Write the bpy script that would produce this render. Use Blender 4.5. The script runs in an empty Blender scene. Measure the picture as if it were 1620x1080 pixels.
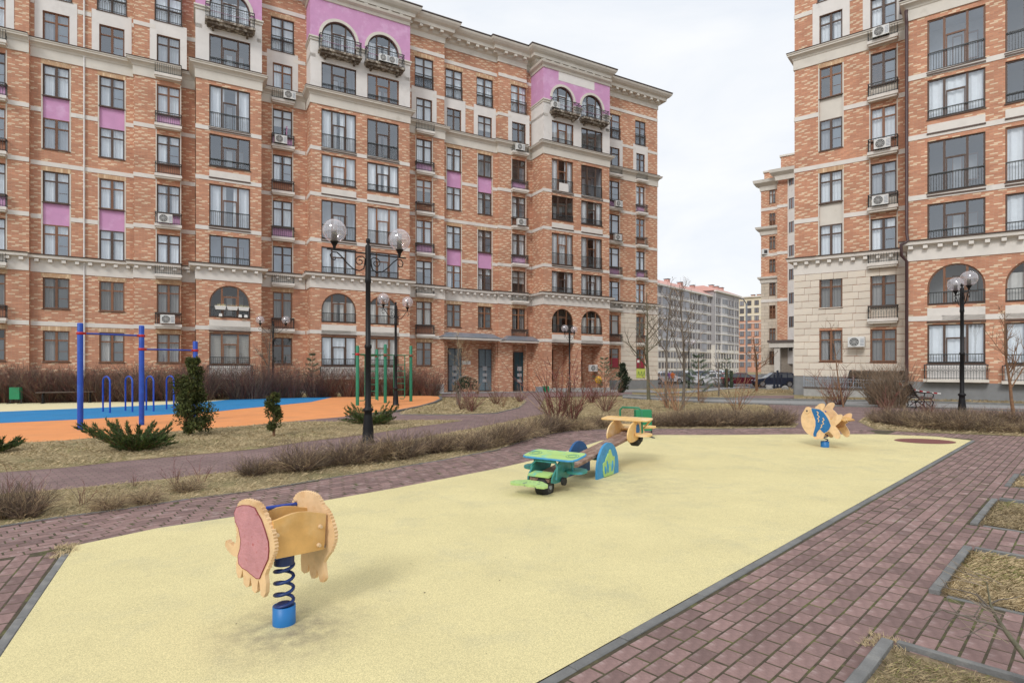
import bpy, math, random
import numpy as np
from mathutils import Vector, Matrix
R = random.Random(7)
scn = bpy.context.scene
col = scn.collection
F = 920.0      # focal length in pixels of the 1620 px wide photograph
EYE = 1.7
HZ = 580.0     # row of the horizon
# ---------------------------------------------------------------- camera
cam = bpy.data.cameras.new("camera"); cam_o = bpy.data.objects.new("camera", cam); col.objects.link(cam_o)
cam_o.location = (0, 0, EYE); cam_o.rotation_euler = (math.radians(90), 0, 0)
cam.sensor_width = 36; cam.lens = 36 * F / 1620; cam.shift_y = (HZ - 540) / 1620
cam.clip_start = .05; cam.clip_end = 3000
scn.camera = cam_o
# ---------------------------------------------------------------- world: overcast sky
w = bpy.data.worlds.new("World"); scn.world = w; w.use_nodes = True
nt = w.node_tree; nt.nodes.clear()
def N(t, typ, **kw):
    n = t.nodes.new(typ)
    for k, v in kw.items():
        if k.startswith('_'): setattr(n, k[1:], v)
        else: n.inputs[k.replace('__', ' ')].default_value = v
    return n
out = N(nt, 'ShaderNodeOutputWorld'); bg = N(nt, 'ShaderNodeBackground', Strength=1.0)
sky = N(nt, 'ShaderNodeTexSky', _sky_type='NISHITA', _sun_disc=False, _sun_elevation=math.radians(48), _sun_rotation=math.radians(200))
sk = N(nt, 'ShaderNodeVectorMath', _operation='SCALE'); sk.inputs['Scale'].default_value = .09
nt.links.new(sky.outputs[0], sk.inputs[0])
tc = N(nt, 'ShaderNodeTexCoord'); mp = N(nt, 'ShaderNodeMapping'); mp.inputs['Scale'].default_value = (1, 1, 2.6)
nz = N(nt, 'ShaderNodeTexNoise', Scale=2.3, Detail=6.0, Roughness=.55, Distortion=.4)
nt.links.new(tc.outputs['Generated'], mp.inputs[0]); nt.links.new(mp.outputs[0], nz.inputs['Vector'])
cr = N(nt, 'ShaderNodeValToRGB'); cr.color_ramp.elements[0].position = .36; cr.color_ramp.elements[0].color = (.74, .785, .85, 1)
cr.color_ramp.elements[1].position = .62; cr.color_ramp.elements[1].color = (.87, .885, .905, 1)
nt.links.new(nz.outputs[0], cr.inputs[0])
mx = N(nt, 'ShaderNodeMix', _data_type='RGBA'); mx.inputs['Factor'].default_value = .95
nt.links.new(sk.outputs[0], mx.inputs['A']); nt.links.new(cr.outputs[0], mx.inputs['B'])
nt.links.new(mx.outputs['Result'], bg.inputs[0]); nt.links.new(bg.outputs[0], out.inputs[0])
sun = bpy.data.lights.new("sun", 'SUN'); sun.energy = 1.45; sun.angle = math.radians(17); sun.color = (1, .97, .93)
sun_o = bpy.data.objects.new("sun", sun); col.objects.link(sun_o)
sun_o.rotation_euler = (math.radians(52), 0, math.radians(-24))
scn.render.engine = 'CYCLES'
scn.view_settings.view_transform = 'Standard'; scn.view_settings.look = 'None'
scn.view_settings.exposure = 0.22; scn.view_settings.gamma = 1
try: scn.view_settings.use_curve_mapping = False
except Exception: pass
scn.cycles.transparent_max_bounces = 24; scn.cycles.max_bounces = 6

# ---------------------------------------------------------------- materials
MATS = {}
def base_mat(name):
    m = bpy.data.materials.new(name); m.use_nodes = True; MATS[name] = m
    return m, m.node_tree, m.node_tree.nodes['Principled BSDF']
def mat(name, c, rough=.7, var=.15, scale=6, bump=0, bscale=40, metal=0, rnd=0, spots=None, isl=0, spec=.5, c2=None, c2pos=.55, c2scale=2.0, c2w=.15):
    m, t, b = base_mat(name)
    L = t.links.new
    tcn = N(t, 'ShaderNodeTexCoord')
    n = N(t, 'ShaderNodeTexNoise', Scale=scale, Detail=5.0, Roughness=.6); L(tcn.outputs['Object'], n.inputs['Vector'])
    mr = N(t, 'ShaderNodeMapRange'); mr.inputs['From Min'].default_value = .3; mr.inputs['From Max'].default_value = .7
    mr.inputs['To Min'].default_value = 1 - var; mr.inputs['To Max'].default_value = 1 + var
    L(n.outputs[0], mr.inputs[0]); fac = mr.outputs[0]
    if rnd:
        oi = N(t, 'ShaderNodeObjectInfo'); m2 = N(t, 'ShaderNodeMapRange'); m2.inputs['To Min'].default_value = 1 - rnd; m2.inputs['To Max'].default_value = 1 + rnd
        src = oi.outputs['Random']
        if isl:
            g = N(t, 'ShaderNodeNewGeometry'); ad = N(t, 'ShaderNodeMath', _operation='ADD'); L(g.outputs['Random Per Island'], ad.inputs[0]); L(src, ad.inputs[1])
            fr = N(t, 'ShaderNodeMath', _operation='FRACT'); L(ad.outputs[0], fr.inputs[0]); src = fr.outputs[0]
        L(src, m2.inputs[0])
        mu = N(t, 'ShaderNodeMath', _operation='MULTIPLY'); L(fac, mu.inputs[0]); L(m2.outputs[0], mu.inputs[1]); fac = mu.outputs[0]
    colr = N(t, 'ShaderNodeRGB'); colr.outputs[0].default_value = (*c, 1); src = colr.outputs[0]
    if c2:
        n2 = N(t, 'ShaderNodeTexNoise', Scale=c2scale, Detail=6.0, Roughness=.65); L(tcn.outputs['Object'], n2.inputs['Vector'])
        r2 = N(t, 'ShaderNodeMapRange'); r2.inputs['From Min'].default_value = c2pos; r2.inputs['From Max'].default_value = c2pos + c2w
        L(n2.outputs[0], r2.inputs[0])
        mm = N(t, 'ShaderNodeMix', _data_type='RGBA'); L(r2.outputs[0], mm.inputs['Factor']); L(src, mm.inputs['A']); mm.inputs['B'].default_value = (*c2, 1); src = mm.outputs['Result']
    sc = N(t, 'ShaderNodeVectorMath', _operation='SCALE'); L(src, sc.inputs[0]); L(fac, sc.inputs['Scale'])
    L(sc.outputs[0], b.inputs['Base Color'])
    b.inputs['Roughness'].default_value = rough; b.inputs['Metallic'].default_value = metal
    b.inputs['Specular IOR Level'].default_value = spec
    if bump:
        n3 = N(t, 'ShaderNodeTexNoise', Scale=bscale, Detail=4.0); L(tcn.outputs['Object'], n3.inputs['Vector'])
        bp = N(t, 'ShaderNodeBump', Strength=bump, Distance=.02); L(n3.outputs[0], bp.inputs['Height']); L(bp.outputs[0], b.inputs['Normal'])
    return m

def brick_mat(name, ca, cb, cream, mortar, bw=.5, rh=.085, th=.68, msize=.008, var=.17):
    m, t, b = base_mat(name); L = t.links.new
    tcn = N(t, 'ShaderNodeTexCoord'); sp = N(t, 'ShaderNodeSeparateXYZ'); L(tcn.outputs['Object'], sp.inputs[0])
    ad = N(t, 'ShaderNodeMath', _operation='ADD'); L(sp.outputs['X'], ad.inputs[0]); L(sp.outputs['Y'], ad.inputs[1])
    cb_ = N(t, 'ShaderNodeCombineXYZ'); L(ad.outputs[0], cb_.inputs['X']); L(sp.outputs['Z'], cb_.inputs['Y'])
    br = N(t, 'ShaderNodeTexBrick', Scale=1.0); br.offset = .5; br.offset_frequency = 2; br.squash = 1
    br.inputs['Color1'].default_value = (0, 0, 0, 1); br.inputs['Color2'].default_value = (1, 1, 1, 1); br.inputs['Mortar'].default_value = (0, 0, 0, 1)
    br.inputs['Mortar Size'].default_value = msize; br.inputs['Mortar Smooth'].default_value = .1; br.inputs['Brick Width'].default_value = bw; br.inputs['Row Height'].default_value = rh
    L(cb_.outputs[0], br.inputs['Vector'])
    # warp-free ramp: most bricks orange to brown, some cream
    def M_(op, p, q=None):
        n_ = N(t, 'ShaderNodeMath', _operation=op)
        for k, v in enumerate((p, q)):
            if v is None: continue
            if isinstance(v, (int, float)): n_.inputs[k].default_value = v
            else: L(v, n_.inputs[k])
        return n_.outputs[0]
    row = M_('FLOOR', M_('DIVIDE', sp.outputs['Z'], rh)); odd = M_('FLOORED_MODULO', row, 2.0)
    colm = M_('FLOOR', M_('ADD', M_('DIVIDE', ad.outputs[0], bw), M_('MULTIPLY', M_('SUBTRACT', 1.0, odd), .5)))
    cv = N(t, 'ShaderNodeCombineXYZ'); L(colm, cv.inputs['X']); L(row, cv.inputs['Y'])
    wn = N(t, 'ShaderNodeTexWhiteNoise', _noise_dimensions='2D'); L(cv.outputs[0], wn.inputs['Vector'])
    md = M_('FLOORED_MODULO', M_('ADD', colm, M_('FLOOR', M_('MULTIPLY', row, .5))), 3.0)
    cre = M_('MULTIPLY', M_('LESS_THAN', md, .5), M_('LESS_THAN', wn.outputs['Value'], 1 - th if th > .85 else .56))
    rp = N(t, 'ShaderNodeMix', _data_type='RGBA'); L(wn.outputs['Value'], rp.inputs['Factor']); rp.inputs['A'].default_value = (*ca, 1); rp.inputs['B'].default_value = (*cb, 1)
    r2 = N(t, 'ShaderNodeMix', _data_type='RGBA'); L(cre, r2.inputs['Factor']); L(rp.outputs['Result'], r2.inputs['A']); r2.inputs['B'].default_value = (*cream, 1)
    mm = N(t, 'ShaderNodeMix', _data_type='RGBA'); L(br.outputs['Fac'], mm.inputs['Factor']); L(r2.outputs['Result'], mm.inputs['A']); mm.inputs['B'].default_value = (*mortar, 1)
    n = N(t, 'ShaderNodeTexNoise', Scale=.6, Detail=5.0, Roughness=.65); L(tcn.outputs['Object'], n.inputs['Vector'])
    mr = N(t, 'ShaderNodeMapRange'); mr.inputs['From Min'].default_value = .3; mr.inputs['From Max'].default_value = .7; mr.inputs['To Min'].default_value = 1 - var; mr.inputs['To Max'].default_value = 1 + var
    L(n.outputs[0], mr.inputs[0])
    sc = N(t, 'ShaderNodeVectorMath', _operation='SCALE'); L(mm.outputs['Result'], sc.inputs[0]); L(mr.outputs[0], sc.inputs['Scale']); L(sc.outputs[0], b.inputs['Base Color'])
    b.inputs['Roughness'].default_value = .85
    bp = N(t, 'ShaderNodeBump', Strength=.5, Distance=.01, _invert=True); L(br.outputs['Fac'], bp.inputs['Height']); L(bp.outputs[0], b.inputs['Normal'])
    return m
brick_mat('brick', (.60, .285, .17), (.46, .20, .12), (.73, .55, .38), (.50, .34, .24), bw=.33, rh=.072, th=.79)
brick_mat('brick_red', (.42, .18, .105), (.34, .135, .08), (.62, .38, .24), (.40, .26, .18), bw=.4, rh=.078, th=.9)
brick_mat('brick_tan', (.60, .42, .26), (.50, .3, .17), (.68, .5, .32), (.42, .3, .2), bw=.12, rh=.3, th=.6)
mat('cream', (.64, .60, .535), .8, .07, 1.2, .1, 30, c2=(.5, .46, .40), c2pos=.6, c2scale=.9)
mat('white_band', (.70, .66, .61), .8, .06, 2, c2=(.54, .51, .47), c2pos=.58, c2scale=.7)
mat('white_plaster', (.71, .68, .65), .85, .05, 1.5, c2=(.6, .56, .53), c2pos=.6, c2scale=1.2)
mat('pink', (.58, .30, .50), .85, .06, 1.5, c2=(.66, .40, .6), c2pos=.52, c2scale=1.1)
mat('pink_light', (.62, .36, .58), .85, .06, 1.5, c2=(.72, .48, .68), c2pos=.5, c2scale=.8)
mat('maroon', (.22, .06, .07), .8)
mat('stone', (.69, .62, .525), .85, .08, 1.5, .15, 12, rnd=.06, c2=(.62, .53, .42), c2pos=.55, c2scale=.8, c2w=.3)
mat('stone_joint', (.33, .28, .23), .9)
mat('plinth', (.22, .225, .23), .8, .1, 3, .1)
mat('plinth_light', (.36, .355, .34), .8, .12, 3, .1, rnd=.06)
mat('roof_dark', (.10, .075, .065), .6)
mat('frame', (.19, .085, .042), .5, .15, 3, rnd=.3)
mat('frame_dark', (.085, .048, .032), .5, .15, 3)
mat('rail', (.05, .055, .055), .5, .1)
mat('rail_grey', (.22, .22, .21), .6, .1)
mat('pipe', (.06, .028, .03), .45)
mat('pipe_white', (.7, .68, .66), .6)
mat('curtain_white', (.90, .91, .92), .9, .06, 3, rnd=.12)
mat('curtain_grey', (.42, .43, .45), .9, .08, 3, rnd=.25)
mat('blind', (.72, .71, .68), .8, .05, rnd=.1)
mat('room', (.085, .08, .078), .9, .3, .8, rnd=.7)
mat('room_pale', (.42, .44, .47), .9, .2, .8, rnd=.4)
mat('black_metal', (.007, .007, .008), .5, .2, 8, spec=.3)
mat('dark_metal', (.05, .05, .052), .5, .2, 8)
mat('asphalt', (.30, .30, .295), .9, .1, 3, .2, 60)
mat('asphalt_dark', (.10, .10, .105), .9, .12, 2, .2, 60)
mat('kerb', (.18, .18, .175), .9, .14, 9, .3, 70, rnd=.12, c2=(.24, .235, .22), c2pos=.55, c2scale=5)
mat('paver', (.240, .152, .138),   .88, .16, 22, .35, 90, rnd=.25, isl=1, c2=(.38, .29, .275), c2pos=.54, c2scale=6, c2w=.2)
mat('joint', (.075, .060, .035), .95, .35, 12, .4, 60, c2=(.11, .115, .035), c2pos=.5, c2scale=3)
mat('soil', (.17, .125, .075), .95, .35, 5, .6, 40, c2=(.32, .25, .14), c2pos=.48, c2scale=4)
mat('rubber_orange', (.78, .31, .11), .9, .07, 1.2, .3, 120, c2=(.66, .30, .14), c2pos=.52, c2scale=.9, c2w=.3)
mat('rubber_blue', (.014, .21, .47), .9, .08, 1.2, .3, 120, c2=(.05, .22, .40), c2pos=.54, c2scale=.8, c2w=.3)
mat('rubber_cream', (.76, .68, .42), .9, .05, 2, .3, 120)
mat('rubber_maroon', (.20, .07, .06), .9, .1, 3, .3, 120)
mat('straw', (.47, .365, .21), .9, .2, 2, rnd=.28, isl=1)
mat('straw_dark', (.33, .255, .145), .9, .2, 3, rnd=.3, isl=1)
mat('grass_green', (.20, .20, .065), .9, .3, 3, rnd=.4, isl=1)
mat('twig_brown', (.215, .145, .092), .9, .3, 2, rnd=.45, isl=1)
mat('twig_grey', (.185, .145, .105), .9, .3, 2, rnd=.45, isl=1)
mat('twig_dark', (.105, .072, .058), .9, .3, 2, rnd=.4, isl=1)
mat('twig_straw', (.42, .31, .18), .9, .3, 2, rnd=.4, isl=1)
mat('twig_red', (.17, .055, .045), .7, .3, 2, rnd=.35, isl=1)
mat('twig_orange', (.33, .16, .08), .8, .3, 2, rnd=.35, isl=1)
mat('bark', (.15, .125, .10), .95, .3, 12, .6, 30)
mat('bark_brown', (.22, .12, .065), .9, .3, 12, .5, 30)
mat('bark_green', (.13, .12, .075), .9, .35, 12, .5, 30)
mat('thuja', (.055, .068, .012), .8, .3, 3, rnd=.5, isl=1, c2=(.13, .085, .018), c2pos=.56, c2scale=5)
mat('juniper', (.045, .075, .015), .8, .3, 3, rnd=.5, isl=1, c2=(.11, .12, .02), c2pos=.52, c2scale=5)
mat('pine', (.09, .13, .07), .8, .3, 3, rnd=.5, isl=1)
mat('evergreen_dark', (.03, .045, .02), .8, .3, 3, rnd=.5, isl=1)
mat('paint_blue', (.008, .06, .40), .4, .12, 6, c2=(.02, .1, .42), c2scale=3)
mat('paint_blue_light', (.01, .15, .42), .45, .12, 6)
mat('spring_blue', (.008, .03, .14), .4, .3, 6)
mat('paint_red', (.42, .015, .02), .45)
mat('paint_green', (.015, .19, .10), .45, .15, 5)
mat('bin_green', (.012, .20, .085), .6, .1, 3)
mat('plywood', (.66, .385, .13), .45, .14, 7, .15, 20, c2=(.70, .47, .22), c2pos=.5, c2scale=3, c2w=.2)
mat('plywood_pale', (.755, .52, .29), .5, .13, 9, .15, 30, c2=(.62, .36, .16), c2pos=.54, c2scale=6, c2w=.2)
mat('pink_rim', (.22, .03, .04), .6)
mat('pink_worn', (.53, .245, .265), .6, .12, 9, .35, 60, c2=(.44, .12, .12), c2pos=.60, c2scale=30, c2w=.12)
mat('blue_inlay', (.012, .14, .36), .6, .15, 9)
mat('bolt', (.62, .45, .27), .4)
mat('teal', (.03, .20, .17), .5, .2, 9, c2=(.05, .26, .36), c2pos=.55, c2scale=6)
mat('lime', (.40, .60, .19), .6, .1, 9, c2=(.16, .50, .42), c2pos=.56, c2scale=5, c2w=.12)
mat('lime_worn', (.38, .56, .20), .6, .1, 9, c2=(.16, .2, .16), c2pos=.56, c2scale=14, c2w=.06)
mat('sky_blue', (.045, .27, .52), .55, .1, 9, c2=(.03, .2, .40), c2pos=.55, c2scale=5)
mat('deep_blue', (.012, .10, .27), .5, .2, 9)
mat('plank', (.24, .145, .105), .7, .3, 9, .3, 40, c2=(.38, .28, .22), c2pos=.5, c2scale=6)
mat('yellow_wood', (.78, .50, .19), .5, .1, 9, c2=(.80, .60, .36), c2pos=.5, c2scale=4)
mat('tyre', (.014, .014, .015), .7, .3, 12, .2, 60)
mat('wood_dark', (.10, .075, .06), .7, .3, 12, .3, 30)
mat('ac_white', (.66, .665, .65), .45, .05)
mat('white_plastic', (.78, .77, .74), .5, .04)
mat('grey_metal', (.30, .33, .37), .4, .1, metal=.3)
mat('zinc', (.30, .34, .40), .35, .12, 4, metal=.5)
mat('door_teal', (.012, .05, .065), .35)
mat('door_blue', (.13, .175, .205), .4)
mat('paint_suv', (.022, .032, .058), .2, .05)
mat('paint_maroon', (.085, .008, .018), .25, .05)
mat('paint_silver', (.62, .63, .65), .3, .03)
mat('paint_grey', (.12, .125, .13), .3, .05)
mat('car_glass', (.10, .115, .13), .06, .05)
mat('tail_light', (.6, .02, .03), .3)
mat('head_light', (.8, .8, .8), .2)
mat('alloy', (.35, .35, .36), .35, metal=.6)
mat('far_grey', (.56, .545, .54), .9, .06, .3, rnd=.03)
mat('far_grey_dark', (.38, .365, .37), .9, .06, .3)
mat('far_cream', (.70, .66, .60), .9, .06, .3)
mat('far_yellow', (.68, .60, .46), .9, .05, .3)
mat('far_roof', (.60, .34, .29), .8, .08, .3)
mat('far_orange', (.56, .30, .21), .9, .1, .5)
mat('screen_net', (.17, .20, .235), .6, .1, 3, rnd=.4)
mat('far_glass', (.20, .20, .22), .3, .2, .3, rnd=.6)
mat('skin', (.55, .35, .26), .6)
mat('cloth_white', (.7, .68, .66), .9)
mat('cloth_dark', (.05, .05, .07), .9)
mat('cloth_orange', (.75, .2, .05), .9)
mat('cloth_violet', (.22, .12, .4), .9)
mat('poster_lime', (.55, .62, .12), .7)
mat('poster_red', (.3, .03, .05), .7)
mat('yellow_thing', (.8, .42, .03), .6)
mat('flower', (.55, .5, .3), .9, rnd=.3)
mat('lichen', (.13, .10, .075), .95, .3, 6, c2=(.42, .38, .32), c2pos=.5, c2scale=3, c2w=.1)

brick_mat('stone_wall', (.62, .54, .44), (.55, .47, .37), (.66, .6, .5), (.36, .3, .24), bw=.95, rh=.45, th=.95, msize=.02)
def yellow_surface():
    m, t, b = base_mat('rubber_yellow'); L = t.links.new
    tcn = N(t, 'ShaderNodeTexCoord')
    def nz(s, d=5.0, r=.6):
        n = N(t, 'ShaderNodeTexNoise', Scale=s, Detail=d, Roughness=r); L(tcn.outputs['Object'], n.inputs['Vector']); return n.outputs[0]
    def mrr(src, a, b_, c, d):
        q = N(t, 'ShaderNodeMapRange'); q.inputs['From Min'].default_value = a; q.inputs['From Max'].default_value = b_; q.inputs['To Min'].default_value = c; q.inputs['To Max'].default_value = d; L(src, q.inputs[0]); return q.outputs[0]
    def mul(a, b_):
        q = N(t, 'ShaderNodeMath', _operation='MULTIPLY'); L(a, q.inputs[0]); L(b_, q.inputs[1]); return q.outputs[0]
    fac = mul(mrr(nz(.9, 6.0, .65), .3, .7, .93, 1.06), mul(mrr(nz(160, 2.0), .35, .65, .80, 1.17), mrr(nz(420, 1.0), .35, .65, .86, 1.14)))
    blot = mrr(nz(1.3, 8.0, .72), .50, .74, 0, .75)
    spk = mrr(nz(70, 1.0, .4), .765, .79, 0, .6)
    # worn grey patch round the rocker foot
    vm = N(t, 'ShaderNodeVectorMath', _operation='DISTANCE'); L(tcn.outputs['Object'], vm.inputs[0]); vm.inputs[1].default_value = (-1.42, 3.72, .016)
    wr = mul(mrr(vm.outputs['Value'], .08, .6, .85, 0), mrr(nz(9, 4.0), .35, .65, .25, 1.2))
    v2 = N(t, 'ShaderNodeVectorMath', _operation='DISTANCE'); L(tcn.outputs['Object'], v2.inputs[0]); v2.inputs[1].default_value = (1.5, 8.4, .016)
    wr2 = mul(mrr(v2.outputs['Value'], .3, 1.6, .42, 0), mrr(nz(5, 4.0), .4, .65, .0, 1.0))
    def mixc(fa, a, bcol):
        q = N(t, 'ShaderNodeMix', _data_type='RGBA'); L(fa, q.inputs['Factor'])
        if isinstance(a, tuple): q.inputs['A'].default_value = (*a, 1)
        else: L(a, q.inputs['A'])
        q.inputs['B'].default_value = (*bcol, 1); return q.outputs['Result']
    c = mixc(blot, (.70, .615, .33), (.56, .51, .31)); c = mixc(wr, c, (.36, .31, .20)); c = mixc(wr2, c, (.42, .36, .24)); c = mixc(spk, c, (.16, .13, .08))
    sc = N(t, 'ShaderNodeVectorMath', _operation='SCALE'); L(c, sc.inputs[0]); L(fac, sc.inputs['Scale']); L(sc.outputs[0], b.inputs['Base Color'])
    b.inputs['Roughness'].default_value = .95; b.inputs['Specular IOR Level'].default_value = .15
    bp = N(t, 'ShaderNodeBump', Strength=.35, Distance=.004); L(nz(260, 2.0), bp.inputs['Height']); L(bp.outputs[0], b.inputs['Normal'])
yellow_surface()

def paver_far():
    m, t, b = base_mat('paver_far'); L = t.links.new
    tcn = N(t, 'ShaderNodeTexCoord'); mp = N(t, 'ShaderNodeMapping'); mp.inputs['Rotation'].default_value = (0, 0, math.radians(-45)); L(tcn.outputs['Object'], mp.inputs[0])
    br = N(t, 'ShaderNodeTexBrick', Scale=1.0); br.inputs['Color1'].default_value = (.255, .17, .158, 1); br.inputs['Color2'].default_value = (.205, .128, .126, 1); br.inputs['Mortar'].default_value = (.13, .10, .08, 1)
    br.inputs['Mortar Size'].default_value = .008; br.inputs['Brick Width'].default_value = .2; br.inputs['Row Height'].default_value = .1; L(mp.outputs[0], br.inputs['Vector'])
    n = N(t, 'ShaderNodeTexNoise', Scale=1.3, Detail=5.0); L(tcn.outputs['Object'], n.inputs['Vector'])
    mr = N(t, 'ShaderNodeMapRange'); mr.inputs['From Min'].default_value = .3; mr.inputs['From Max'].default_value = .7; mr.inputs['To Min'].default_value = .85; mr.inputs['To Max'].default_value = 1.15; L(n.outputs[0], mr.inputs[0])
    sc = N(t, 'ShaderNodeVectorMath', _operation='SCALE'); L(br.outputs['Color'], sc.inputs[0]); L(mr.outputs[0], sc.inputs['Scale']); L(sc.outputs[0], b.inputs['Base Color']); b.inputs['Roughness'].default_value = .9
paver_far()
def lawn_mat():
    m, t, b = base_mat('lawn'); L = t.links.new
    tcn = N(t, 'ShaderNodeTexCoord')
    n = N(t, 'ShaderNodeTexNoise', Scale=.9, Detail=9.0, Roughness=.7); L(tcn.outputs['Object'], n.inputs['Vector'])
    r = N(t, 'ShaderNodeValToRGB'); e = r.color_ramp.elements; e[0].position = .34; e[0].color = (.15, .14, .055, 1); e[1].position = .62; e[1].color = (.40, .31, .165, 1)
    x = e.new(.48); x.color = (.29, .235, .115, 1); L(n.outputs[0], r.inputs[0])
    n2 = N(t, 'ShaderNodeTexNoise', Scale=28, Detail=6.0, Roughness=.7); L(tcn.outputs['Object'], n2.inputs['Vector'])
    mr = N(t, 'ShaderNodeMapRange'); mr.inputs['From Min'].default_value = .3; mr.inputs['From Max'].default_value = .7; mr.inputs['To Min'].default_value = .55; mr.inputs['To Max'].default_value = 1.35; L(n2.outputs[0], mr.inputs[0])
    sc = N(t, 'ShaderNodeVectorMath', _operation='SCALE'); L(r.outputs[0], sc.inputs[0]); L(mr.outputs[0], sc.inputs['Scale']); L(sc.outputs[0], b.inputs['Base Color']); b.inputs['Roughness'].default_value = .95
    bp = N(t, 'ShaderNodeBump', Strength=.6, Distance=.03); L(n2.outputs[0], bp.inputs['Height']); L(bp.outputs[0], b.inputs['Normal'])
lawn_mat()
def glass(name, base, tint, rough=.02, ior=1.5, gmin=.1, milk=0):
    m, t, b = base_mat(name); L = t.links.new; t.nodes.remove(b)
    o = t.nodes['Material Output']
    tr = N(t, 'ShaderNodeBsdfTransparent'); tr.inputs[0].default_value = (*tint, 1)
    gl = N(t, 'ShaderNodeBsdfGlossy'); gl.inputs['Color'].default_value = (*base, 1); gl.inputs['Roughness'].default_value = rough
    lw0 = N(t, 'ShaderNodeLayerWeight'); lw0.inputs['Blend'].default_value = .5; lw = N(t, 'ShaderNodeMath', _operation='POWER'); L(lw0.outputs['Facing'], lw.inputs[0]); lw.inputs[1].default_value = 3.5; l3 = N(t, 'ShaderNodeMath', _operation='MULTIPLY'); L(lw.outputs[0], l3.inputs[0]); l3.inputs[1].default_value = ior - .9
    ad = N(t, 'ShaderNodeMath', _operation='ADD', _use_clamp=True); ad.inputs[1].default_value = gmin; L(l3.outputs[0], ad.inputs[0])
    tcn = N(t, 'ShaderNodeTexCoord'); n = N(t, 'ShaderNodeTexNoise', Scale=1.1, Detail=1.0); L(tcn.outputs['Object'], n.inputs['Vector'])
    bp = N(t, 'ShaderNodeBump', Strength=.04, Distance=.05); L(n.outputs[0], bp.inputs['Height']); L(bp.outputs[0], gl.inputs['Normal'])
    mx = N(t, 'ShaderNodeMixShader'); L(ad.outputs[0], mx.inputs[0]); L(tr.outputs[0], mx.inputs[1]); L(gl.outputs[0], mx.inputs[2]); L(mx.outputs[0], o.inputs[0])
    if milk:
        df = N(t, 'ShaderNodeBsdfDiffuse'); df.inputs[0].default_value = (.85, .83, .85, 1); m2 = N(t, 'ShaderNodeMixShader'); m2.inputs[0].default_value = milk; L(mx.outputs[0], m2.inputs[1]); L(df.outputs[0], m2.inputs[2]); L(m2.outputs[0], o.inputs[0])
glass('pane', (.82, .88, .95), (.90, .93, .95), gmin=.23)
glass('pane_low', (.60, .60, .60), (.80, .80, .78), gmin=.14)  # gloss darkened to stand in for dark reflections of unbuilt surroundings
glass('globe', (1, .98, 1), (.92, .90, .92), .03, 1.75, .15, .16)
glass('globe_inner', (1, 1, 1), (.86, .86, .88), .15, 1.4, .30)
glass('canopy_plastic', (.5, .5, .5), (.32, .28, .25), .15, 1.5, .02)

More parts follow.
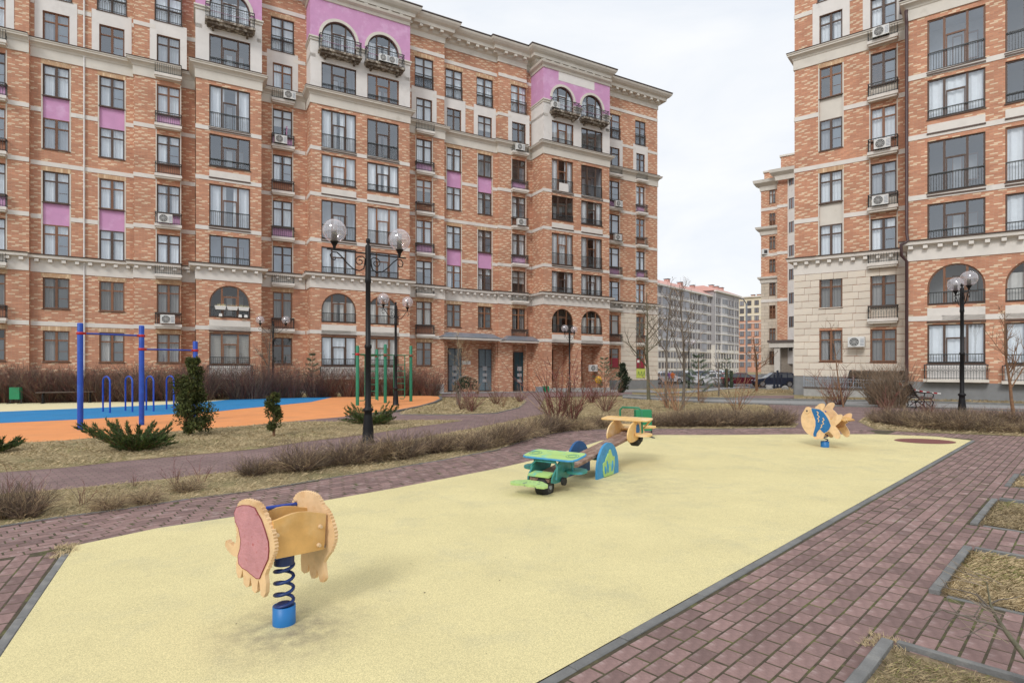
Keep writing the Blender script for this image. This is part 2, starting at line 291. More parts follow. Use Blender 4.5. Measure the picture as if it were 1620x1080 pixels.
# ---------------------------------------------------------------- mesh helpers
class MB:
    def __init__(s): s.v = []; s.f = []; s.m = []; s.mats = []; s.sm = []; s.g = []
    def mi(s, m):
        if m not in s.mats: s.mats.append(m)
        return s.mats.index(m)
    def add(s, vs, fs, m, smooth=False):
        b = len(s.v); f0 = len(s.f); s.v += [tuple(v) for v in vs]; k = s.mi(m)
        for f in fs: s.f.append(tuple(b + i for i in f)); s.m.append(k); s.sm.append(smooth)
        s.g.append((b, len(s.v), f0, len(s.f)))
    def quad(s, a, b, c, d, m): s.add([a, b, c, d], [(0, 1, 2, 3)], m)
    def box(s, x0, x1, y0, y1, z0, z1, m):
        s.add([(x0, y0, z0), (x1, y0, z0), (x1, y1, z0), (x0, y1, z0), (x0, y0, z1), (x1, y0, z1), (x1, y1, z1), (x0, y1, z1)],
              [(0, 3, 2, 1), (4, 5, 6, 7), (0, 1, 5, 4), (1, 2, 6, 5), (2, 3, 7, 6), (3, 0, 4, 7)], m)
    def cbox(s, x0, x1, y0, y1, z0, z1, m, c=.01):   # chamfered top
        s.add([(x0, y0, z0), (x1, y0, z0), (x1, y1, z0), (x0, y1, z0), (x0, y0, z1 - c), (x1, y0, z1 - c), (x1, y1, z1 - c), (x0, y1, z1 - c),
               (x0 + c, y0 + c, z1), (x1 - c, y0 + c, z1), (x1 - c, y1 - c, z1), (x0 + c, y1 - c, z1)],
              [(0, 1, 5, 4), (1, 2, 6, 5), (2, 3, 7, 6), (3, 0, 4, 7), (4, 5, 9, 8), (5, 6, 10, 9), (6, 7, 11, 10), (7, 4, 8, 11), (8, 9, 10, 11)], m)
    def tube(s, pts, r, m, n=8, cap=True, smooth=True, close=False):
        P = [Vector(p) for p in pts]; k = len(P); rr = r if isinstance(r, (list, tuple)) else [r] * k
        vs = []; up = None
        for i, p in enumerate(P):
            if close: t = P[(i + 1) % k] - P[i - 1]
            else: t = P[min(i + 1, k - 1)] - P[max(i - 1, 0)]
            if t.length < 1e-9: t = Vector((0, 0, 1))
            t.normalize()
            if up is None:
                up = Vector((0, 0, 1)) if abs(t.z) < .9 else Vector((1, 0, 0))
            a = t.cross(up)
            if a.length < 1e-6: a = t.cross(Vector((1, .3, .2)))
            a.normalize(); up = a.cross(t).normalized()
            for j in range(n):
                an = 2 * math.pi * j / n; vs.append(p + (a * math.cos(an) + up * math.sin(an)) * rr[i])
        fs = []
        for i in range(k if close else k - 1):
            i2 = (i + 1) % k
            for j in range(n): fs.append((i * n + j, i * n + (j + 1) % n, i2 * n + (j + 1) % n, i2 * n + j))
        s.add(vs, fs, m, smooth)
        if cap and not close:
            s.add(vs[:n], [tuple(range(n))[::-1]], m); s.add(vs[-n:], [tuple(range(n))], m)
    def lathe(s, prof, m, c=(0, 0, 0), n=16, smooth=True):
        vs = []
        for r, z in prof:
            for j in range(n):
                an = 2 * math.pi * j / n; vs.append((c[0] + r * math.cos(an), c[1] + r * math.sin(an), c[2] + z))
        fs = []
        for i in range(len(prof) - 1):
            for j in range(n): fs.append((i * n + j, i * n + (j + 1) % n, (i + 1) * n + (j + 1) % n, (i + 1) * n + j))
        s.add(vs, fs, m, smooth)
        if prof[-1][0] > .001: s.add(vs[-n:], [tuple(range(n))], m)
        if prof[0][0] > .001: s.add(vs[:n], [tuple(range(n))[::-1]], m)
    def plate(s, outline, th, m, org, ax, ay, edge=None, bev=.15):
        # outline: 2-D points on the plane org + a*ax + b*ay, thickness th along the normal, centred
        ax = Vector(ax).normalized(); ay = Vector(ay).normalized(); nn = ax.cross(ay); o = Vector(org)
        k = len(outline)
        area = sum(outline[i][0] * outline[(i + 1) % k][1] - outline[(i + 1) % k][0] * outline[i][1] for i in range(k))
        if area < 0: outline = outline[::-1]
        cx = sum(p[0] for p in outline) / k; cy = sum(p[1] for p in outline) / k
        a = [o + ax * p[0] + ay * p[1] - nn * th / 2 for p in outline]; b = [o + ax * p[0] + ay * p[1] + nn * th / 2 for p in outline]
        s.add(a, [tuple(range(k))[::-1]], m); s.add(b, [tuple(range(k))], m)
        s.add(a + b, [(i, (i + 1) % k, k + (i + 1) % k, k + i) for i in range(k)], edge or m)
    def groups(s):
        outg = []; k = 0; fi = 0
        for (v0, v1, f0, f1) in s.g:
            g = MB(); g.mats = list(s.mats); g.v = s.v[v0:v1]; g.f = [tuple(i - v0 for i in f) for f in s.f[f0:f1]]; g.m = s.m[f0:f1]; g.sm = s.sm[f0:f1]; g.g = [(0, v1 - v0, 0, f1 - f0)]; outg.append(g)
        return outg
    def mesh(s, name):
        me = bpy.data.meshes.new(name); me.from_pydata(s.v, [], s.f)
        for k in s.mats: me.materials.append(MATS[k])
        me.polygons.foreach_set('material_index', s.m); me.polygons.foreach_set('use_smooth', s.sm); me.update()
        return me
def link(name, me, parent=None, loc=None, rot=None, scale=None):
    o = bpy.data.objects.new(name, me); col.objects.link(o)
    if parent is not None: o.parent = parent
    if loc is not None: o.location = loc
    if rot is not None: o.rotation_euler = rot
    if scale is not None: o.scale = scale
    return o
def obj(name, mb, parent=None, loc=None, rot=None): return link(name, mb.mesh(name), parent, loc, rot)
def tag(o, label=None, cat=None, group=None, kind=None):
    if label: o['label'] = label
    if cat: o['category'] = cat
    if group: o['group'] = group
    if kind: o['kind'] = kind
    return o
def thing(name, loc, label, cat, group=None, rz=0): return tag(link(name, None, None, loc, (0, 0, rz)), label, cat, group)
def struct(name, mb, parent=None):
    o = obj(name, mb, parent)
    if parent is None: o['kind'] = 'structure'
    return o
def copy_tree(root, loc, rz, label, sc=None):
    r = root.copy(); col.objects.link(r); r.location = loc; r.rotation_euler = (0, 0, rz); r['label'] = label
    if sc: r.scale = (sc, sc, sc)
    for ch in root.children:
        c = ch.copy(); col.objects.link(c); c.parent = r
        for g in ch.children:
            d = g.copy(); col.objects.link(d); d.parent = c
    return r
def sst(x, a, b):
    t = min(1, max(0, (x - a) / (b - a))); return t * t * (3 - 2 * t)
def H(X, Y): return -.45 * sst(Y, 34, 52)      # the yard falls slightly towards the far buildings
def G(x, y, z=None):
    if z is not None:
        Y = F * (EYE - z) / (y - HZ); return ((x - 810) / F * Y, Y)
    z = 0
    for _ in range(12):
        Y = F * (EYE - z) / (y - HZ); z = H(0, Y)
    return ((x - 810) / F * Y, Y)
def GP(pts): return [G(*p) for p in pts]
def g3(x, y): X, Y = G(x, y); return (X, Y, H(X, Y))
def inpoly(x, y, P):
    c = False; j = len(P) - 1
    for i in range(len(P)):
        xi, yi = P[i]; xj, yj = P[j]
        if (yi > y) != (yj > y) and x < (xj - xi) * (y - yi) / (yj - yi) + xi: c = not c
        j = i
    return c
from mathutils.geometry import tessellate_polygon
def sheet(name, P, z, m, parent=None, sub=False):
    """a flat polygon sheet; with sub the triangles are split so that it follows the slope"""
    tr = tessellate_polygon([[Vector((p[0], p[1], 0)) for p in P]])
    tris = [[(P[i][0], P[i][1]) for i in t] for t in tr]
    if sub:
        for _ in range(14):
            nt_ = []; ch = False
            for t in tris:
                e = [(math.dist(t[i], t[(i + 1) % 3]), i) for i in range(3)]; L_, i = max(e)
                ymin = min(p[1] for p in t)
                if L_ > max(1.2, ymin * .07) and max(p[1] for p in t) > 33 and ymin < 53:
                    a, b, c = t[i], t[(i + 1) % 3], t[(i + 2) % 3]; mid = ((a[0] + b[0]) / 2, (a[1] + b[1]) / 2)
                    nt_ += [[a, mid, c], [mid, b, c]]; ch = True
                else: nt_.append(t)
            tris = nt_
            if not ch: break
    mb = MB(); vs = []; fs = []; ix = {}
    for t in tris:
        a = (t[1][0] - t[0][0]) * (t[2][1] - t[0][1]) - (t[2][0] - t[0][0]) * (t[1][1] - t[0][1])
        if abs(a) < 1e-9: continue
        if a < 0: t = t[::-1]
        f = []
        for p in t:
            k = (round(p[0], 5), round(p[1], 5))
            if k not in ix: ix[k] = len(vs); vs.append((p[0], p[1], z + H(p[0], p[1])))
            f.append(ix[k])
        fs.append(tuple(f))
    mb.add(vs, fs, m)
    return struct(name, mb, parent)
# ================================================================= GROUND
gb = MB()
xs = sorted(set([-700, -400, -250, -160, -110] + list(range(-80, 121, 8)) + [160, 250, 400, 700])); ys = sorted(set([-60, -20, 0, 10, 20, 30] + [34 + 1.5 * i for i in range(13)] + [60, 75, 100, 140, 200, 300, 500, 1500]))
vs = [(x, y, H(x, y) - .03) for y in ys for x in xs]; nx = len(xs)
fs = [(j * nx + i, j * nx + i + 1, (j + 1) * nx + i + 1, (j + 1) * nx + i) for j in range(len(ys) - 1) for i in range(nx - 1)]
gb.add(vs, fs, 'lawn'); ground = struct('ground', gb)
# ---- yellow play surface
Y_poly = GP([(119, 864.8), (250, 837), (372, 818.7), (517, 792.5), (630, 772.5), (785, 742.5), (845, 728.7), (905, 712), (950, 698), (985, 691), (1030, 688.7), (1145, 688.7), (1250, 687.6), (1389, 687.5), (1480, 691), (1536.6, 697.4)])
eR0 = Vector(G(1536.6, 697.4)); eR1 = Vector(G(855, 1080)); dR = (eR1 - eR0).normalized()      # right edge, towards the camera
eL0 = Vector(G(119, 864.8)); eL1 = Vector(G(0, 1043.7)); dL = (eL1 - eL0).normalized()
_den = dR.x * -dL.y + dL.x * dR.y; _t = ((eL1.x - eR1.x) * -dL.y + dL.x * (eL1.y - eR1.y)) / _den
endR = eR1 + dR * _t; endL = endR + (eL1 - endR) * .001
Y_full = Y_poly + [tuple(endR), tuple(endL)]
play = sheet('play_surface', Y_full, .016, 'rubber_yellow')
hx, hy = G(1463, 698.7)
hb = MB(); hb.add([(hx + .62 * math.cos(a * math.pi / 16), hy + .47 * math.sin(a * math.pi / 16), .020) for a in range(32)], [tuple(range(32))], 'rubber_maroon')
obj('maroon_disc', hb, play)
# ---- paved area under everything near: joint-coloured bed
bed = MB()
bed.add([(-30, -8, .0045), (40, -8, .0045), (40, 16.4, .0045), (-30, 16.4, .0045)], [(0, 1, 2, 3)], 'joint'); paving = struct('paved_walk', bed)
# lawn strip 2 (with low shrubs) near, strip 1, etc.
strip2_low = [(-500, 905), (-260, 878), (0, 834.5), (100, 818.7), (200, 806), (300, 790), (405, 777), (505, 760), (630, 740), (705, 727.5), (785, 712.5), (815, 702.5), (865, 687.5), (915, 680.5), (1030, 678.7), (1145, 678.7), (1257, 677)]
strip2_up = [(1262, 671), (1240, 664), (1145, 661), (1020, 657), (930, 655.5), (858, 656), (800, 668), (740, 679.5), (660, 694), (582, 706), (480, 727), (375, 746), (300, 753.7), (225, 762.5), (150, 770), (55, 778.7), (0, 783), (-260, 806), (-500, 825)]
S2 = GP(strip2_low + strip2_up)
S1 = GP([(-500, 790), (0, 748), (100, 740.5), (200, 729.5), (300, 720.5), (405, 711), (480, 699.5), (580, 687.5), (655, 676), (730, 666), (725, 665), (630, 665.2), (512, 667.3), (467.5, 667), (380, 675), (325, 679), (170, 691.5), (100, 697.5), (0, 703), (-300, 722), (-500, 735)])
S3 = GP([(630, 656), (700, 656.5), (740, 656), (785, 654), (822.5, 645), (832.5, 636), (828, 632), (815, 629.8), (790, 629), (702, 629.5), (704, 633), (690, 639), (667.5, 643.5), (640, 650)])
SHR = GP([(1357, 667), (1385, 680), (1453, 684.5), (1620, 690.5), (1900, 702), (1900, 660), (1700, 668), (1560, 664), (1420, 662), (1370, 660)])
# middle paving: everything between the strips, up to the buildings
pav_mid = GP([(-500, 905), (-260, 878), (0, 834.5), (405, 777), (785, 712.5), (865, 687.5), (1030, 678.7), (1257, 677), (1320, 679.5), (1385, 681), (1620, 690), (1900, 702), (1900, 652), (1434, 643.5), (1376, 644.5), (1260, 640.5), (1215, 639.5), (1225, 650), (1210, 658), (1150, 661.5), (1020, 657), (930, 655.5), (862, 655), (856, 640), (862, 628), (1000, 625), (1000, 620), (850, 620), (700, 623.5), (697, 627.5), (822, 628), (760, 654), (630, 652), (512, 660), (0, 700), (-500, 735)])
sheet('brick_path', pav_mid, .009, 'paver_far', None, True)
for nm, P in (('lawn_strip', S2), ('lawn_strip', S1), ('lawn_island', S3), ('lawn_strip', SHR)):
    sheet(nm, P, .012, 'lawn', None, False)
# exposed far lawn stays the ground itself; asphalt walk
def walk(name, a, b, z, m): return sheet(name, GP(a + b[::-1]), z, m, None, True)
walk('asphalt_walk', [(985, 626), (1050, 629.5), (1100, 631), (1260, 634), (1434, 636.5), (1620, 642), (1900, 652)], [(985, 629), (1050, 634), (1100, 636), (1260, 641), (1434, 644.5), (1620, 651), (1900, 664)], .006, 'asphalt')
walk('asphalt_walk', [(1040, 620.5), (1100, 616.5), (1135, 613.5), (1200, 609.5), (1262, 608)], [(1040, 624), (1100, 620), (1150, 615), (1200, 611), (1262, 609.8)], .006, 'asphalt')
sheet('brick_path', GP([(1212, 641), (1150, 632), (1178, 626), (1256, 625), (1256, 629.5), (1200, 631)]), .004, 'paver_far', None, True)
sheet('entrance_apron', GP([(690, 622.8), (850, 619.5), (1000, 620), (1048, 621), (1030, 616), (860, 616), (700, 619)]), .006, 'asphalt', None, True)
sheet('car_park', [(9, 60), (70, 52), (160, 130), (140, 175), (40, 160), (15, 82)], -.012, 'asphalt_dark')
# ---- sports court of coloured rubber
or_o = [(-500, 735), (0, 702.5), (100, 697), (170, 691), (325, 678.7), (380, 674.5), (467.5, 666), (550, 658.7), (630, 650), (667.5, 642.5), (690, 636), (700, 631), (697, 627.5), (680, 626.2), (630, 625.7), (527.5, 627.5)]
bo = [(527.5, 628), (492, 636), (442.5, 641), (380, 647), (340, 651.5), (273, 655.3), (126, 663.7), (0, 669.6), (-500, 700)]
sheet('sports_court', GP(or_o + bo), .010, 'rubber_orange')
yb = [(-500, 664), (0, 651.5), (150, 645.5), (273, 639.6), (340, 634.6), (365, 632)]
sheet('sports_court', GP(bo[::-1] + [(440, 629.5), (365, 632)] + yb[:-1][::-1]), .014, 'rubber_blue')
sheet('sports_court', GP(yb + [(200, 634.5), (0, 637.3), (-500, 645)]), .010, 'rubber_cream')

# ---- pavers, one by one near the camera
pv = MB(); pv.cbox(-.5, .5, -.5, .5, -.5, .5, 'paver', .02)
def paver_mesh(L_, W_):
    mb = MB(); mb.cbox(-L_ / 2, L_ / 2, -W_ / 2, W_ / 2, -.03, .0068, 'paver', .003); return mb.mesh('paver')
PL, PW, JT, JL = .177, .098, .013, .014
wedge = [tuple(eR0 + Vector((.3, .3))), tuple(endR)] + [(3.2, -.6), (14, 1.0), (30, 10)] + GP([(1900, 704), (1620, 689), (1453, 683), (1385, 678.5), (1360, 675)]) + GP([(1389, 687.2), (1480, 690.7)])
beds = []
nR = Vector((-dR.y, dR.x));
if nR.x < 0: nR = -nR     # to the right of the yellow edge
def bed_poly(pts): return GP(pts)
B3 = GP([(1392.6, 1019), (1620, 1085)]); B3o = B3
# bed outlines as corners: corner point, direction along rows (towards camera) and across (right)
corner3 = Vector(G(1394, 1018)); corner2 = Vector(G(1524, 869)); corner1 = Vector(G(1568, 791)); corner0 = Vector(G(1604, 752))
c2b = Vector(G(1462, 938)); c1b = Vector(G(1546, 832)); c0b = Vector(G(1598, 771))
len2 = (c2b - corner2).length; len1 = (c1b - corner1).length; len0 = (c0b - corner0).length
for c_, ln in ((corner3, 1.6), (corner2, len2), (corner1, len1), (corner0, len0)):
    beds.append([tuple(c_), tuple(c_ + dR * ln), tuple(c_ + dR * ln + nR * 3.2), tuple(c_ + nR * 3.2)])
cands = []
def add_paver(x, y, ang, L_, W_, z=0): cands.append((math.hypot(x, y - 0), x, y, ang, L_, W_, z))
KW = .066
aR = math.atan2(dR.y, dR.x); o0 = eR0 + nR * (KW + .02)
for r in range(-16, 110):
    off = nR * ((r + .5) * (PW + JT))
    for k in range(-24, 130):
        p = o0 + off + dR * ((k + (.5 if r % 2 else 0)) * (PL + JL) + R.uniform(-.004, .004))
        if p.y < .9 or p.y > 16.2 or abs(p.x) > p.y * .95 + .5: continue
        if r < 0 and p.y < eR0.y: continue
        if not inpoly(p.x, p.y, wedge): continue
        if inpoly(p.x, p.y, Y_full): continue
        if any(inpoly(p.x, p.y, b) for b in beds): continue
        add_paver(p.x, p.y, aR + R.uniform(-.012, .012), PL, PW, R.uniform(-.001, .0015))
# left: courses following the curved top edge of the play surface
line = [Vector(G(-500, 995)), Vector(G(-160, 915))] + [Vector(p) for p in Y_poly[:15]]
low = GP(strip2_low)
def resample(P, step):
    outp = []; acc = 0; nxt = 0
    for i in range(len(P) - 1):
        a, b = P[i], P[i + 1]; L_ = (b - a).length
        while nxt <= acc + L_:
            t = (nxt - acc) / L_; outp.append((a.lerp(b, t), (b - a).normalized())); nxt += step
        acc += L_
    return outp
fine = resample(line, .05)
for r in range(22):
    d = KW * .5 + (r + .5) * (PW + JT)
    pts = []
    for i in range(0, len(fine)):
        t = Vector((0, 0))
        for q in range(max(0, i - 12), min(len(fine), i + 13)): t += fine[q][1]
        t.normalize(); pts.append(fine[i][0] + Vector((-t.y, t.x)) * d)
    for p, t in resample(pts, PL + JL):
        p = p + t * (.5 * PL if r % 2 else 0)
        if p.y < 1 or p.y > 16.2 or abs(p.x) > p.y * .95 + .5: continue
        if inpoly(p.x, p.y, S2) or inpoly(p.x, p.y, Y_full): continue
        if inpoly(p.x, p.y, wedge): continue
        add_paver(p.x, p.y, math.atan2(t.y, t.x) + R.uniform(-.012, .012), PL, PW, R.uniform(-.001, .0015))
left_zone_top = line
# far-left block field, rows parallel to the left kerb
nL = Vector((dL.y, -dL.x))
if nL.x > 0: nL = -nL
aL = math.atan2(dL.y, dL.x); oL = eL0 + nL * (KW + .02)
topl = [(p.x, p.y) for p in line[:3]]
def above_line(x, y):
    for i in range(len(topl) - 1):
        (x0, y0), (x1, y1) = topl[i], topl[i + 1]
        if x0 <= x <= x1: return y > y0 + (y1 - y0) * (x - x0) / (x1 - x0) - .03
    return y > topl[-1][1] if x > topl[-1][0] else y > topl[0][1]
for r in range(0, 45):
    for k in range(-45, 40):
        p = oL + nL * ((r + .5) * (PW + JT)) + dL * ((k + (.5 if r % 2 else 0)) * (PL + JL))
        if p.y < .9 or abs(p.x) > p.y * .95 + .5 or above_line(p.x, p.y): continue
        add_paver(p.x, p.y, aL + R.uniform(-.012, .012), PL, PW, R.uniform(-.001, .0015))
pm = paver_mesh(PL, PW)
def onscreen(x, y):
    px = 810 + x / y * F; py = HZ + EYE * F / y
    return -20 < px < 1640 and py < 1095
cands.sort(key=lambda c: (not onscreen(c[1], c[2]), c[0]))
rest = MB(); allp = 0
for i, (d, x, y, a, L_, W_, z) in enumerate(cands):
    if i < 298: link('paver', pm, paving, (x, y, z), (R.uniform(-.012, .012), R.uniform(-.016, .016), a))
    else:
        ca, sa = math.cos(a), math.sin(a); h0 = L_ / 2; h1 = W_ / 2; c = .003
        def P_(u, v, zz): return (x + u * ca - v * sa, y + u * sa + v * ca, zz + z)
        tilt = R.uniform(-.0025, .0025)
        vs = [P_(-h0, -h1, .004), P_(h0, -h1, .004), P_(h0, h1, .004), P_(-h0, h1, .004), P_(-h0 + c, -h1 + c, .0065 + tilt), P_(h0 - c, -h1 + c, .0065 - tilt), P_(h0 - c, h1 - c, .0065 - tilt), P_(-h0 + c, h1 - c, .0065 + tilt)]
        rest.add(vs, [(4, 5, 6, 7), (0, 1, 5, 4), (1, 2, 6, 5), (2, 3, 7, 6), (3, 0, 4, 7)], 'paver')
tag(obj('paver_field', rest, paving), kind='stuff')
# ---- kerb stones
def kerb_run(parent, a, b, wdt=KW, top=.018, step=.5, side=1, name='kerb_stone', zb=-.06, gap=.008):
    a = Vector(a); b = Vector(b); L_ = (b - a).length; t = (b - a) / L_; ang = math.atan2(t.y, t.x); n = max(1, round(L_ / step)); s = L_ / n
    mb = MB(); mb.cbox(gap / 2, s - gap / 2, 0, wdt * side, zb, top, 'kerb', .008) if side > 0 else mb.cbox(gap / 2, s - gap / 2, -wdt, 0, zb, top, 'kerb', .008)
    me = mb.mesh(name)
    for i in range(n):
        p = a + t * (i * s); link(name, me, parent, (p.x, p.y, H(p.x, p.y) + R.uniform(-.003, .003)), (0, 0, ang + R.uniform(-.006, .006)))
kerb_run(play, eR0, endR, side=1, step=.5)
kerb_run(play, eL0 + dL * .25, endL, side=-1, step=.5)
P_ = [Vector(p) for p in Y_poly]
for i in range(len(P_) - 1):
    if (P_[i + 1] - P_[i]).length > .15: kerb_run(play, P_[i], P_[i + 1], wdt=.03, top=.012, step=.8, side=1)
for i in range(len(low) - 1):
    a, b = Vector(low[i]), Vector(low[i + 1])
    if b.x > -9: kerb_run(paving, a, b, wdt=.04, top=.016, step=.8, side=1)
bed_things = []
for bi, (c_, ln) in enumerate(((corner3, 1.6), (corner2, len2), (corner1, len1), (corner0, len0))):
    lab = ['kerbed planting bed with dark soil at the bottom right corner', 'kerbed planting bed of pale matted grass under the bare branch', 'small kerbed planting bed second from the top at the right edge', 'far kerbed planting bed just below the hedge at the right edge'][bi]
    t = thing('planting_bed', (c_.x, c_.y, 0), lab, 'planting bed', 'kerbed planting beds along the paving')
    t.location = (0, 0, 0)
    e = c_ + dR * ln
    kerb_run(t, c_, e, wdt=KW, top=.05 if bi in (0, 1) else .035, step=.5, side=1)
    kerb_run(t, c_ + nR * KW * 1.15, c_ + nR * 3.2, wdt=KW * .55, top=.045, step=.6, side=1) if bi != 99 else None
    kerb_run(t, e + nR * .1, e + nR * 3.2, wdt=.04, top=.014, step=.6, side=1)
    sb = MB(); q = [c_ + nR * .02 + dR * .02, e + nR * .02, e + nR * 3.2, c_ + nR * 3.2 + dR * .02]
    sb.add([(p.x, p.y, .010) for p in q], [(0, 1, 2, 3)] if ((q[1] - q[0]).cross(q[2] - q[1])) > 0 else [(3, 2, 1, 0)], 'soil'); obj('soil', sb, t)
# far path edges
def edge_line(pts, side=1, wdt=.08, top=.03):
    P = [Vector(G(*p)) for p in pts]
    mb = MB()
    for i in range(len(P) - 1):
        a, b = P[i], P[i + 1]; t = (b - a).normalized(); nn = Vector((-t.y, t.x)) * wdt * side
        za, zb = H(a.x, a.y) + top, H(b.x, b.y) + top
        mb.add([(a.x, a.y, za), (b.x, b.y, zb), (b.x + nn.x, b.y + nn.y, zb), (a.x + nn.x, a.y + nn.y, za), (a.x, a.y, za - .1), (b.x, b.y, zb - .1), (b.x + nn.x, b.y + nn.y, zb - .1), (a.x + nn.x, a.y + nn.y, za - .1)],
               [(0, 1, 2, 3), (4, 5, 1, 0), (6, 7, 3, 2)], 'kerb')
    struct('kerb', mb)
edge_line([(985, 629), (1100, 636.2), (1260, 641.2), (1434, 644.7), (1620, 651.2)], 1, .12, .06)
edge_line([(985, 625.8), (1100, 630.8), (1260, 633.8), (1434, 636.3), (1620, 641.8)], 1, .12, .10)
edge_line([(630, 656.3), (700, 656.8), (740, 656.3), (785, 654.3), (822.5, 645.3), (832.5, 636.3), (828, 632), (815, 629.6)], 1)
edge_line([(550, 659), (630, 650.3), (667.5, 642.8), (690, 636.3), (700, 631), (697, 627.3)], 1, .12, .04)

# ---- dead grass, as real blades
def blades(name, poly, n, size, mats, parent=None, label=None, z=.012, lay=.75, weights=None, seed=1):
    rg = np.random.default_rng(seed); P = np.array(poly); x0, y0 = P.min(0); x1, y1 = P.max(0)
    x1 = min(x1, 60); x0 = max(x0, -60)
    pts = []
    tri = tessellate_polygon([[Vector((p[0], p[1], 0)) for p in poly]])
    T = np.array([[poly[i] for i in t] for t in tri]); ar = np.abs((T[:, 1, 0] - T[:, 0, 0]) * (T[:, 2, 1] - T[:, 0, 1]) - (T[:, 2, 0] - T[:, 0, 0]) * (T[:, 1, 1] - T[:, 0, 1])) / 2
    # favour the near ground
    cy = T[:, :, 1].mean(1); wgt = ar
    ix = rg.choice(len(T), size=int(n * 3), p=wgt / wgt.sum()); a = rg.random((len(ix), 2)); fl = a.sum(1) > 1; a[fl] = 1 - a[fl]
    p = T[ix, 0] + a[:, :1] * (T[ix, 1] - T[ix, 0]) + a[:, 1:] * (T[ix, 2] - T[ix, 0])
    nzv = np.sin(p[:, 0] * 2.9 + 1.3 * np.sin(p[:, 1] * 1.7)) * np.sin(p[:, 1] * 3.7 + np.sin(p[:, 0] * 2.1)) + .5 * np.sin(p[:, 0] * 9.1) * np.sin(p[:, 1] * 11.3)
    keep = (np.abs(p[:, 0]) < p[:, 1] * .93 + .4) & (p[:, 1] > 1.2) & (nzv > rg.random(len(p)) * .9 - 1.15); p = p[keep][:n]; k = len(p)
    # clumping
    ang = rg.random(k) * 6.283 + np.sin(p[:, 0] * 3.1) * 1.5; L_ = size * 1.5 * (.4 + rg.random(k)) ; el = (rg.random(k) ** 3) * (1 - lay) * 2.2 + .04
    wd = size * .03 * (1 + p[:, 1] / 9)
    dx = np.cos(ang) * np.cos(el) * L_; dy = np.sin(ang) * np.cos(el) * L_; dz = np.sin(el) * L_
    nxv = -np.sin(ang) * wd; nyv = np.cos(ang) * wd
    L_ = L_ * (1 + .5 * np.sin(p[:, 0] * 5.3) * np.sin(p[:, 1] * 6.1)); zz = np.full(k, z) + np.vectorize(lambda X, Y: H(X, Y))(p[:, 0], p[:, 1]) + rg.random(k) * size * .25
    v = np.empty((k, 4, 3))
    v[:, 0] = np.stack([p[:, 0] - nxv, p[:, 1] - nyv, zz], 1); v[:, 1] = np.stack([p[:, 0] + nxv, p[:, 1] + nyv, zz], 1)
    v[:, 2] = np.stack([p[:, 0] + dx * .55 + nxv * .8, p[:, 1] + dy * .55 + nyv * .8, zz + dz * .75], 1); v[:, 3] = np.stack([p[:, 0] + dx, p[:, 1] + dy, zz + dz], 1)
    me = bpy.data.meshes.new(name); me.vertices.add(k * 4); me.vertices.foreach_set('co', v.ravel())
    b = np.arange(k) * 4; f = np.stack([b, b + 1, b + 2, b, b + 2, b + 3], 1).ravel()
    me.loops.add(k * 6); me.loops.foreach_set('vertex_index', f.astype(np.int32)); me.polygons.add(k * 2)
    me.polygons.foreach_set('loop_start', (np.arange(k * 2) * 3).astype(np.int32)); me.polygons.foreach_set('loop_total', np.full(k * 2, 3, np.int32))
    for m in mats: me.materials.append(MATS[m])
    cl = (np.sin(p[:, 0] * 1.7 + 1) * np.sin(p[:, 1] * 2.3) + rg.normal(0, .5, k)); mi = np.zeros(k, np.int32); mi[cl > .75] = 1
    if len(mats) > 2: mi[(cl < -1.25)] = 2
    me.polygons.foreach_set('material_index', np.repeat(mi, 2)); me.update(); me.validate()
    o = link(name, me, parent)
    if parent is None:
        tag(o, label, 'grass', kind='stuff')
    else: o['kind'] = 'stuff'
    return o
blades('dead_grass', S2, 110000, .042, ['straw', 'straw_dark', 'grass_green'], None, 'matted dead straw grass along the strip beside the brick walk', seed=1)
blades('dead_grass', S1, 60000, .05, ['straw', 'straw_dark', 'grass_green'], None, 'matted dead grass in the strip below the orange court', seed=2)
blades('dead_grass', S3, 16000, .08, ['straw', 'straw_dark', 'grass_green'], None, 'pale dead grass on the island beside the curving brick path', seed=3)
blades('dead_grass', SHR, 12000, .07, ['straw', 'straw_dark', 'grass_green'], None, 'dead grass under the low hedge at the right', seed=4)
lawnF = GP([(985, 630.5), (1100, 637), (1210, 641), (1225, 650), (1210, 658), (1145, 661), (1020, 657), (930, 655.5), (880, 650), (900, 632)])
blades('dead_grass', lawnF, 60000, .05, ['straw', 'straw_dark', 'grass_green'], None, 'dead lawn behind the hedge and the green bin', seed=5)
lawnG = GP([(1050, 628.5), (1100, 622), (1250, 612), (1258, 622), (1178, 625), (1150, 630)])
blades('dead_grass', lawnG, 22000, .08, ['straw', 'straw_dark', 'grass_green'], None, 'dead lawn in front of the parked cars', seed=6)
lawnH = GP([(-300, 644), (0, 636.8), (200, 634), (365, 631.5), (440, 629), (527, 627), (690, 625), (690, 622.5), (440, 622), (-300, 630)])
blades('dead_grass', lawnH, 16000, .1, ['straw', 'straw_dark', 'grass_green'], None, 'strip of dead grass under the tall bare hedge', seed=7)
lawnI = GP([(1262, 632.5), (1434, 635.5), (1700, 643), (1700, 636), (1434, 631.5), (1262, 629)])
blades('dead_grass', lawnI, 8000, .08, ['straw_dark', 'straw', 'grass_green'], None, 'dead grass along the foot of the right building', seed=8)
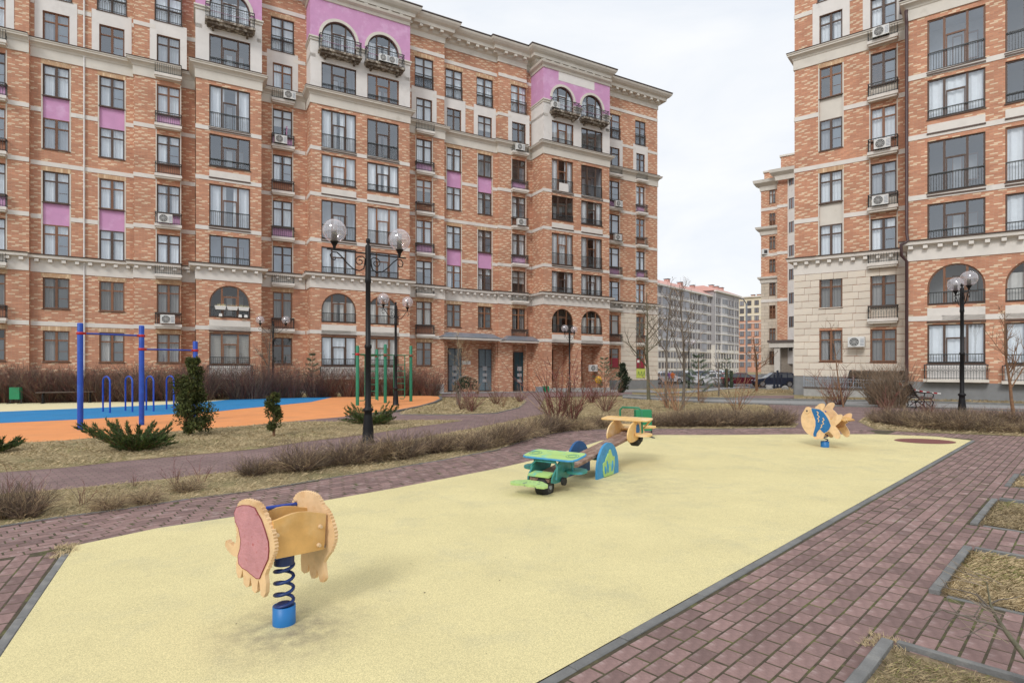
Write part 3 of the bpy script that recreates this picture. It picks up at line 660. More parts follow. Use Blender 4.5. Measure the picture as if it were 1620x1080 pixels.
for bi, (c_, ln) in enumerate(((corner3, 1.6), (corner2, len2), (corner1, len1), (corner0, len0))):
    q = [c_ + nR * .09 + dR * .09, c_ + dR * ln + nR * .09 - dR * .05, c_ + dR * ln + nR * 3.1, c_ + nR * 3.1 + dR * .09]
    blades('dead_grass', [tuple(p) for p in q], (26000, 60000, 20000, 6000)[bi], (.028, .038, .04, .05)[bi], [['straw_dark', 'straw', 'grass_green'], ['straw', 'straw_dark', 'grass_green'], ['straw_dark', 'grass_green', 'straw'], ['straw', 'straw_dark', 'grass_green']][bi], None,
           ['sparse dead grass on dark soil in the bottom right bed', 'pale matted dead grass filling the bed at the right', 'short greenish dead grass in the small right bed', 'dead grass in the farthest kerbed bed'][bi], seed=20 + bi)
# moss and grass tufts in joints
tf = MB()
def tuft(mb, x, y, n, r, h, m, z=.01):
    for _ in range(n):
        a = R.uniform(0, 6.283); q = R.uniform(0, r); bx, by = x + q * math.cos(a), y + q * math.sin(a); a2 = R.uniform(0, 6.283); L_ = h * R.uniform(.5, 1.2); wd = .0025
        dx, dy = math.cos(a2) * L_ * .8, math.sin(a2) * L_ * .8
        mb.add([(bx - wd, by, z), (bx + wd, by, z), (bx + dx, by + dy, z + L_ * R.uniform(.1, .6))], [(0, 1, 2)], m)
for i in range(40): p = corner3 + dR * R.uniform(-.1, .12) + nR * R.uniform(-.07, .12); tuft(tf, p.x, p.y, 12, .03, .05, 'straw')
for i in range(50): p = eL0 + dL * R.uniform(-.05, .35) + nL * R.uniform(-.03, .14); tuft(tf, p.x, p.y, 12, .04, .07, 'straw')
tag(tf and obj('grass_tuft', tf), 'dry grass tufts sprouting at the paving corners', 'grass', kind='stuff')
# ================================================================= BUILDINGS
S = 3.2
SPLIT = {'string_course', 'window_surround', 'spandrel_panel', 'plinth', 'pier_cap', 'arch_moulding_', 'entrance_step', 'house_plate', 'attic', 'patch'}
class Bld:
    def __init__(b, name, P0, vpx, D_at, label, z0, shear, flip=False):
        # P0 ground point for u = 0; direction from the vanishing column vpx
        d = Vector(((vpx - 810), F)).normalized()
        if flip: d = -d
        b.d = d; b.n = Vector((d.y, -d.x)); b.P0 = Vector(P0); b.sh = shear; b.z0 = z0
        b.root = thing(name, (P0[0], P0[1], z0), label, 'building', None, math.atan2(d.y, d.x))
        b.cache = {}
    def U(b, x, w=0):
        a = (x - 810) / F; d, n, P = b.d, b.n, b.P0
        return (a * (P.y + n.y * w) - P.x - n.x * w) / (d.x - a * d.y)
    def W(b, u, w, z):
        p = b.P0 + b.d * u + b.n * w; return (p.x, p.y, b.z0 + z + b.sh * u)
    def part(b, name, mb, parent=None, kind=None, label=None):
        if name in SPLIT and len(mb.groups()) > 1:
            for g in mb.groups(): o = b.part(name, g, parent, kind, label)
            return o
        mb.v = [(v[0], v[1], v[2] + b.sh * v[0]) for v in mb.v]
        o = obj(name, mb, parent or b.root)
        if kind: o['kind'] = kind
        if label: o['label'] = label
        return o
    def at(b, name, key, fn, u, w, z, parent=None):
        k = (name,) + key
        if k not in b.cache:
            mb = MB(); fn(mb); b.cache[k] = mb.mesh(name)
        return link(name, b.cache[k], parent or b.root, (u, -w, z + b.sh * u))

def wall(mb, u0, u1, z0, z1, w, holes, depth, m, side_l=0, side_r=0):
    us = sorted(set([u0, u1] + [max(u0, min(u1, h[0])) for h in holes] + [max(u0, min(u1, h[1])) for h in holes]))
    zs = sorted(set([z0, z1] + [h[2] for h in holes if z0 < h[2] < z1] + [h[3] for h in holes if z0 < h[3] < z1]))
    for i in range(len(us) - 1):
        run = None
        for j in range(len(zs) - 1):
            cu = (us[i] + us[i + 1]) / 2; cz = (zs[j] + zs[j + 1]) / 2
            inside = any(h[0] < cu < h[1] and h[2] < cz < h[3] for h in holes)
            if not inside:
                mb.quad((us[i], -w, zs[j]), (us[i + 1], -w, zs[j]), (us[i + 1], -w, zs[j + 1]), (us[i], -w, zs[j + 1]), m)
    for h in holes:
        a, c, e, g = h[:4]; arch = len(h) > 4 and h[4] == 'arch'
        dd = h[5] if len(h) > 5 else depth
        y0, y1 = -w, -w + dd
        top = g - (c - a) / 2 if arch else g
        mb.quad((a, y0, e), (a, y0, top), (a, y1, top), (a, y1, e), m); mb.quad((c, y0, top), (c, y0, e), (c, y1, e), (c, y1, top), m)
        mb.quad((a, y0, e), (a, y1, e), (c, y1, e), (c, y0, e), m)
        if not arch: mb.quad((a, y1, g), (a, y0, g), (c, y0, g), (c, y1, g), m)
        else:
            r = (c - a) / 2; cx = (a + c) / 2; nseg = 14
            P = [(cx - r * math.cos(math.pi * k / nseg), top + r * math.sin(math.pi * k / nseg)) for k in range(nseg + 1)]
            for k in range(nseg):
                (xa, za), (xb, zb) = P[k], P[k + 1]
                mb.quad((xa, y0, za), (xb, y0, zb), (xb, y0, g), (xa, y0, g), m)
                mb.quad((xa, y0, za), (xa, y1, za), (xb, y1, zb), (xb, y0, zb), m)
    if side_l: mb.quad((u0, -w + side_l, z0), (u0, -w, z0), (u0, -w, z1), (u0, -w + side_l, z1), m)
    if side_r: mb.quad((u1, -w, z0), (u1, -w + side_r, z0), (u1, -w + side_r, z1), (u1, -w, z1), m)
def arc_clip(x, r, spring, z):     # height of the arch at x (from the centre)
    return spring + math.sqrt(max(0, r * r - x * x))

def window(b, u0, u1, z0, z1, w, kind='casement', seed=None, tone='high'):
    """frame with its panes, curtain and the dark room behind"""
    rg = random.Random(seed if seed is not None else R.random())
    W_ = round(u1 - u0, 2); Hh = round(z1 - z0, 2); fw = .07 if kind != 'far' else .06
    fm = 'frame' if tone == 'low' else ('frame_dark' if rg.random() < .6 else 'frame')
    arch = kind == 'arch'; r = W_ / 2; spring = Hh - r
    if kind in ('casement',): cols = [0, .5, 1]; rows = {0: [0, .69, 1], 1: [0, .69, 1]}
    elif kind == 'french': cols = [0, .5, 1]; rows = {0: [0, .36, .72, 1], 1: [0, .36, .72, 1]}
    else: cols = [0, .30, .70, 1]; rows = {0: [0, 1], 1: [0, .64, 1], 2: [0, 1]}
    def fr(mb):
        m = fm
        if not arch:
            mb.box(0, fw, -.03, .05, 0, Hh, m); mb.box(W_ - fw, W_, -.03, .05, 0, Hh, m); mb.box(fw, W_ - fw, -.03, .05, 0, fw, m); mb.box(fw, W_ - fw, -.03, .05, Hh - fw, Hh, m)
            mb.box(-.05, W_ + .05, -.16, -.02, -.05, -.005, 'frame_dark')
        else:
            mb.box(0, fw, -.03, .05, 0, spring, m); mb.box(W_ - fw, W_, -.03, .05, 0, spring, m); mb.box(fw, W_ - fw, -.03, .05, 0, fw, m)
            n = 16
            for k in range(n):
                a0, a1 = math.pi * k / n, math.pi * (k + 1) / n
                po = [(r - r * math.cos(a), spring + r * math.sin(a)) for a in (a0, a1)]; pi_ = [(r - (r - fw) * math.cos(a), spring + (r - fw) * math.sin(a)) for a in (a0, a1)]
                mb.add([(po[0][0], -.03, po[0][1]), (po[1][0], -.03, po[1][1]), (pi_[1][0], -.03, pi_[1][1]), (pi_[0][0], -.03, pi_[0][1]), (pi_[0][0], .05, pi_[0][1]), (pi_[1][0], .05, pi_[1][1])], [(0, 1, 2, 3), (3, 2, 5, 4)], m)
        for c in cols[1:-1]:
            x = c * W_; zt = Hh - fw if not arch else arc_clip(x - r, r, spring, 0) - .02
            hw = fw * (.75 if len(cols) == 4 else .9)
            mb.box(x - hw, x + hw, -.028, .05, fw, zt, m)
        for ci, rr in rows.items():
            for q in rr[1:-1]:
                x0, x1 = cols[ci] * W_ + fw, cols[ci + 1] * W_ - fw; mb.box(x0, x1, -.026, .05, q * Hh - fw * .6, q * Hh + fw * .6, m)
        if len(cols) == 4:    # the door leaf in the middle
            x0, x1 = cols[1] * W_ + fw, cols[2] * W_ - fw; zt = .64 * Hh - fw * .6
            for bx in ((x0, x0 + .05, fw, zt), (x1 - .05, x1, fw, zt)): mb.box(bx[0], bx[1], -.02, .04, bx[2], bx[3], m)
    f = b.at('window', (W_, Hh, kind, fm), fr, u0, w, z0)
    pm = 'pane_low' if tone in ('low', 'blinds') else 'pane'
    if Hh > .3:
        for ci in range(len(cols) - 1):
            rr = rows[ci]
            for k in range(len(rr) - 1):
                x0, x1 = cols[ci] * W_ + fw * .7, cols[ci + 1] * W_ - fw * .7; a, c = rr[k] * Hh + fw * .5, rr[k + 1] * Hh - fw * .5
                def pane(mb):
                    n = 6 if arch else 1; P0 = []; P1 = []
                    for q in range(n + 1):
                        x = x0 + (x1 - x0) * q / n; zt = c
                        if arch: zt = min(c, max(a, arc_clip(x - r, r - fw * .4, spring, 0)))
                        P0.append((x - x0, 0, 0)); P1.append((x - x0, 0, zt - a))
                    for q in range(n): mb.add([P0[q], P0[q + 1], P1[q + 1], P1[q]], [(0, 1, 2, 3)], pm)
                key = (pm, round(x1 - x0, 2), round(c - a, 2), kind, ci, k) if arch else (pm, round(x1 - x0, 2), round(c - a, 2))
                kk = ('pane',) + key
                if kk not in b.cache:
                    mb = MB(); pane(mb); b.cache[kk] = mb.mesh('pane')
                link('pane', b.cache[kk], f, (x0, .012, a))
    # curtains
    big = len(cols) == 4
    if kind == 'casement' and rg.random() < .42:
        def net(mb):
            x0, x1, z1_ = W_ * .5 + fw * 1.5, W_ - fw * 1.4, Hh * .69 - fw
            mb.box(x0, x1, .02, .03, fw * 1.4, z1_, 'screen_net'); mb.box(x0, x1, .005, .018, z1_ * .5, z1_ * .5 + .03, fm)
        kk = ('net', W_, Hh, fm)
        if kk not in b.cache:
            mb = MB(); net(mb); b.cache[kk] = mb.mesh('insect_screen')
        link('insect_screen', b.cache[kk], f, (0, 0, 0))
    q = rg.random()
    if not big or q > .38 or tone in ('white', 'blinds'):
        if tone == 'high': st = 'sheer' if q < .66 else ('blind' if q < .78 else ('grey' if q < .86 else None))
        else: st = 'grey' if q < .62 else ('sheer' if q < .75 else None)
        if big: st = ('full' if q > .72 else 'sheer')
        if tone == 'blinds': st = 'blinds'
        if tone == 'white': st = 'full'
        if st:
            op = .0 if st in ('full', 'blind') else rg.uniform(.05, .3)
            dz = rg.uniform(.3, .7) * Hh if st == 'blind' else 0
            zt = (spring + r * .5 if arch else Hh) - .03
            op = round(op, 1); dz = round(dz, 1)
            def cu(mb):
                m = {'sheer': 'curtain_white', 'full': 'curtain_white', 'grey': 'curtain_grey', 'blind': 'blind', 'blinds': 'blind'}[st]
                if st == 'blinds':
                    k = int(Hh / .13)
                    for i in range(k):
                        if (i + 1) * .13 < Hh * .92: mb.box(.05, W_ - .05, .14, .15, .06 + i * .13, .06 + i * .13 + .105, m)
                    return
                segs = 22; cx = W_ / 2
                pr = [(x * W_ / segs) for x in range(segs + 1)]
                for i in range(segs):
                    if abs((pr[i] + pr[i + 1]) / 2 - cx) < op * W_ / 2: continue
                    ya = .16 + (.035 * math.sin(i * 2.1) if st != 'blind' else 0); yb = .16 + (.035 * math.sin((i + 1) * 2.1) if st != 'blind' else 0)
                    za = zt if not arch else min(zt, arc_clip(pr[i] - r, r, spring, 0) - .05); 
                    mb.quad((pr[i], ya, .03 + dz), (pr[i + 1], yb, .03 + dz), (pr[i + 1], yb, zt if not arch else min(zt, arc_clip(pr[i + 1] - r, r, spring, 0) - .05)), (pr[i], ya, za), m)
            kk = ('curtain', W_, Hh, st, op, dz, kind)
            if kk not in b.cache:
                mb = MB(); cu(mb); b.cache[kk] = mb.mesh('curtain')
            link('curtain', b.cache[kk], f, (0, 0, 0))
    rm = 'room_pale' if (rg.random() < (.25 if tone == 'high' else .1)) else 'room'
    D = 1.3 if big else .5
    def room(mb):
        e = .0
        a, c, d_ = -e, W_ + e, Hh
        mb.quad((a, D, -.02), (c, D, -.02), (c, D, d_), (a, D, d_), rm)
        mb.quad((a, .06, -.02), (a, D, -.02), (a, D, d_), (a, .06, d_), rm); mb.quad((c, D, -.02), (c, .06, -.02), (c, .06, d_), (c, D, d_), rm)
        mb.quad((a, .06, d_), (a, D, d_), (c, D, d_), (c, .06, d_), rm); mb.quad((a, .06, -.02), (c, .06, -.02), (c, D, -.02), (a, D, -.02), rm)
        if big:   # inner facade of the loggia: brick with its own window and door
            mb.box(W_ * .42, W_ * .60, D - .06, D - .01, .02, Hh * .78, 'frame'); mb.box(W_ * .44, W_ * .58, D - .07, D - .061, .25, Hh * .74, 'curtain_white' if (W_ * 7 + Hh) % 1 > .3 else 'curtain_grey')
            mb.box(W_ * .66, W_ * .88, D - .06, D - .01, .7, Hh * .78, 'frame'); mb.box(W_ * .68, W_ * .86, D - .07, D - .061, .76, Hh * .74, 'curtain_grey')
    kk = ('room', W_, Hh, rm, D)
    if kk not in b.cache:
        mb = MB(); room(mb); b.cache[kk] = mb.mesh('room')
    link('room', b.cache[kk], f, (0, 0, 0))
    return f

def railing(b, u0, u1, z0, h, w, proj=0, step=.11, ornate=False, m='rail', name='railing'):
    W_ = round(u1 - u0, 2); h = round(h, 2)
    def fn(mb):
        def run(p, q):
            p = Vector(p); q = Vector(q); L_ = (q - p).length; t = (q - p).normalized(); nn = Vector((-t.y, t.x, 0))
            def bar(a, c, za, zb, th=.012):
                A = p + t * a; C = p + t * c
                vs = []
                for z in (za, zb):
                    for (s1, pt) in ((-1, A), (1, A), (1, C), (-1, C)): vs.append(tuple(pt + nn * th * s1 + Vector((0, 0, z))))
                mb.add(vs, [(0, 1, 2, 3)[::-1], (4, 5, 6, 7), (0, 1, 5, 4), (1, 2, 6, 5), (2, 3, 7, 6), (3, 0, 4, 7)], m)
            bar(0, L_, h - .045, h, .024); bar(0, L_, .05, .08, .016)
            if ornate: bar(0, L_, h * .78, h * .78 + .02, .01)
            k = max(2, int(L_ / step)); 
            for i in range(k + 1): bar(L_ * i / k - .009, L_ * i / k + .009, 0.0, h - .03, .009)
            if ornate:
                for i in range(0, k, 2):
                    c = p + t * (L_ * (i + 1) / k); rad = min(.08, h * .1)
                    mb.tube([(c.x + t.x * rad * math.cos(a), c.y + t.y * rad * math.cos(a), h * .64 + rad * math.sin(a)) for a in [x * 1.047 for x in range(6)]], .01, m, 4, False, False, True)
        if proj:
            run((0, 0, 0), (0, -proj, 0)); run((0, -proj, 0), (W_, -proj, 0)); run((W_, -proj, 0), (W_, 0, 0))
        else: run((0, 0, 0), (W_, 0, 0))
    return b.at(name, (W_, h, proj, step, ornate, m), fn, u0, w, z0)

def cornice(b, name, u0, u1, w, prof, m, side_l=0, side_r=0, ext=0):
    """prof: list of (projection, z); swept along u with mitred returns at the ends when asked"""
    mb = MB(); k = len(prof)
    def ring(u, w_, du, dw): return [(u + du * p, -(w_ + dw * p), z) for p, z in prof]
    rows = []
    if side_l: rows.append([(u0 - p, -(w - side_l), z) for p, z in prof]); rows.append([(u0 - p, -(w + p), z) for p, z in prof])
    else: rows.append([(u0, -(w + p), z) for p, z in prof])
    if side_r: rows.append([(u1 + p, -(w + p), z) for p, z in prof]); rows.append([(u1 + p, -(w - side_r), z) for p, z in prof])
    else: rows.append([(u1, -(w + p), z) for p, z in prof])
    vs = [v for r in rows for v in r]; fs = []
    for i in range(len(rows) - 1):
        for j in range(k - 1): fs.append((i * k + j, (i + 1) * k + j, (i + 1) * k + j + 1, i * k + j + 1))
    if not side_l: fs.append(tuple(range(k)))
    if not side_r: fs.append(tuple(range((len(rows) - 1) * k, len(rows) * k))[::-1])
    mb.add(vs, fs, m)
    return b.part(name, mb)
def modillions(b, u0, u1, w, z, dz, proj, wd, step, m='cream'):
    mb = MB(); n = max(1, int((u1 - u0) / step))
    for i in range(n):
        u = u0 + (u1 - u0) * (i + .5) / n; mb.box(u - wd / 2, u + wd / 2, -(w + proj), -w, z, z + dz, m)
    return b.part('modillion', mb, kind='stuff')
P_MID = lambda z0, z1: [(0, z0), (.06, z0), (.06, z1 - .42), (.10, z1 - .38), (.13, z1 - .30), (.22, z1 - .22), (.34, z1 - .16), (.34, z1 - .07), (.38, z1 - .06), (.40, z1), (0, z1 + .03)]
P_DENT = lambda z0, z1: [(0, z0), (.05, z0), (.05, z1 - .26), (.10, z1 - .22), (.36, z1 - .16), (.38, z1 - .05), (.42, z1), (0, z1 + .03)]
P_TOP = lambda z0, z1: [(0, z0), (.06, z0), (.06, z0 + .42), (.22, z0 + .52), (.28, z0 + .72), (.62, z0 + .74), (.66, z0 + .98), (.86, z0 + 1.10), (1.0, z0 + 1.26), (1.06, z1), (0, z1 + .06)]

ROWS_BAY = [(1, 1.95, 4.0, 'bay'), (2, 5.0, 7.1, 'arch'), (3, 8.42, 10.3, 'bay'), (4, 10.85, 13.58, 'bay'), (5, 14.72, 16.8, 'bay'), (6, 17.2, 19.95, 'bay'), (7, 21.25, 23.2, 'bay'), (8, 23.95, 26.25, 'arch')]
acs = []
def section(b, u0, u1, w, cols, base=-1.0, sl=0, sr=0, stone=False, attic=27.9, seed=0, ground_holes=(), noband=()):
    """one flat stretch of facade; cols: list of (kind, ua, ub)"""
    holes = []; rg = random.Random(seed)
    top = lambda f: 3.2 * f + .70
    bot = lambda f: 3.2 * f - 1.17
    for kind, a, c in cols:
        if kind in ('plain', 'pair'):
            fl = [1, 2] if kind == 'plain' else [2]
            for f in fl: holes.append((a, c, bot(f), top(f)))
            holes.append((a, c, bot(3), top(4))); holes.append((a, c, bot(5), top(6)))
            holes.append((a, c, bot(7), top(7))); holes.append((a - .12, c + .12, 23.96, 26.3))
        elif kind in ('balc', 'balc_door'):
            if kind == 'balc': holes.append((a, c, bot(1), top(1)))
            for f in range(2, 8): holes.append((a, c, 3.2 * f - 1.87, top(f)))
            holes.append((a - .12, c + .12, 23.96, 26.3))
        elif kind in ('bay', 'arcade'):
            for f, e, g, k in ROWS_BAY:
                if kind == 'arcade' and f == 1: holes.append((a, c, -.3, 4.0, 'rect', 1.6)); continue
                holes.append((a, c, e, g) + (('arch',) if k == 'arch' else ()))
    holes += list(ground_holes)
    mb = MB()
    lo = 7.4 if stone else base
    wall(mb, u0, u1, base, 27.9, w, holes, .14, 'brick', sl, sr)
    b.part('wall', mb)
    isbay = any(k[0] in ('bay', 'arcade') for k in cols)
    # trims
    tr = MB()
    for kind, a, c in cols:
        if kind in ('bay', 'arcade'):
            for e, g in ((14.05, 14.45), (4.2, 4.85)):
                tr.box(a, c, -(w + .03), -(w - .02), e, g, 'white_band')
            for z in (4.13, 10.72, 13.98, 17.08): tr.box(a - .02, c + .02, -(w + .07), -(w - .05), z - .05, z + .03, 'frame_dark')
            continue
        for h in holes:
            if abs(h[0] - a) < .001 and h[3] - h[2] > 3 and kind in ('plain', 'pair'):
                for x0, x1 in ((a - .07, a), (c, c + .07)): tr.box(x0, x1, -(w + .012), -(w - .02), h[2], h[3], 'cream')
        if kind.startswith('balc'):
            for x0, x1 in ((a - .06, a), (c, c + .06)): tr.box(x0, x1, -(w + .012), -(w - .02), 8.4, 20.1, 'cream')
    for kind, a, c in cols:
        if kind in ('bay', 'arcade'): continue
        # pale plaster field around floor 7 and under floor 8
        e = .38
        tr.box(a - e, a - .001, -(w + .022), -(w - .02), 21.22, 23.94, 'white_plaster'); tr.box(c + .001, c + e, -(w + .022), -(w - .02), 21.22, 23.94, 'white_plaster')
        tr.box(a, c, -(w + .022), -(w - .02), top(7) + .002, 23.94, 'white_plaster')
        # soldier course heads
        for f in ([2, 4, 6] if kind in ('plain', 'pair') else [2]) + ([1] if kind in ('plain', 'balc') else []):
            if not stone or f > 2: tr.box(a - .08, c + .08, -(w + .012), -(w - .02), top(f) + .002, top(f) + .26, 'brick_tan')
        tr.box(a - .2, c + .2, -(w + .012), -(w - .02), 26.32, 26.6, 'brick_tan')
    if tr.v: b.part('window_surround', tr)
    # white string courses
    bd = MB()
    gaps = sorted([(a, c) for k, a, c in cols])
    for k in (1, 3, 4, 5, 7):
        zc = 3.2 * k + 1.12
        if stone and k == 1: continue
        cut = []
        for kind, a, c in cols:
            if kind in ('plain', 'pair') and k in (3, 5): cut.append((a - .07, c + .07))
            elif kind.startswith('balc') : cut.append((a - .07, c + .07))
            elif k == 7: cut.append((a - .4, c + .4))
        x = u0
        for a, c in sorted(cut) + [(u1, u1)]:
            if a > x + .02: bd.box(x, a, -(w + .03), -(w - .02), zc - .13, zc + .13, 'white_band')
            x = max(x, c)
        if sl: bd.box(u0 - .03, u0, -(w + .03), -(w - sl), zc - .13, zc + .13, 'white_band')
    if not isbay: bd.box(u0, u1, -(w + .04), -(w - .02), 26.7, 26.98, 'white_band')
    b.part('string_course', bd)
    cornice(b, 'cornice', u0, u1, w, P_DENT(7.39, 8.36), 'white_band', sl, sr)
    ln = MB(); ln.box(u0 - (.43 if sl else 0), u1 + (.0), -(w + .44), -(w - .1), 8.39, 8.43, 'frame_dark'); b.part('flashing', ln)
    modillions(b, u0 - (.2 if sl else 0), u1, w + .05, 7.98, .16, .26, .2, .62, 'white_band')
    cornice(b, 'cornice', u0, u1, w, P_MID(20.2, 21.18), 'cream', sl, sr)
    ln = MB(); ln.box(u0 - (.40 if sl else 0), u1, -(w + .41), -(w - .1), 21.215, 21.24, 'frame_dark'); b.part('flashing', ln)
    # windows
    for ci, (kind, a, c) in enumerate(cols):
        sd = seed * 100 + ci * 10
        if kind in ('plain', 'pair', 'balc', 'balc_door'):
            for f in range(1, 8):
                if f == 1 and kind in ('pair', 'balc_door'): continue
                window(b, a + .01, c - .01, bot(f), top(f), w - .10, 'casement', sd + f, 'low' if f <= 2 else 'high')
            window(b, a - .11, c + .11, 23.96, 26.3, w - .10, 'french', sd + 8, 'high')
            railing(b, a - .1, c + .1, 23.98, 1.0, w + .03, 0, .12, True)
        if kind in ('plain', 'pair'):
            pn = MB()
            pn.box(a, c, -(w - .10), -(w - .16), top(3), bot(4), 'pink' if b.pink else 'cream'); pn.box(a, c, -(w - .10), -(w - .16), top(5), bot(6), 'pink' if b.pink else 'cream')
            b.part('spandrel_panel', pn)
        if kind.startswith('balc'):
            pn = MB(); sty = {7: 'cream', 6: 'pink_light', 5: 'brick_red', 4: 'pink_light', 3: 'cream', 2: 'brick_red'} if b.pink else {7: 'cream', 6: 'cream', 5: 'brick_red', 4: 'cream', 3: 'cream', 2: 'stone'}
            for f in range(2, 8): pn.box(a, c, -(w - .10), -(w - .16), 3.2 * f - 1.87, bot(f) - .05, sty[f])
            if b.pink:
                for f in (3, 5): pn.box(a, c, -(w - .03), -(w - .10), top(f), top(f) + .26, 'maroon')
            b.part('spandrel_panel', pn)
            for f in range(2, 8):
                def slab(mb, L_=round(c - a + .22, 2)):
                    mb.box(0, L_, -.42, .02, .05, .22, 'white_band'); mb.box(.05, L_ - .05, -.36, .02, -.06, .05, 'cream')
                b.at('balcony_slab', (round(c - a + .22, 2),), slab, a - .11, w, 3.2 * f - 2.12)
                railing(b, a - .07, c + .07, 3.2 * f - 1.89, .74, w, .36, .12, f % 2 == 0)
        if kind in ('bay', 'arcade'):
            for f, e, g, k in ROWS_BAY:
                if kind == 'arcade' and f == 1: continue
                tone = 'low' if f <= 2 else 'high'
                if f == 1 and b.lows.get(ci): tone = b.lows[ci]
                window(b, a + .01, c - .01, e + .01, g - .01, w - .10, k, sd + f, tone)
                tall = g - e > 2.3
                if f == 8: 
                    def slab(mb, L_=round(c - a + .5, 2)):
                        mb.box(0, L_, -.75, .02, .06, .22, 'lichen'); mb.box(.12, L_ - .12, -.6, .02, -.1, .06, 'lichen')
                        for x in (.4, L_ - .5): mb.box(x, x + .12, -.5, .02, -.28, -.1, 'lichen')
                    b.at('balcony_slab', (round(c - a + .5, 2),), slab, a - .25, w, 23.66)
                    railing(b, a - .2, c + .2, 23.9, .95, w, .68, .12, True)
                else:
                    railing(b, a + .03, c - .03, e + .02, {True: 1.0, False: .48}[tall] if f != 2 else .66, w - .02, 0, .11, False)
        # a small planter balcony below the ground-floor loggia
            if kind == 'bay':
                def tray(mb, L_=round(c - a + .3, 2)): mb.box(0, L_, -.5, .0, 0, .14, 'cream')
                b.at('planter_slab', (round(c - a + .3, 2),), tray, a - .15, w, 1.0)
                railing(b, a - .1, c + .1, 1.14, .76, w, .42, .11, True)
                q_ = MB(); q_.box(a - .02, c + .02, -(w + .03), -(w - .02), 1.16, 1.90, 'white_plaster'); b.part('apron_panel', q_)
    return
def top_cornice(b, u0, u1, w, sl=0, sr=0, z0=27.9):
    cornice(b, 'roof_cornice', u0, u1, w, P_TOP(z0, z0 + 1.4), 'cream', sl, sr)
    modillions(b, u0, u1, w + .26, z0 + .54, .18, .34, .26, .80)
    mb = MB(); mb.box(u0 - (1.08 if sl else 0), u1 + (1.08 if sr else 0), -(w + 1.08), -(w - 1.4), z0 + 1.462, z0 + 1.53, 'roof_dark'); b.part('roof_edge', mb)
def bay_head(b, u0, u1, w, cols, sl, pinkish, white_patch=None):
    """coloured field with arch surrounds over the two top floors of a projecting bay"""
    mb = MB(); holes = [(a, c, e, g) + (('arch',) if k == 'arch' else ()) for kd, a, c in cols for f, e, g, k in ROWS_BAY if f >= 7]
    ww = w + .03
    lowh = [h for h in holes if h[2] < 23] + [(h[0], h[1], h[2], 24.72) for h in holes if h[2] > 23]
    wall(mb, u0 - .03, u1 + .03, 21.22, 24.72, ww, lowh, .1, 'white_plaster', sl + .03 if sl else 0, 0)
    b.part('pale_field', mb)
    mb = MB(); uph = [(h[0], h[1], 24.72, h[3], 'arch') for h in holes if h[2] > 23]
    wall(mb, u0 - .03, u1 + .03, 24.72, 27.55, ww, uph, .1, pinkish, sl + .03 if sl else 0, 0); b.part('coloured_field', mb)
    if white_patch:
        a, c = white_patch; q = MB(); q.box(a, c, -(ww + .015), -ww, 26.75, 27.53, 'white_plaster'); b.part('patch', q)
    # arch mouldings and pier caps
    for h in uph:
        mb = MB(); r = (h[1] - h[0]) / 2; cx = (h[0] + h[1]) / 2; sp = h[3] - r; n = 18
        for k in range(n):
            a0, a1 = math.pi * k / n, math.pi * (k + 1) / n; P = []
            for a in (a0, a1):
                for rr, yy in ((r - .002, 0), (r - .002, -.07), (r + .2, -.07), (r + .2, 0)): P.append((cx - rr * math.cos(a), -(ww) + yy, sp + rr * math.sin(a)))
            mb.add(P, [(1, 5, 6, 2), (0, 4, 5, 1), (2, 6, 7, 3)], 'cream')
        b.part('arch_moulding', mb)
    xs = [u0 - .05] + [v for h in uph for v in (h[0] - .02, h[1] + .02)] + [u1 + .05]; mb = MB()
    for i in range(0, len(xs), 2):
        a, c = xs[i], xs[i + 1]
        mb.box(a - .08, c + .08, -(ww + .14), -(ww - (sl if i == 0 else 0)), 24.74, 24.84, 'cream'); mb.box(a - .03, c + .03, -(ww + .07), -(ww - (sl if i == 0 else 0)), 24.58, 24.739, 'cream')
    b.part('pier_cap', mb)
    cornice(b, 'bay_cornice', u0, u1, w, [(0, 27.5), (.10, 27.52), (.14, 27.7), (.34, 27.82), (.40, 27.97), (0, 28.0)], 'cream', sl, 0)
def stone_blocks(b, u0, u1, w, z0, z1, holes, rh=.42, bw=.95, seed=3, corner_l=True):
    rg = random.Random(seed); z = z0; r = 0
    key = MB(); key.cbox(-.5, .5, -.5, .5, -.5, .5, 'stone', 0.0); 
    if 'SB' not in b.cache:
        q = MB(); q.v = []; e = .5
        q.box(-.5, .5, -.5, .5, -.5, .5, 'stone'); b.cache['SB'] = q.mesh('stone_block')
    me = b.cache['SB']
    while z < z1 - .05:
        h = min(rh, z1 - z); spans = [(u0, u1)]
        for a, c, e, g in [x[:4] for x in holes]:
            if e < z + h * .55 and g > z + h * .45:
                ns = []
                for s in spans:
                    if a > s[0] and c < s[1]: ns += [(s[0], a), (c, s[1])]
                    elif a <= s[0] < c: ns.append((c, s[1]))
                    elif a < s[1] <= c: ns.append((s[0], a))
                    else: ns.append(s)
                spans = ns
        for s in spans:
            if s[1] - s[0] < .06: continue
            n = max(1, round((s[1] - s[0]) / bw)); cuts = [s[0] + (s[1] - s[0]) * (k + (rg.uniform(-.15, .15) + (.2 if r % 2 else -.2) if 0 < k < n else 0)) / n for k in range(n + 1)]
            for k in range(n):
                a, c = cuts[k] + .008, cuts[k + 1] - .008; dp = .05 + rg.uniform(0, .006)
                o = link('stone_block', me, b.root, ((a + c) / 2, -(w + dp / 2 - .01), z + h / 2 + b.sh * (a + c) / 2), None, (c - a, dp, h - .028))
        z += rh; r += 1

# ---------------------------------------------------------------- left building
SP = .03478 * (2493 - 810)
B = Bld('apartment_building', (0, S * F / SP), 2493, None, 'long eight-storey brick apartment building with pink panels filling the left side', -.345, -.01006)
B.pink = True; B.lows = {}
U = B.U
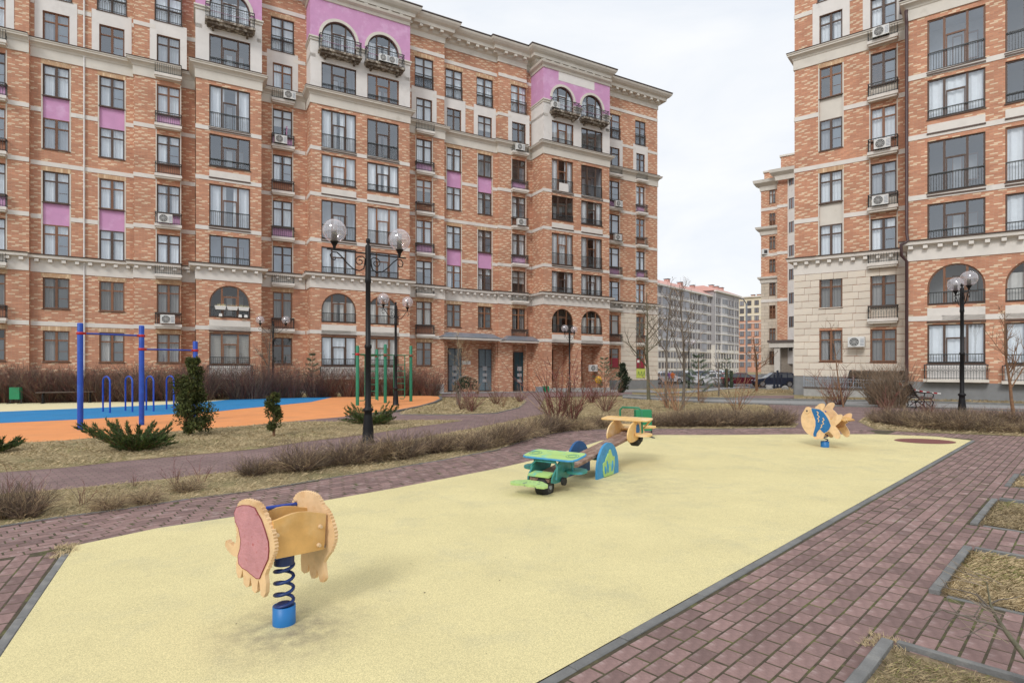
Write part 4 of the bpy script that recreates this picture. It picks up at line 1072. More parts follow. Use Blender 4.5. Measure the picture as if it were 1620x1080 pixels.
# end block and plain wall
section(B, -46, U(46, .35), .35, [('balc', U(-30, .35), U(9, .35))], sr=0, seed=11); top_cornice(B, -46, U(46, .35), .35, 0, 1)
rr = MB(); rr.quad((U(46, .35), -.35, -1), (U(46, .35), 0, -1), (U(46, .35), 0, 27.9), (U(46, .35), -.35, 27.9), 'brick'); B.part('wall', rr)
section(B, U(46, .35), U(213), 0, [('plain', U(67.5), U(110)), ('plain', U(157), U(197))], seed=12); top_cornice(B, U(46, .35), U(213), 0)
section(B, U(213), U(286.5, .5), .5, [('balc', U(248, .5), U(285, .5))], sl=.5, seed=13); top_cornice(B, U(213), U(286.5, .5), .5, .5)
section(B, U(286.5, .5), U(309), .0, [], seed=14); top_cornice(B, U(286.5, .5), U(309), .0)
W2 = 2.05
c1 = [('bay', U(331, W2), U(396, W2))]; a0, a1 = U(310, W2), U(413.5, W2); B.lows = {0: 'blinds'}
section(B, a0, a1, W2, c1, sl=W2, sr=W2 - .5, seed=15); bay_head(B, a0, a1, W2, c1, W2, 'pink'); top_cornice(B, a0, a1, .9, .9, .4)
section(B, a1, U(483, .5), .5, [('balc', U(431.5, .5), U(462.5, .5))], seed=16); top_cornice(B, a1, U(484, .5), .5)
c2 = [('bay', U(508.5, W2), U(563.5, W2)), ('bay', U(581, W2), U(631, W2))]; a2, a3 = U(491.5, W2), U(648, W2); B.lows = {0: 'white'}
section(B, a2, a3, W2, c2, sl=W2 - .5, sr=W2 - .5, seed=17); bay_head(B, a2, a3, W2, c2, W2 - .5, 'pink'); top_cornice(B, a2, a3, .9, .4, .4)
mb = MB(); wall(mb, U(483, .5), a2, -1, 27.9, .5, [], .1, 'brick'); B.part('wall', mb)
B.lows = {}
section(B, a3, U(703, .5), .5, [('balc', U(658.5, .5), U(683.5, .5))], sr=.5, seed=18); top_cornice(B, a3, U(703, .5), .5, 0, .5)
gh = [(U(703) + .25, U(786) - .1, -.3, 4.05, 'rect', .9)]
section(B, U(703, .5), U(786), 0, [('pair', U(707), U(729.5)), ('pair', U(756), U(778))], seed=19, ground_holes=gh); top_cornice(B, U(703, .5), U(786), 0)
section(B, U(786), U(833, .3), .3, [('balc_door', U(810, .3), U(831.5, .3))], sl=.3, seed=20, ground_holes=[(U(811, .3), U(833, .3) - .05, -.3, 3.95, 'rect', .6)]); top_cornice(B, U(786), U(833, .3), .3, .3)
section(B, U(833, .3), U(847), 0, [], seed=21); top_cornice(B, U(833, .3), U(847), 0)
c3 = [('arcade', U(873, W2), U(907, W2)), ('arcade', U(919.5, W2), U(953, W2))]; a4, a5 = U(860, W2), U(964, W2)
section(B, a4, a5, W2, c3, sl=W2, sr=W2, seed=22); bay_head(B, a4, a5, W2, c3, W2, 'pink', (a4 + 1.5, a5 - 1.7)); top_cornice(B, a4, a5, .9, .9, .6)
c4 = [('balc', U(956.5), U(980)), ('balc', U(1006.5), U(1020))]; ue = U(1040)
section(B, a5, ue, 0, c4, sr=12, stone=True, seed=23); top_cornice(B, a5, ue, 0, 0, 12)
stone_blocks(B, U(982), ue + .04, 0, .9, 7.39, [(x[1] - .02, x[2] + .02, 2.03, 3.9) for x in c4] + [(x[1] - .02, x[2] + .02, 4.53, 7.1) for x in c4], .46, .9, 5)
# body of the building behind the facade, and its roof
mb = MB(); mb.box(-46, ue - .02, 1.95, 13, -1, 29.35, 'brick_red'); mb.box(-46, ue + .9, .2, 13.2, 29.36, 29.42, 'roof_dark'); B.part('rear_wall', mb)
mb = MB(); mb.box(-46, a0, -.0 - .56, -.5, -1, .55, 'plinth_light') ; mb.box(a1, a2, -.56, -.5, -1, .55, 'plinth_light'); mb.box(a0 - .06, a1 + .05, -(W2 + .06), -W2, -1, .6, 'plinth_light'); mb.box(a2 - .06, a3 + .05, -(W2 + .06), -W2, -1, .6, 'plinth_light'); mb.box(a4 - .05, a5 + .05, -(W2 + .05), -W2, -1, .25, 'plinth_light'); mb.box(a3, U(702, .5), -.56, -.5, -1, .6, 'plinth_light'); mb.box(a5, ue + .05, -.06, 0, -1, .88, 'plinth'); B.part('plinth', mb)
# white rain pipe, entrance canopies, doors
pp = MB(); up = U(133.5); pp.tube([(up, -.08, -.5), (up, -.08, 27.5)], .05, 'pipe_white', 8); B.part('drainpipe', pp)
def canopy(ua, ub, w, zc, dep=1.3):
    mb = MB(); mb.box(ua, ub, -(w + dep), -w, zc, zc + .16, 'white_band')
    a = [(ua - .05, -(w + dep + .05), zc + .161), (ub + .05, -(w + dep + .05), zc + .161), (ub + .05, -w, zc + .161), (ua - .05, -w, zc + .161), (ua + .6, -(w + dep - .55), zc + .55), (ub - .6, -(w + dep - .55), zc + .55), (ub - .6, -w, zc + .6), (ua + .6, -w, zc + .6)]
    mb.add(a, [(0, 1, 5, 4), (1, 2, 6, 5), (3, 0, 4, 7), (4, 5, 6, 7)], 'zinc'); mb.box(ua - .06, ub + .06, -(w + dep + .07), -w, zc + .165, zc + .22, 'zinc'); B.part('entrance_canopy', mb)
canopy(U(701, 1.3), U(793, 1.3), 0, 4.2, 1.35); canopy(U(800, 1.3), U(857, 1.3), .3, 4.1, 1.0)
def door(ua, ub, z0, z1, w, m, glazed=True, name='entrance_door'):
    mb = MB(); W_ = ub - ua; mb.box(ua, ub, -w, -(w - .06), z0, z1, m); mid = (ua + ub) / 2
    fm_ = 'dark_metal'
    for x0, x1 in ((ua, ua + .07), (ub - .07, ub), (mid - .03, mid + .03)): mb.box(x0, x1, -(w + .03), -w - .001, z0, z1, fm_)
    for z in (z0, z0 + 2.05, z1 - .07): mb.box(ua + .07, mid - .03, -(w + .025), -w - .001, z, z + .07, fm_); mb.box(mid + .03, ub - .07, -(w + .025), -w - .001, z, z + .07, fm_)
    o = B.part(name, mb); g = MB()
    for i in range(3): g.box(mid - .26, mid + .16, -(w + .045), -(w + .004), z0 + .75 + i * .5, z0 + 1.02 + i * .5 + .1 * (i == 2), 'curtain_grey')
    B.part('door_glass', g, o); h = MB(); h.box(mid + .05, mid + .09, -(w + .09), -(w + .03), z0 + .9, z0 + 1.25, 'alloy'); B.part('handle', h, o)
zf = -.05
door(U(709, -.85), U(730, -.85), zf, 3.55, -.85, 'door_blue'); door(U(757, -.85), U(778, -.85), zf, 3.55, -.85, 'door_blue'); door(U(813, -.2), U(831.5, -.2), zf, 3.35, -.2, 'door_teal')
mb = MB(); wall(mb, U(703) + .25, U(786) - .1, -.4, 4.1, -.9, [], .1, 'brick'); wall(mb, U(805, -.3), U(835), -.4, 4, -.35, [], .1, 'brick'); B.part('porch_wall', mb)
mb = MB(); mb.box(U(703), U(860), -1.7, .9, -.6, -.12, 'plinth_light'); mb.box(U(703), U(860), -2.1, -1.701, -.6, -.28, 'plinth_light'); B.part('entrance_step', mb)
pl = MB()
for x in (742, 748): pl.box(U(x, 0) - .25, U(x, 0) + .2, -(-.88), -(-.9), 2.2, 2.5, 'white_plastic')
B.part('house_plate', pl)
# arcade back wall with dark shop windows
mb = MB(); wall(mb, a4 + .1, a5 - .1, -.4, 4.2, W2 - 1.6, [], .1, 'brick'); wall(mb, a4 + .1, a5 - .1, 4.0, 4.02, W2 - .3, [], .1, 'brick'); mb.quad((a4 + .1, -W2 + .15, 4.03), (a4 + .1, -.4, 4.03), (a5 - .1, -.4, 4.03), (a5 - .1, -W2 + .15, 4.03), 'white_plaster'); B.part('arcade_wall', mb)
for kd, a, c in c3:
    window(B, a + .2, c - 1.1, .9, 3.6, W2 - 1.56, 'casement', 5, 'low')
mb = MB(); mb.box(c3[1][1] - .15, c3[1][1] + .35, -(W2 - .05), -(W2 - .3), 1.7, 2.5, 'white_plastic'); 
# shop front at the stone end: posters
for (kd, a, c), mm in zip(c4, ('poster_red', 'poster_red')):
    q = MB(); q.box(a + .05, c - .05, .09, .095, 2.1, 3.0, mm); q.box(a + .2, a + .6, .08, .089, 2.6, 2.85, 'white_plastic'); B.part('shop_poster', q)
q = MB(); q.box(U(1006), U(1020), -.08, -.065, 1.1, 2.0, 'poster_lime'); 
for i in range(3): q.tube([(U(1008) + i * .35, -.09, 1.35), (U(1008) + .12 + i * .35, -.09, 1.75), (U(1008) + .25 + i * .35, -.09, 1.3)], .02, 'paint_green', 4)
B.part('shop_poster', q)
# facade panels of yellow board in the arcade

# ---------------------------------------------------------------- right building
YP = S * F / 83.73
C = Bld('apartment_building', ((1315 - 810) / F * YP, YP), -313, None, 'eight-storey brick and stone apartment building at the right edge of the photo', 0, -.0172, True)
C.pink = False; C.lows = {}
V = C.U; uL = V(1257)
c5 = [('plain', V(1296.4), V(1332.8)), ('balc', V(1377), V(1418.5))]; uM = V(1437.5, 1.95)
section(C, uL, uM + 1.2, 0, c5, stone=True, sl=14, seed=31); top_cornice(C, uL, uM, 0, 14)
bot1, top1 = 3.2 - 1.17, 3.2 + .7
stone_blocks(C, uL - .04, uM + .3, 0, 1.1, 7.38, [(c5[0][1], c5[0][2], bot1, top1), (c5[0][1], c5[0][2], bot1 + 3.2, top1 + 3.2), (c5[1][1], c5[1][2], bot1, top1), (c5[1][1], c5[1][2], 4.53, top1 + 3.2)], .42, .8, 9)
W3 = 1.95; u3 = V(1437.5, W3)
c6 = [('bay', V(1467, W3), V(1559, W3)), ('bay', V(1590.5, W3), V(1700, W3)), ('bay', V(1745, W3), V(1880, W3))]; C.lows = {0: 'white', 1: 'high', 2: 'high'}
section(C, u3, V(1990, W3), W3, c6, sl=W3, seed=33); bay_head(C, u3, V(1990, W3), W3, c6, W3, 'white_plaster'); top_cornice(C, u3, V(1990, W3), .9, .9)
mb = MB(); mb.box(uL, V(1990, W3), .6, 12, -1, 29.3, 'brick_red'); mb.box(uL - .9, V(1990, W3), .0, 12, 29.37, 29.43, 'roof_dark'); C.part('rear_wall', mb)
mb = MB(); mb.box(u3 - .04, V(1990, W3), -(W3 + .05), -W3, -1, 1.0, 'plinth'); mb.box(uL - .05, u3, -.06, 0, -1, 1.09, 'plinth'); mb.box(uL - .06, uL - .001, -.06, 6, -1, 1.09, 'plinth'); C.part('plinth', mb)
pp = MB(); up = V(1437.5, W3 + .1); pz = -(W3 + .06)
pp.tube([(up - .16, -.4, 21.6), (up - .1, -1.0, 21.3), (up - .09, pz - .35, 20.6), (up - .09, pz + .0, 20.1), (up - .09, pz, 19.9), (up - .09, pz, 8.9), (up + .0, pz - .3, 8.4), (up - .3, pz - .42, 8.25), (up - .3, pz - .2, 7.7), (up - .09, pz, 7.4), (up - .09, pz, .2)], .075, 'pipe', 8)
pp.tube([(up - .09, -.6, 21.3), (up - .5, -.5, 21.5), (up - .5, -.45, 22.2), (up - .1, -.5, 22.5)], .075, 'pipe', 8)
C.part('drainpipe', pp)
# area wall with fence and domed canopy of the basement stair
aw = thing('basement_area_wall', (0, 0, 0), 'low grey wall with blue-grey iron fence in front of the right building', 'wall')
def cw(u, w, z): return C.W(u, w, z)
def cbox(mb, ua, ub, wa, wb, za, zb, m):
    vs = [cw(ua, wb, za), cw(ub, wb, za), cw(ub, wa, za), cw(ua, wa, za), cw(ua, wb, zb), cw(ub, wb, zb), cw(ub, wa, zb), cw(ua, wa, zb)]
    mb.add(vs, [(0, 3, 2, 1), (4, 5, 6, 7), (0, 1, 5, 4), (1, 2, 6, 5), (2, 3, 7, 6), (3, 0, 4, 7)], m)
ua, ub = V(1272, 1.3), V(1436, 1.3)
mb = MB(); cbox(mb, ua, ub, 1.15, 1.4, -.4, .42, 'plinth_light'); cbox(mb, ua - .05, ub, 1.1, 1.46, .42, .48, 'wood_dark'); obj('wall_base', mb, aw)
mb = MB(); n = 40
for i in range(n + 1):
    u = ua + (ub - ua) * i / n; big = i % 10 == 0; t = .03 if big else .009
    cbox(mb, u - t, u + t, 1.28 - t, 1.28 + t, .48, 1.15 if big else 1.02, 'grey_metal')
for z in (.56, .98, .82): cbox(mb, ua, ub, 1.27, 1.29, z, z + .03, 'grey_metal')
obj('iron_fence', mb, aw)
dc = thing('stair_canopy', (0, 0, 0), 'smoky curved plastic canopy over the basement stairs by the drainpipe', 'canopy')
mb = MB(); ug, uh = V(1342, .9), V(1436, .9); n = 8
for i in range(n):
    a0_, a1_ = math.pi / 2 * i / n, math.pi / 2 * (i + 1) / n
    P = [cw(ug - .0 - 0, 1.1 * math.cos(a0_) , .55 + .95 * math.sin(a0_)), cw(uh, 1.1 * math.cos(a0_), .55 + .95 * math.sin(a0_)), cw(uh, 1.1 * math.cos(a1_), .55 + .95 * math.sin(a1_)), cw(ug + .0, 1.1 * math.cos(a1_), .55 + .95 * math.sin(a1_))]
    mb.add(P, [(0, 1, 2, 3)], 'canopy_plastic')
obj('canopy_sheet', mb, dc)
for k in range(4):
    mb = MB(); u = ug + (uh - ug) * k / 3; mb.tube([cw(u, 1.11 * math.cos(a), .56 + .96 * math.sin(a)) for a in [i * math.pi / 16 for i in range(9)]] , .025, 'dark_metal', 5); mb.tube([cw(u, 1.11, .0), cw(u, 1.11, .56)], .02, 'dark_metal', 5); obj('rib', mb, dc)

# ---------------------------------------------------------------- building in the gap at the right
YM = S * F / 36
M = Bld('apartment_building', ((1204 - 810) / F * YM, YM), -520, None, 'farther brick and stone building seen just left of the right one', -.2, -.0, True)
M.pink = False; Wm = M.U
mb = MB(); uu = [Wm(1204), Wm(1230), Wm(1230) + 1.2]; mu = Wm(1231)
wh = [(Wm(1217), Wm(1230) - .25, 3.2 * f - .95, 3.2 * f + .85) for f in range(1, 9)]
wall(mb, uu[0], mu, 13.9, 26.5, 0, wh, .14, 'brick'); wall(mb, uu[0], mu, -1, 13.9, 0, wh, .14, 'stone_wall'); 
wall(mb, mu, mu + 1.3, 2.6, 27, .6, [], .1, 'brick', .6); M.part('wall', mb)
for i, h in enumerate(wh): window(M, h[0] + .02, h[1] - .02, h[2], h[3], -.1, 'casement', 700 + i, 'low')
mb = MB(); bx = mu + 1.3
P = [(bx, -.6), (bx + 1.1, -1.5), (bx + 3.4, -1.5), (bx + 4.5, -.6)]
for f in range(1, 9):
    z0_, z1_ = 3.2 * f + 1.0, 3.2 * f + 2.3
    for i in range(3):
        (xa, ya), (xb, yb) = P[i], P[i + 1]
        mb.quad((xa, ya, z1_ - 3.2), (xb, yb, z1_ - 3.2), (xb, yb, z1_ - 1.6), (xa, ya, z1_ - 1.6), 'white_plaster')
        mb.quad((xa, ya, z1_ - 1.6), (xb, yb, z1_ - 1.6), (xb, yb, z1_ - 1.45), (xa, ya, z1_ - 1.45), 'cream')
        for t0, t1 in ((0, .18), (.82, 1)):
            A = (xa + (xb - xa) * t0, ya + (yb - ya) * t0); B_ = (xa + (xb - xa) * t1, ya + (yb - ya) * t1); mb.quad((*A, z1_ - 1.45), (*B_, z1_ - 1.45), (*B_, z1_), (*A, z1_), 'white_plaster')
M.part('bay', mb)
for f in range(1, 9):
    for i in range(3):
        (xa, ya), (xb, yb) = P[i], P[i + 1]; q = MB(); t0, t1 = .18, .82; z = 3.2 * f + 2.3
        A = (xa + (xb - xa) * t0, ya + (yb - ya) * t0 + .12); B_ = (xa + (xb - xa) * t1, ya + (yb - ya) * t1 + .12)
        q.quad((*A, z - 1.45), (*B_, z - 1.45), (*B_, z), (*A, z), 'far_glass'); q.tube([((A[0] + B_[0]) / 2, (A[1] + B_[1]) / 2 - .03, z - 1.45), ((A[0] + B_[0]) / 2, (A[1] + B_[1]) / 2 - .03, z)], .05, 'frame', 4); M.part('window', q)
cornice(M, 'cornice', uu[0], mu, 0, [(0, 13.6), (.1, 13.6), (.15, 14.0), (.4, 14.2), (.45, 14.45), (0, 14.5)], 'cream', 1, 0)
cornice(M, 'cornice', uu[0], mu, 0, [(0, 20.3), (.1, 20.3), (.2, 20.8), (.6, 21.1), (.7, 21.4), (0, 21.5)], 'cream', 1, 0)
cornice(M, 'roof_cornice', uu[0], mu, 0, [(0, 26.5), (.12, 26.5), (.22, 27.1), (.85, 27.5), (.95, 27.9), (0, 28.0)], 'cream', 1, 0)
cornice(M, 'roof_cornice', mu, mu + 6, 1.2, [(0, 27.3), (.12, 27.3), (.22, 27.9), (.75, 28.3), (.85, 28.7), (0, 28.8)], 'cream', 1, 0)
for k in (3, 5, 7):
    q = MB(); q.box(uu[0] - .03, mu, -.05, 0, 3.2 * k + 1.3, 3.2 * k + 1.7, 'white_band'); q.box(mu - .02, bx, -.66, -.6, 3.2 * k + 1.3, 3.2 * k + 1.7, 'white_band'); M.part('string_course', q)
q = MB(); q.box(uu[0] + .3, mu + .3, .6, 10, 28.1, 29.2, 'brick'); q.box(mu + .3, mu + 5, .3, 10, 28.9, 30.9, 'brick'); q.box(uu[0] + .15, mu + .3, .45, 10, 29.21, 29.45, 'cream'); q.box(mu + .15, mu + 5, .15, 10, 30.91, 31.15, 'cream'); M.part('attic', q)
q = MB(); q.box(uu[0], mu + 12, .5, 12, -1, 28.0, 'brick_red'); q.quad((uu[0], 12, -1), (uu[0], 0, -1), (uu[0], 0, 28), (uu[0], 12, 28), 'brick'); M.part('rear_wall', q)
q = MB(); q.box(uu[0] - .05, mu, -.06, 0, -1, .9, 'plinth'); M.part('plinth', q)
q = MB(); q.box(mu - .9, bx + 5, -2.6, 0, 5.2, 5.5, 'roof_dark'); q.box(mu - .7, bx + 5, -2.4, 0, 4.5, 5.2, 'cream'); q.box(mu - .1, mu + .6, -2.2, -1.5, -1, 4.5, 'cream'); q.box(mu + 2.2, mu + 2.9, -2.2, -1.5, -1, 4.5, 'cream'); q.quad((mu, -.62, -1), (mu + 8, -.62, -1), (mu + 8, -.62, 4.5), (mu, -.62, 4.5), 'stone_joint'); M.part('porch', q)

# ---------------------------------------------------------------- far buildings
def far_building(name, xa, Ya, xb, Yb, ztop, zbase, label, mats, ncol, nrow, z1, dz, ww, wh_, depth=14, roof=2.4, groups=True, balc=False, seed=1, split=.33):
    A = Vector(((xa - 810) / F * Ya, Ya)); Bp = Vector(((xb - 810) / F * Yb, Yb)); d = (Bp - A); L_ = d.length; d.normalize()
    root = thing(name, (A.x, A.y, 0), label, 'building', None, math.atan2(d.y, d.x)); rg = random.Random(seed)
    mb = MB(); m0, m1, m2, mr = mats
    mb.box(0, L_, 0, depth, zbase, ztop * split, m0); mb.box(0, L_, 0, depth, ztop * split + .001, ztop, m1)
    obj('wall', mb, root)
    mb = MB(); 
    if roof: mb.add([(-.8, -.8, ztop), (L_ + .8, -.8, ztop), (L_ + .8, depth, ztop), (-.8, depth, ztop), (0, 4, ztop + roof), (L_, 4, ztop + roof), (L_, depth - 1, ztop + roof), (0, depth - 1, ztop + roof)], [(0, 1, 5, 4), (1, 2, 6, 5), (3, 0, 4, 7), (4, 5, 6, 7), (3, 2, 1, 0)], mr)
    mb.box(-.8, L_ + .8, -.8, 0, ztop - .5, ztop - .01, 'far_cream')
    rf = obj('roof', mb, root)
    ch = MB()
    for k in range(3): x = L_ * (.35 + .2 * k); ch.box(x, x + 1.4, 4, 5.4, ztop + roof - .5, ztop + roof + .9, mr); ch.box(x - .2, x + 1.6, 3.8, 5.6, ztop + roof + 1.0, ztop + roof + 1.12, 'roof_dark')
    obj('chimney', ch, rf)
    wm = MB(); wm.box(-ww / 2, ww / 2, -.10, 0, 0, wh_, 'frame_dark'); wm.box(-ww / 2 + .12, -.08, -.13, -.11, .12, wh_ - .12, 'far_glass'); wm.box(.08, ww / 2 - .12, -.13, -.11, .12, wh_ - .12, 'far_glass'); wme = wm.mesh('window')
    wd = MB(); wd.box(-ww * .9, ww * .9, -.55, 0, -.9, wh_ + .35, m2); wd.box(-ww * .8, ww * .8, -.60, -.56, -.0, wh_, 'far_glass'); wd.box(-ww * 1.0, ww * 1.0, -.8, 0, -1.15, -.9, 'far_cream'); wde = wd.mesh('window')
    for r in range(nrow):
        for c in range(ncol):
            x = L_ * (c + .5) / ncol; z = z1 + r * dz
            if z + wh_ > ztop - .6: continue
            dark = balc and (c % 7 in (2, 3)) and r > 1
            link('window', wde if dark else wme, root, (x, 0, z))
    sc = MB()
    for r in range(1, nrow): sc.box(-.1, L_ + .1, -.18, 0, z1 + r * dz - 1.1, z1 + r * dz - .85, 'far_cream')
    obj('string_course', sc, root)
    dp = MB()
    for c in range(0, ncol, 7): dp.tube([(L_ * c / ncol + .1, -.2, zbase), (L_ * c / ncol + .1, -.2, ztop - .5)], .14, m2, 6)
    obj('drainpipe', dp, root)
    return root
far_building('apartment_building', 1036, 168, 1137, 203, 25.9, -3, 'long grey apartment building with pink roof far behind the parked cars', ('far_cream', 'far_grey', 'far_grey_dark', 'far_roof'), 24, 8, 1.3, 3.15, 1.25, 1.7, balc=True)
far_building('apartment_building', 1131, 197, 1169, 214, 27.6, -3, 'taller grey end block with red roof beside the long grey building', ('far_cream', 'far_grey_dark', 'far_grey', 'far_roof'), 9, 8, 1.3, 3.15, 1.3, 1.8, roof=2.0, balc=True, seed=2)
far_building('apartment_building', 1168, 245, 1215, 238, 31, -3, 'pale yellow and orange brick block far off between two buildings', ('far_orange', 'far_yellow', 'far_yellow', 'far_orange'), 4, 9, 1.6, 3.2, 1.7, 2.0, roof=0, seed=3, split=.68)
q = MB()
# ================================================================= THINGS ON THE BUILDINGS
def ac_unit(b, u, w, z, label, wd=.8, h=.55):
    ang = math.atan2(b.d.y, b.d.x); p = b.W(u, w, z)
    t = thing('air_conditioner', p, label, 'air conditioner', 'air conditioners on the facades', ang)
    mb = MB(); mb.cbox(0, wd, -.3, 0, 0, h, 'ac_white', .02)
    for i in range(5): mb.box(wd * .74, wd * .96, -.304, -.301, .08 + i * .08, .12 + i * .08, 'grey_metal')
    obj('casing', mb, t)
    mb = MB(); cx, cz, r = wd * .38, h / 2, h * .42
    mb.add([(cx + r * math.cos(a), -.305, cz + r * math.sin(a)) for a in [-k * math.pi / 12 for k in range(24)]], [tuple(range(24))], 'dark_metal')
    for rr in (r, r * .75, r * .5, r * .28): mb.tube([(cx + rr * math.cos(a), -.315, cz + rr * math.sin(a)) for a in [k * math.pi / 10 for k in range(20)]], .008, 'ac_white', 4, False, False, True)
    for k in range(8): a = k * math.pi / 4; mb.tube([(cx, -.315, cz), (cx + r * math.cos(a), -.315, cz + r * math.sin(a))], .006, 'ac_white', 4, False)
    obj('fan_grille', mb, t); return t
def ac_balc(b, x, w, f, label, off=0): u = b.U(x, w); return ac_unit(b, u + off, w + .33, 3.2 * f - 1.86, label)
ac_balc(B, 250.5, .5, 4, 'white air conditioner on the grey balconette of the third window column from the left')
ac_balc(B, 250, .5, 2, 'air conditioner in front of the brick panel above the ground-floor window, behind the blue bar', .15)
ac_balc(B, 433, .5, 6, 'air conditioner on the balconette with the bright pink object above it')
ac_balc(B, 447, .5, 7, 'small air conditioner on the topmost balconette left of the pink arches')
ac_balc(B, 812, .3, 7, 'air conditioner on the high balconette left of the second pair of pink arches')
ac_balc(B, 814, .3, 5, 'air conditioner on the balconette left of the right-hand brick bay')
ac_balc(B, 968, 0, 6, 'air conditioner on the pink balconette right of the right-hand bay, upper one')
ac_balc(B, 967, 0, 5, 'air conditioner on the brick balconette right of the right-hand bay, lower one')
for x, l in ((598, 'left air conditioner on the arched balcony under the pink field'), (612, 'right air conditioner on the arched balcony under the pink field')): ac_unit(B, U(x, 2.6), 2.65, 23.92, l, .75, .5)
ac_unit(B, U(871, 2.6), 2.6, 23.92, 'air conditioner on the arched balcony beside the white patch', .75, .5)
ac_unit(B, U(940, W2), 1.2, 1.7, 'air conditioner inside the open ground-floor arcade', .8, .6)
ac_balc(C, 1383, 0, 7, 'air conditioner on the top balconette of the right building')
ac_balc(C, 1385, 0, 5, 'air conditioner on the brick-backed balconette of the right building')
ac_balc(C, 1382, 0, 4, 'air conditioner on the balconette below the brick-backed one on the right building')
ac_unit(C, V(1343, .3), .36, 1.7 + (580 - 546) / 85.5 * 3.2 - .1, 'white air conditioner hung on the pale stone wall between two windows', .85, .58)
t = thing('air_conditioner', (0, 0, 0), 'small air conditioner on the corner of the farther building in the gap', 'air conditioner', 'air conditioners on the facades'); mb = MB(); p = M.W(M.U(1206), .1, 17.6); mb.cbox(p[0] - .1, p[0] + .9, p[1] - .4, p[1], p[2], p[2] + .75, 'ac_white', .02); mb.box(p[0] + .1, p[0] + .55, p[1] - .42, p[1] - .401, p[2] + .12, p[2] + .6, 'dark_metal'); obj('casing', mb, t)
# pink ornament, flower troughs, step ladder, cloth, etc.
def world_box(b, name, ua, ub, wa, wb, za, zb, m, label, cat, group=None):
    mb = MB(); vs = [b.W(ua, wb, za), b.W(ub, wb, za), b.W(ub, wa, za), b.W(ua, wa, za), b.W(ua + .02, wb, zb), b.W(ub - .02, wb, zb), b.W(ub - .02, wa, zb), b.W(ua + .02, wa, zb)]
    mb.add(vs, [(0, 3, 2, 1), (4, 5, 6, 7), (0, 1, 5, 4), (1, 2, 6, 5), (2, 3, 7, 6), (3, 0, 4, 7)], m); return tag(obj(name, mb), label, cat, group)
for i, x in enumerate((341, 360, 378)):
    u = U(x, W2); t = thing('flower_trough', (0, 0, 0), ['left', 'middle', 'right'][i] + ' white flower trough hung on the rail of the arched ground loggia', 'planter', 'flower pots on the arched loggia')
    mb = MB(); vs = [B.W(u, 2.28, 5.5), B.W(u + .55, 2.28, 5.5), B.W(u + .55, 2.06, 5.5), B.W(u, 2.06, 5.5), B.W(u - .06, 2.32, 5.74), B.W(u + .61, 2.32, 5.74), B.W(u + .61, 2.02, 5.74), B.W(u - .06, 2.02, 5.74)]
    mb.add(vs, [(0, 3, 2, 1), (4, 5, 6, 7), (0, 1, 5, 4), (1, 2, 6, 5), (2, 3, 7, 6), (3, 0, 4, 7)], 'white_plastic'); obj('trough', mb, t)
    mb = MB()
    for k in range(60):
        p = Vector(B.W(u + R.uniform(0, .55), R.uniform(2.08, 2.26), 5.74)); q = p + Vector((R.uniform(-.1, .1), R.uniform(-.1, .1), R.uniform(.03, .18))); mb.add([p, p + Vector((.02, 0, 0)), q], [(0, 1, 2)], 'flower' if i != 1 else 'twig_straw')
    obj('dry_flowers', mb, t)
for i, x in enumerate((346, 377, 386)):
    u = U(x, W2); world_box(B, 'flower_pot', u, u + .2, 2.1, 2.3, 5.06, 5.24, 'white_plastic', ['left', 'middle', 'right'][i] + ' small white pot standing under the flower troughs', 'pot', 'flower pots on the arched loggia')
pk = MB(); p = Vector(B.W(U(453, .5), .62, 18.05)); pk.tube([p + Vector(q) for q in ((0, 0, 0), (0, 0, .45), (.06, 0, .55), (-.04, 0, .62), (.05, 0, .7))], .04, 'pink', 6); tag(obj('garden_ornament', pk), 'bright pink standing ornament on the balconette above an air conditioner', 'ornament')
# step ladder on the right building's fifth-floor loggia
ld = MB(); u = V(1539, W3); 
for s in (0, .42):
    ld.tube([C.W(u + s, 1.6, 14.75), C.W(u + s * .8 + .05, 1.6, 15.6), C.W(u + .21, 1.6, 15.72)], .03, 'ac_white', 6)
for k in range(3): ld.tube([C.W(u + .03, 1.62, 14.95 + k * .22), C.W(u + .38, 1.62, 14.95 + k * .22)], .02, 'ac_white', 5)
tag(obj('step_ladder', ld), 'small white step ladder behind the low rail of a loggia at upper right', 'ladder')
# cloth with dark marks on the right-hand bay of the left building
world_box(B, 'hung_cloth', U(884, W2), U(899, W2), W2 + .03, W2 + .06, 17.25, 17.95, 'white_plaster', 'pale patterned cloth hung over the loggia rail of the right-hand bay', 'cloth')
# waste basket + blue bin by the entrance
world_box(B, 'litter_bin', U(857, 2.4), U(864, 2.4), 2.5, 2.9, -.25, .45, 'bin_green', 'small green bin on the pavement by the brick pillar right of the teal door', 'litter bin')
world_box(B, 'utility_box', U(846, 2.4), U(855, 2.4), 2.5, 2.9, -.25, .4, 'grey_metal', 'low grey box beside the small green bin at the building foot', 'box')
# yellow round object in the arcade
yb_ = MB(); p = Vector(B.W(U(945, W2), 2.2, .95)); yb_.lathe([(.0, -.34), (.2, -.3), (.34, 0), (.2, .3), (0, .34)], 'yellow_thing', p, 14); q = tag(obj('yellow_ball_sign', yb_), 'yellow round sign in the ground-floor arcade next to the stone corner', 'sign')

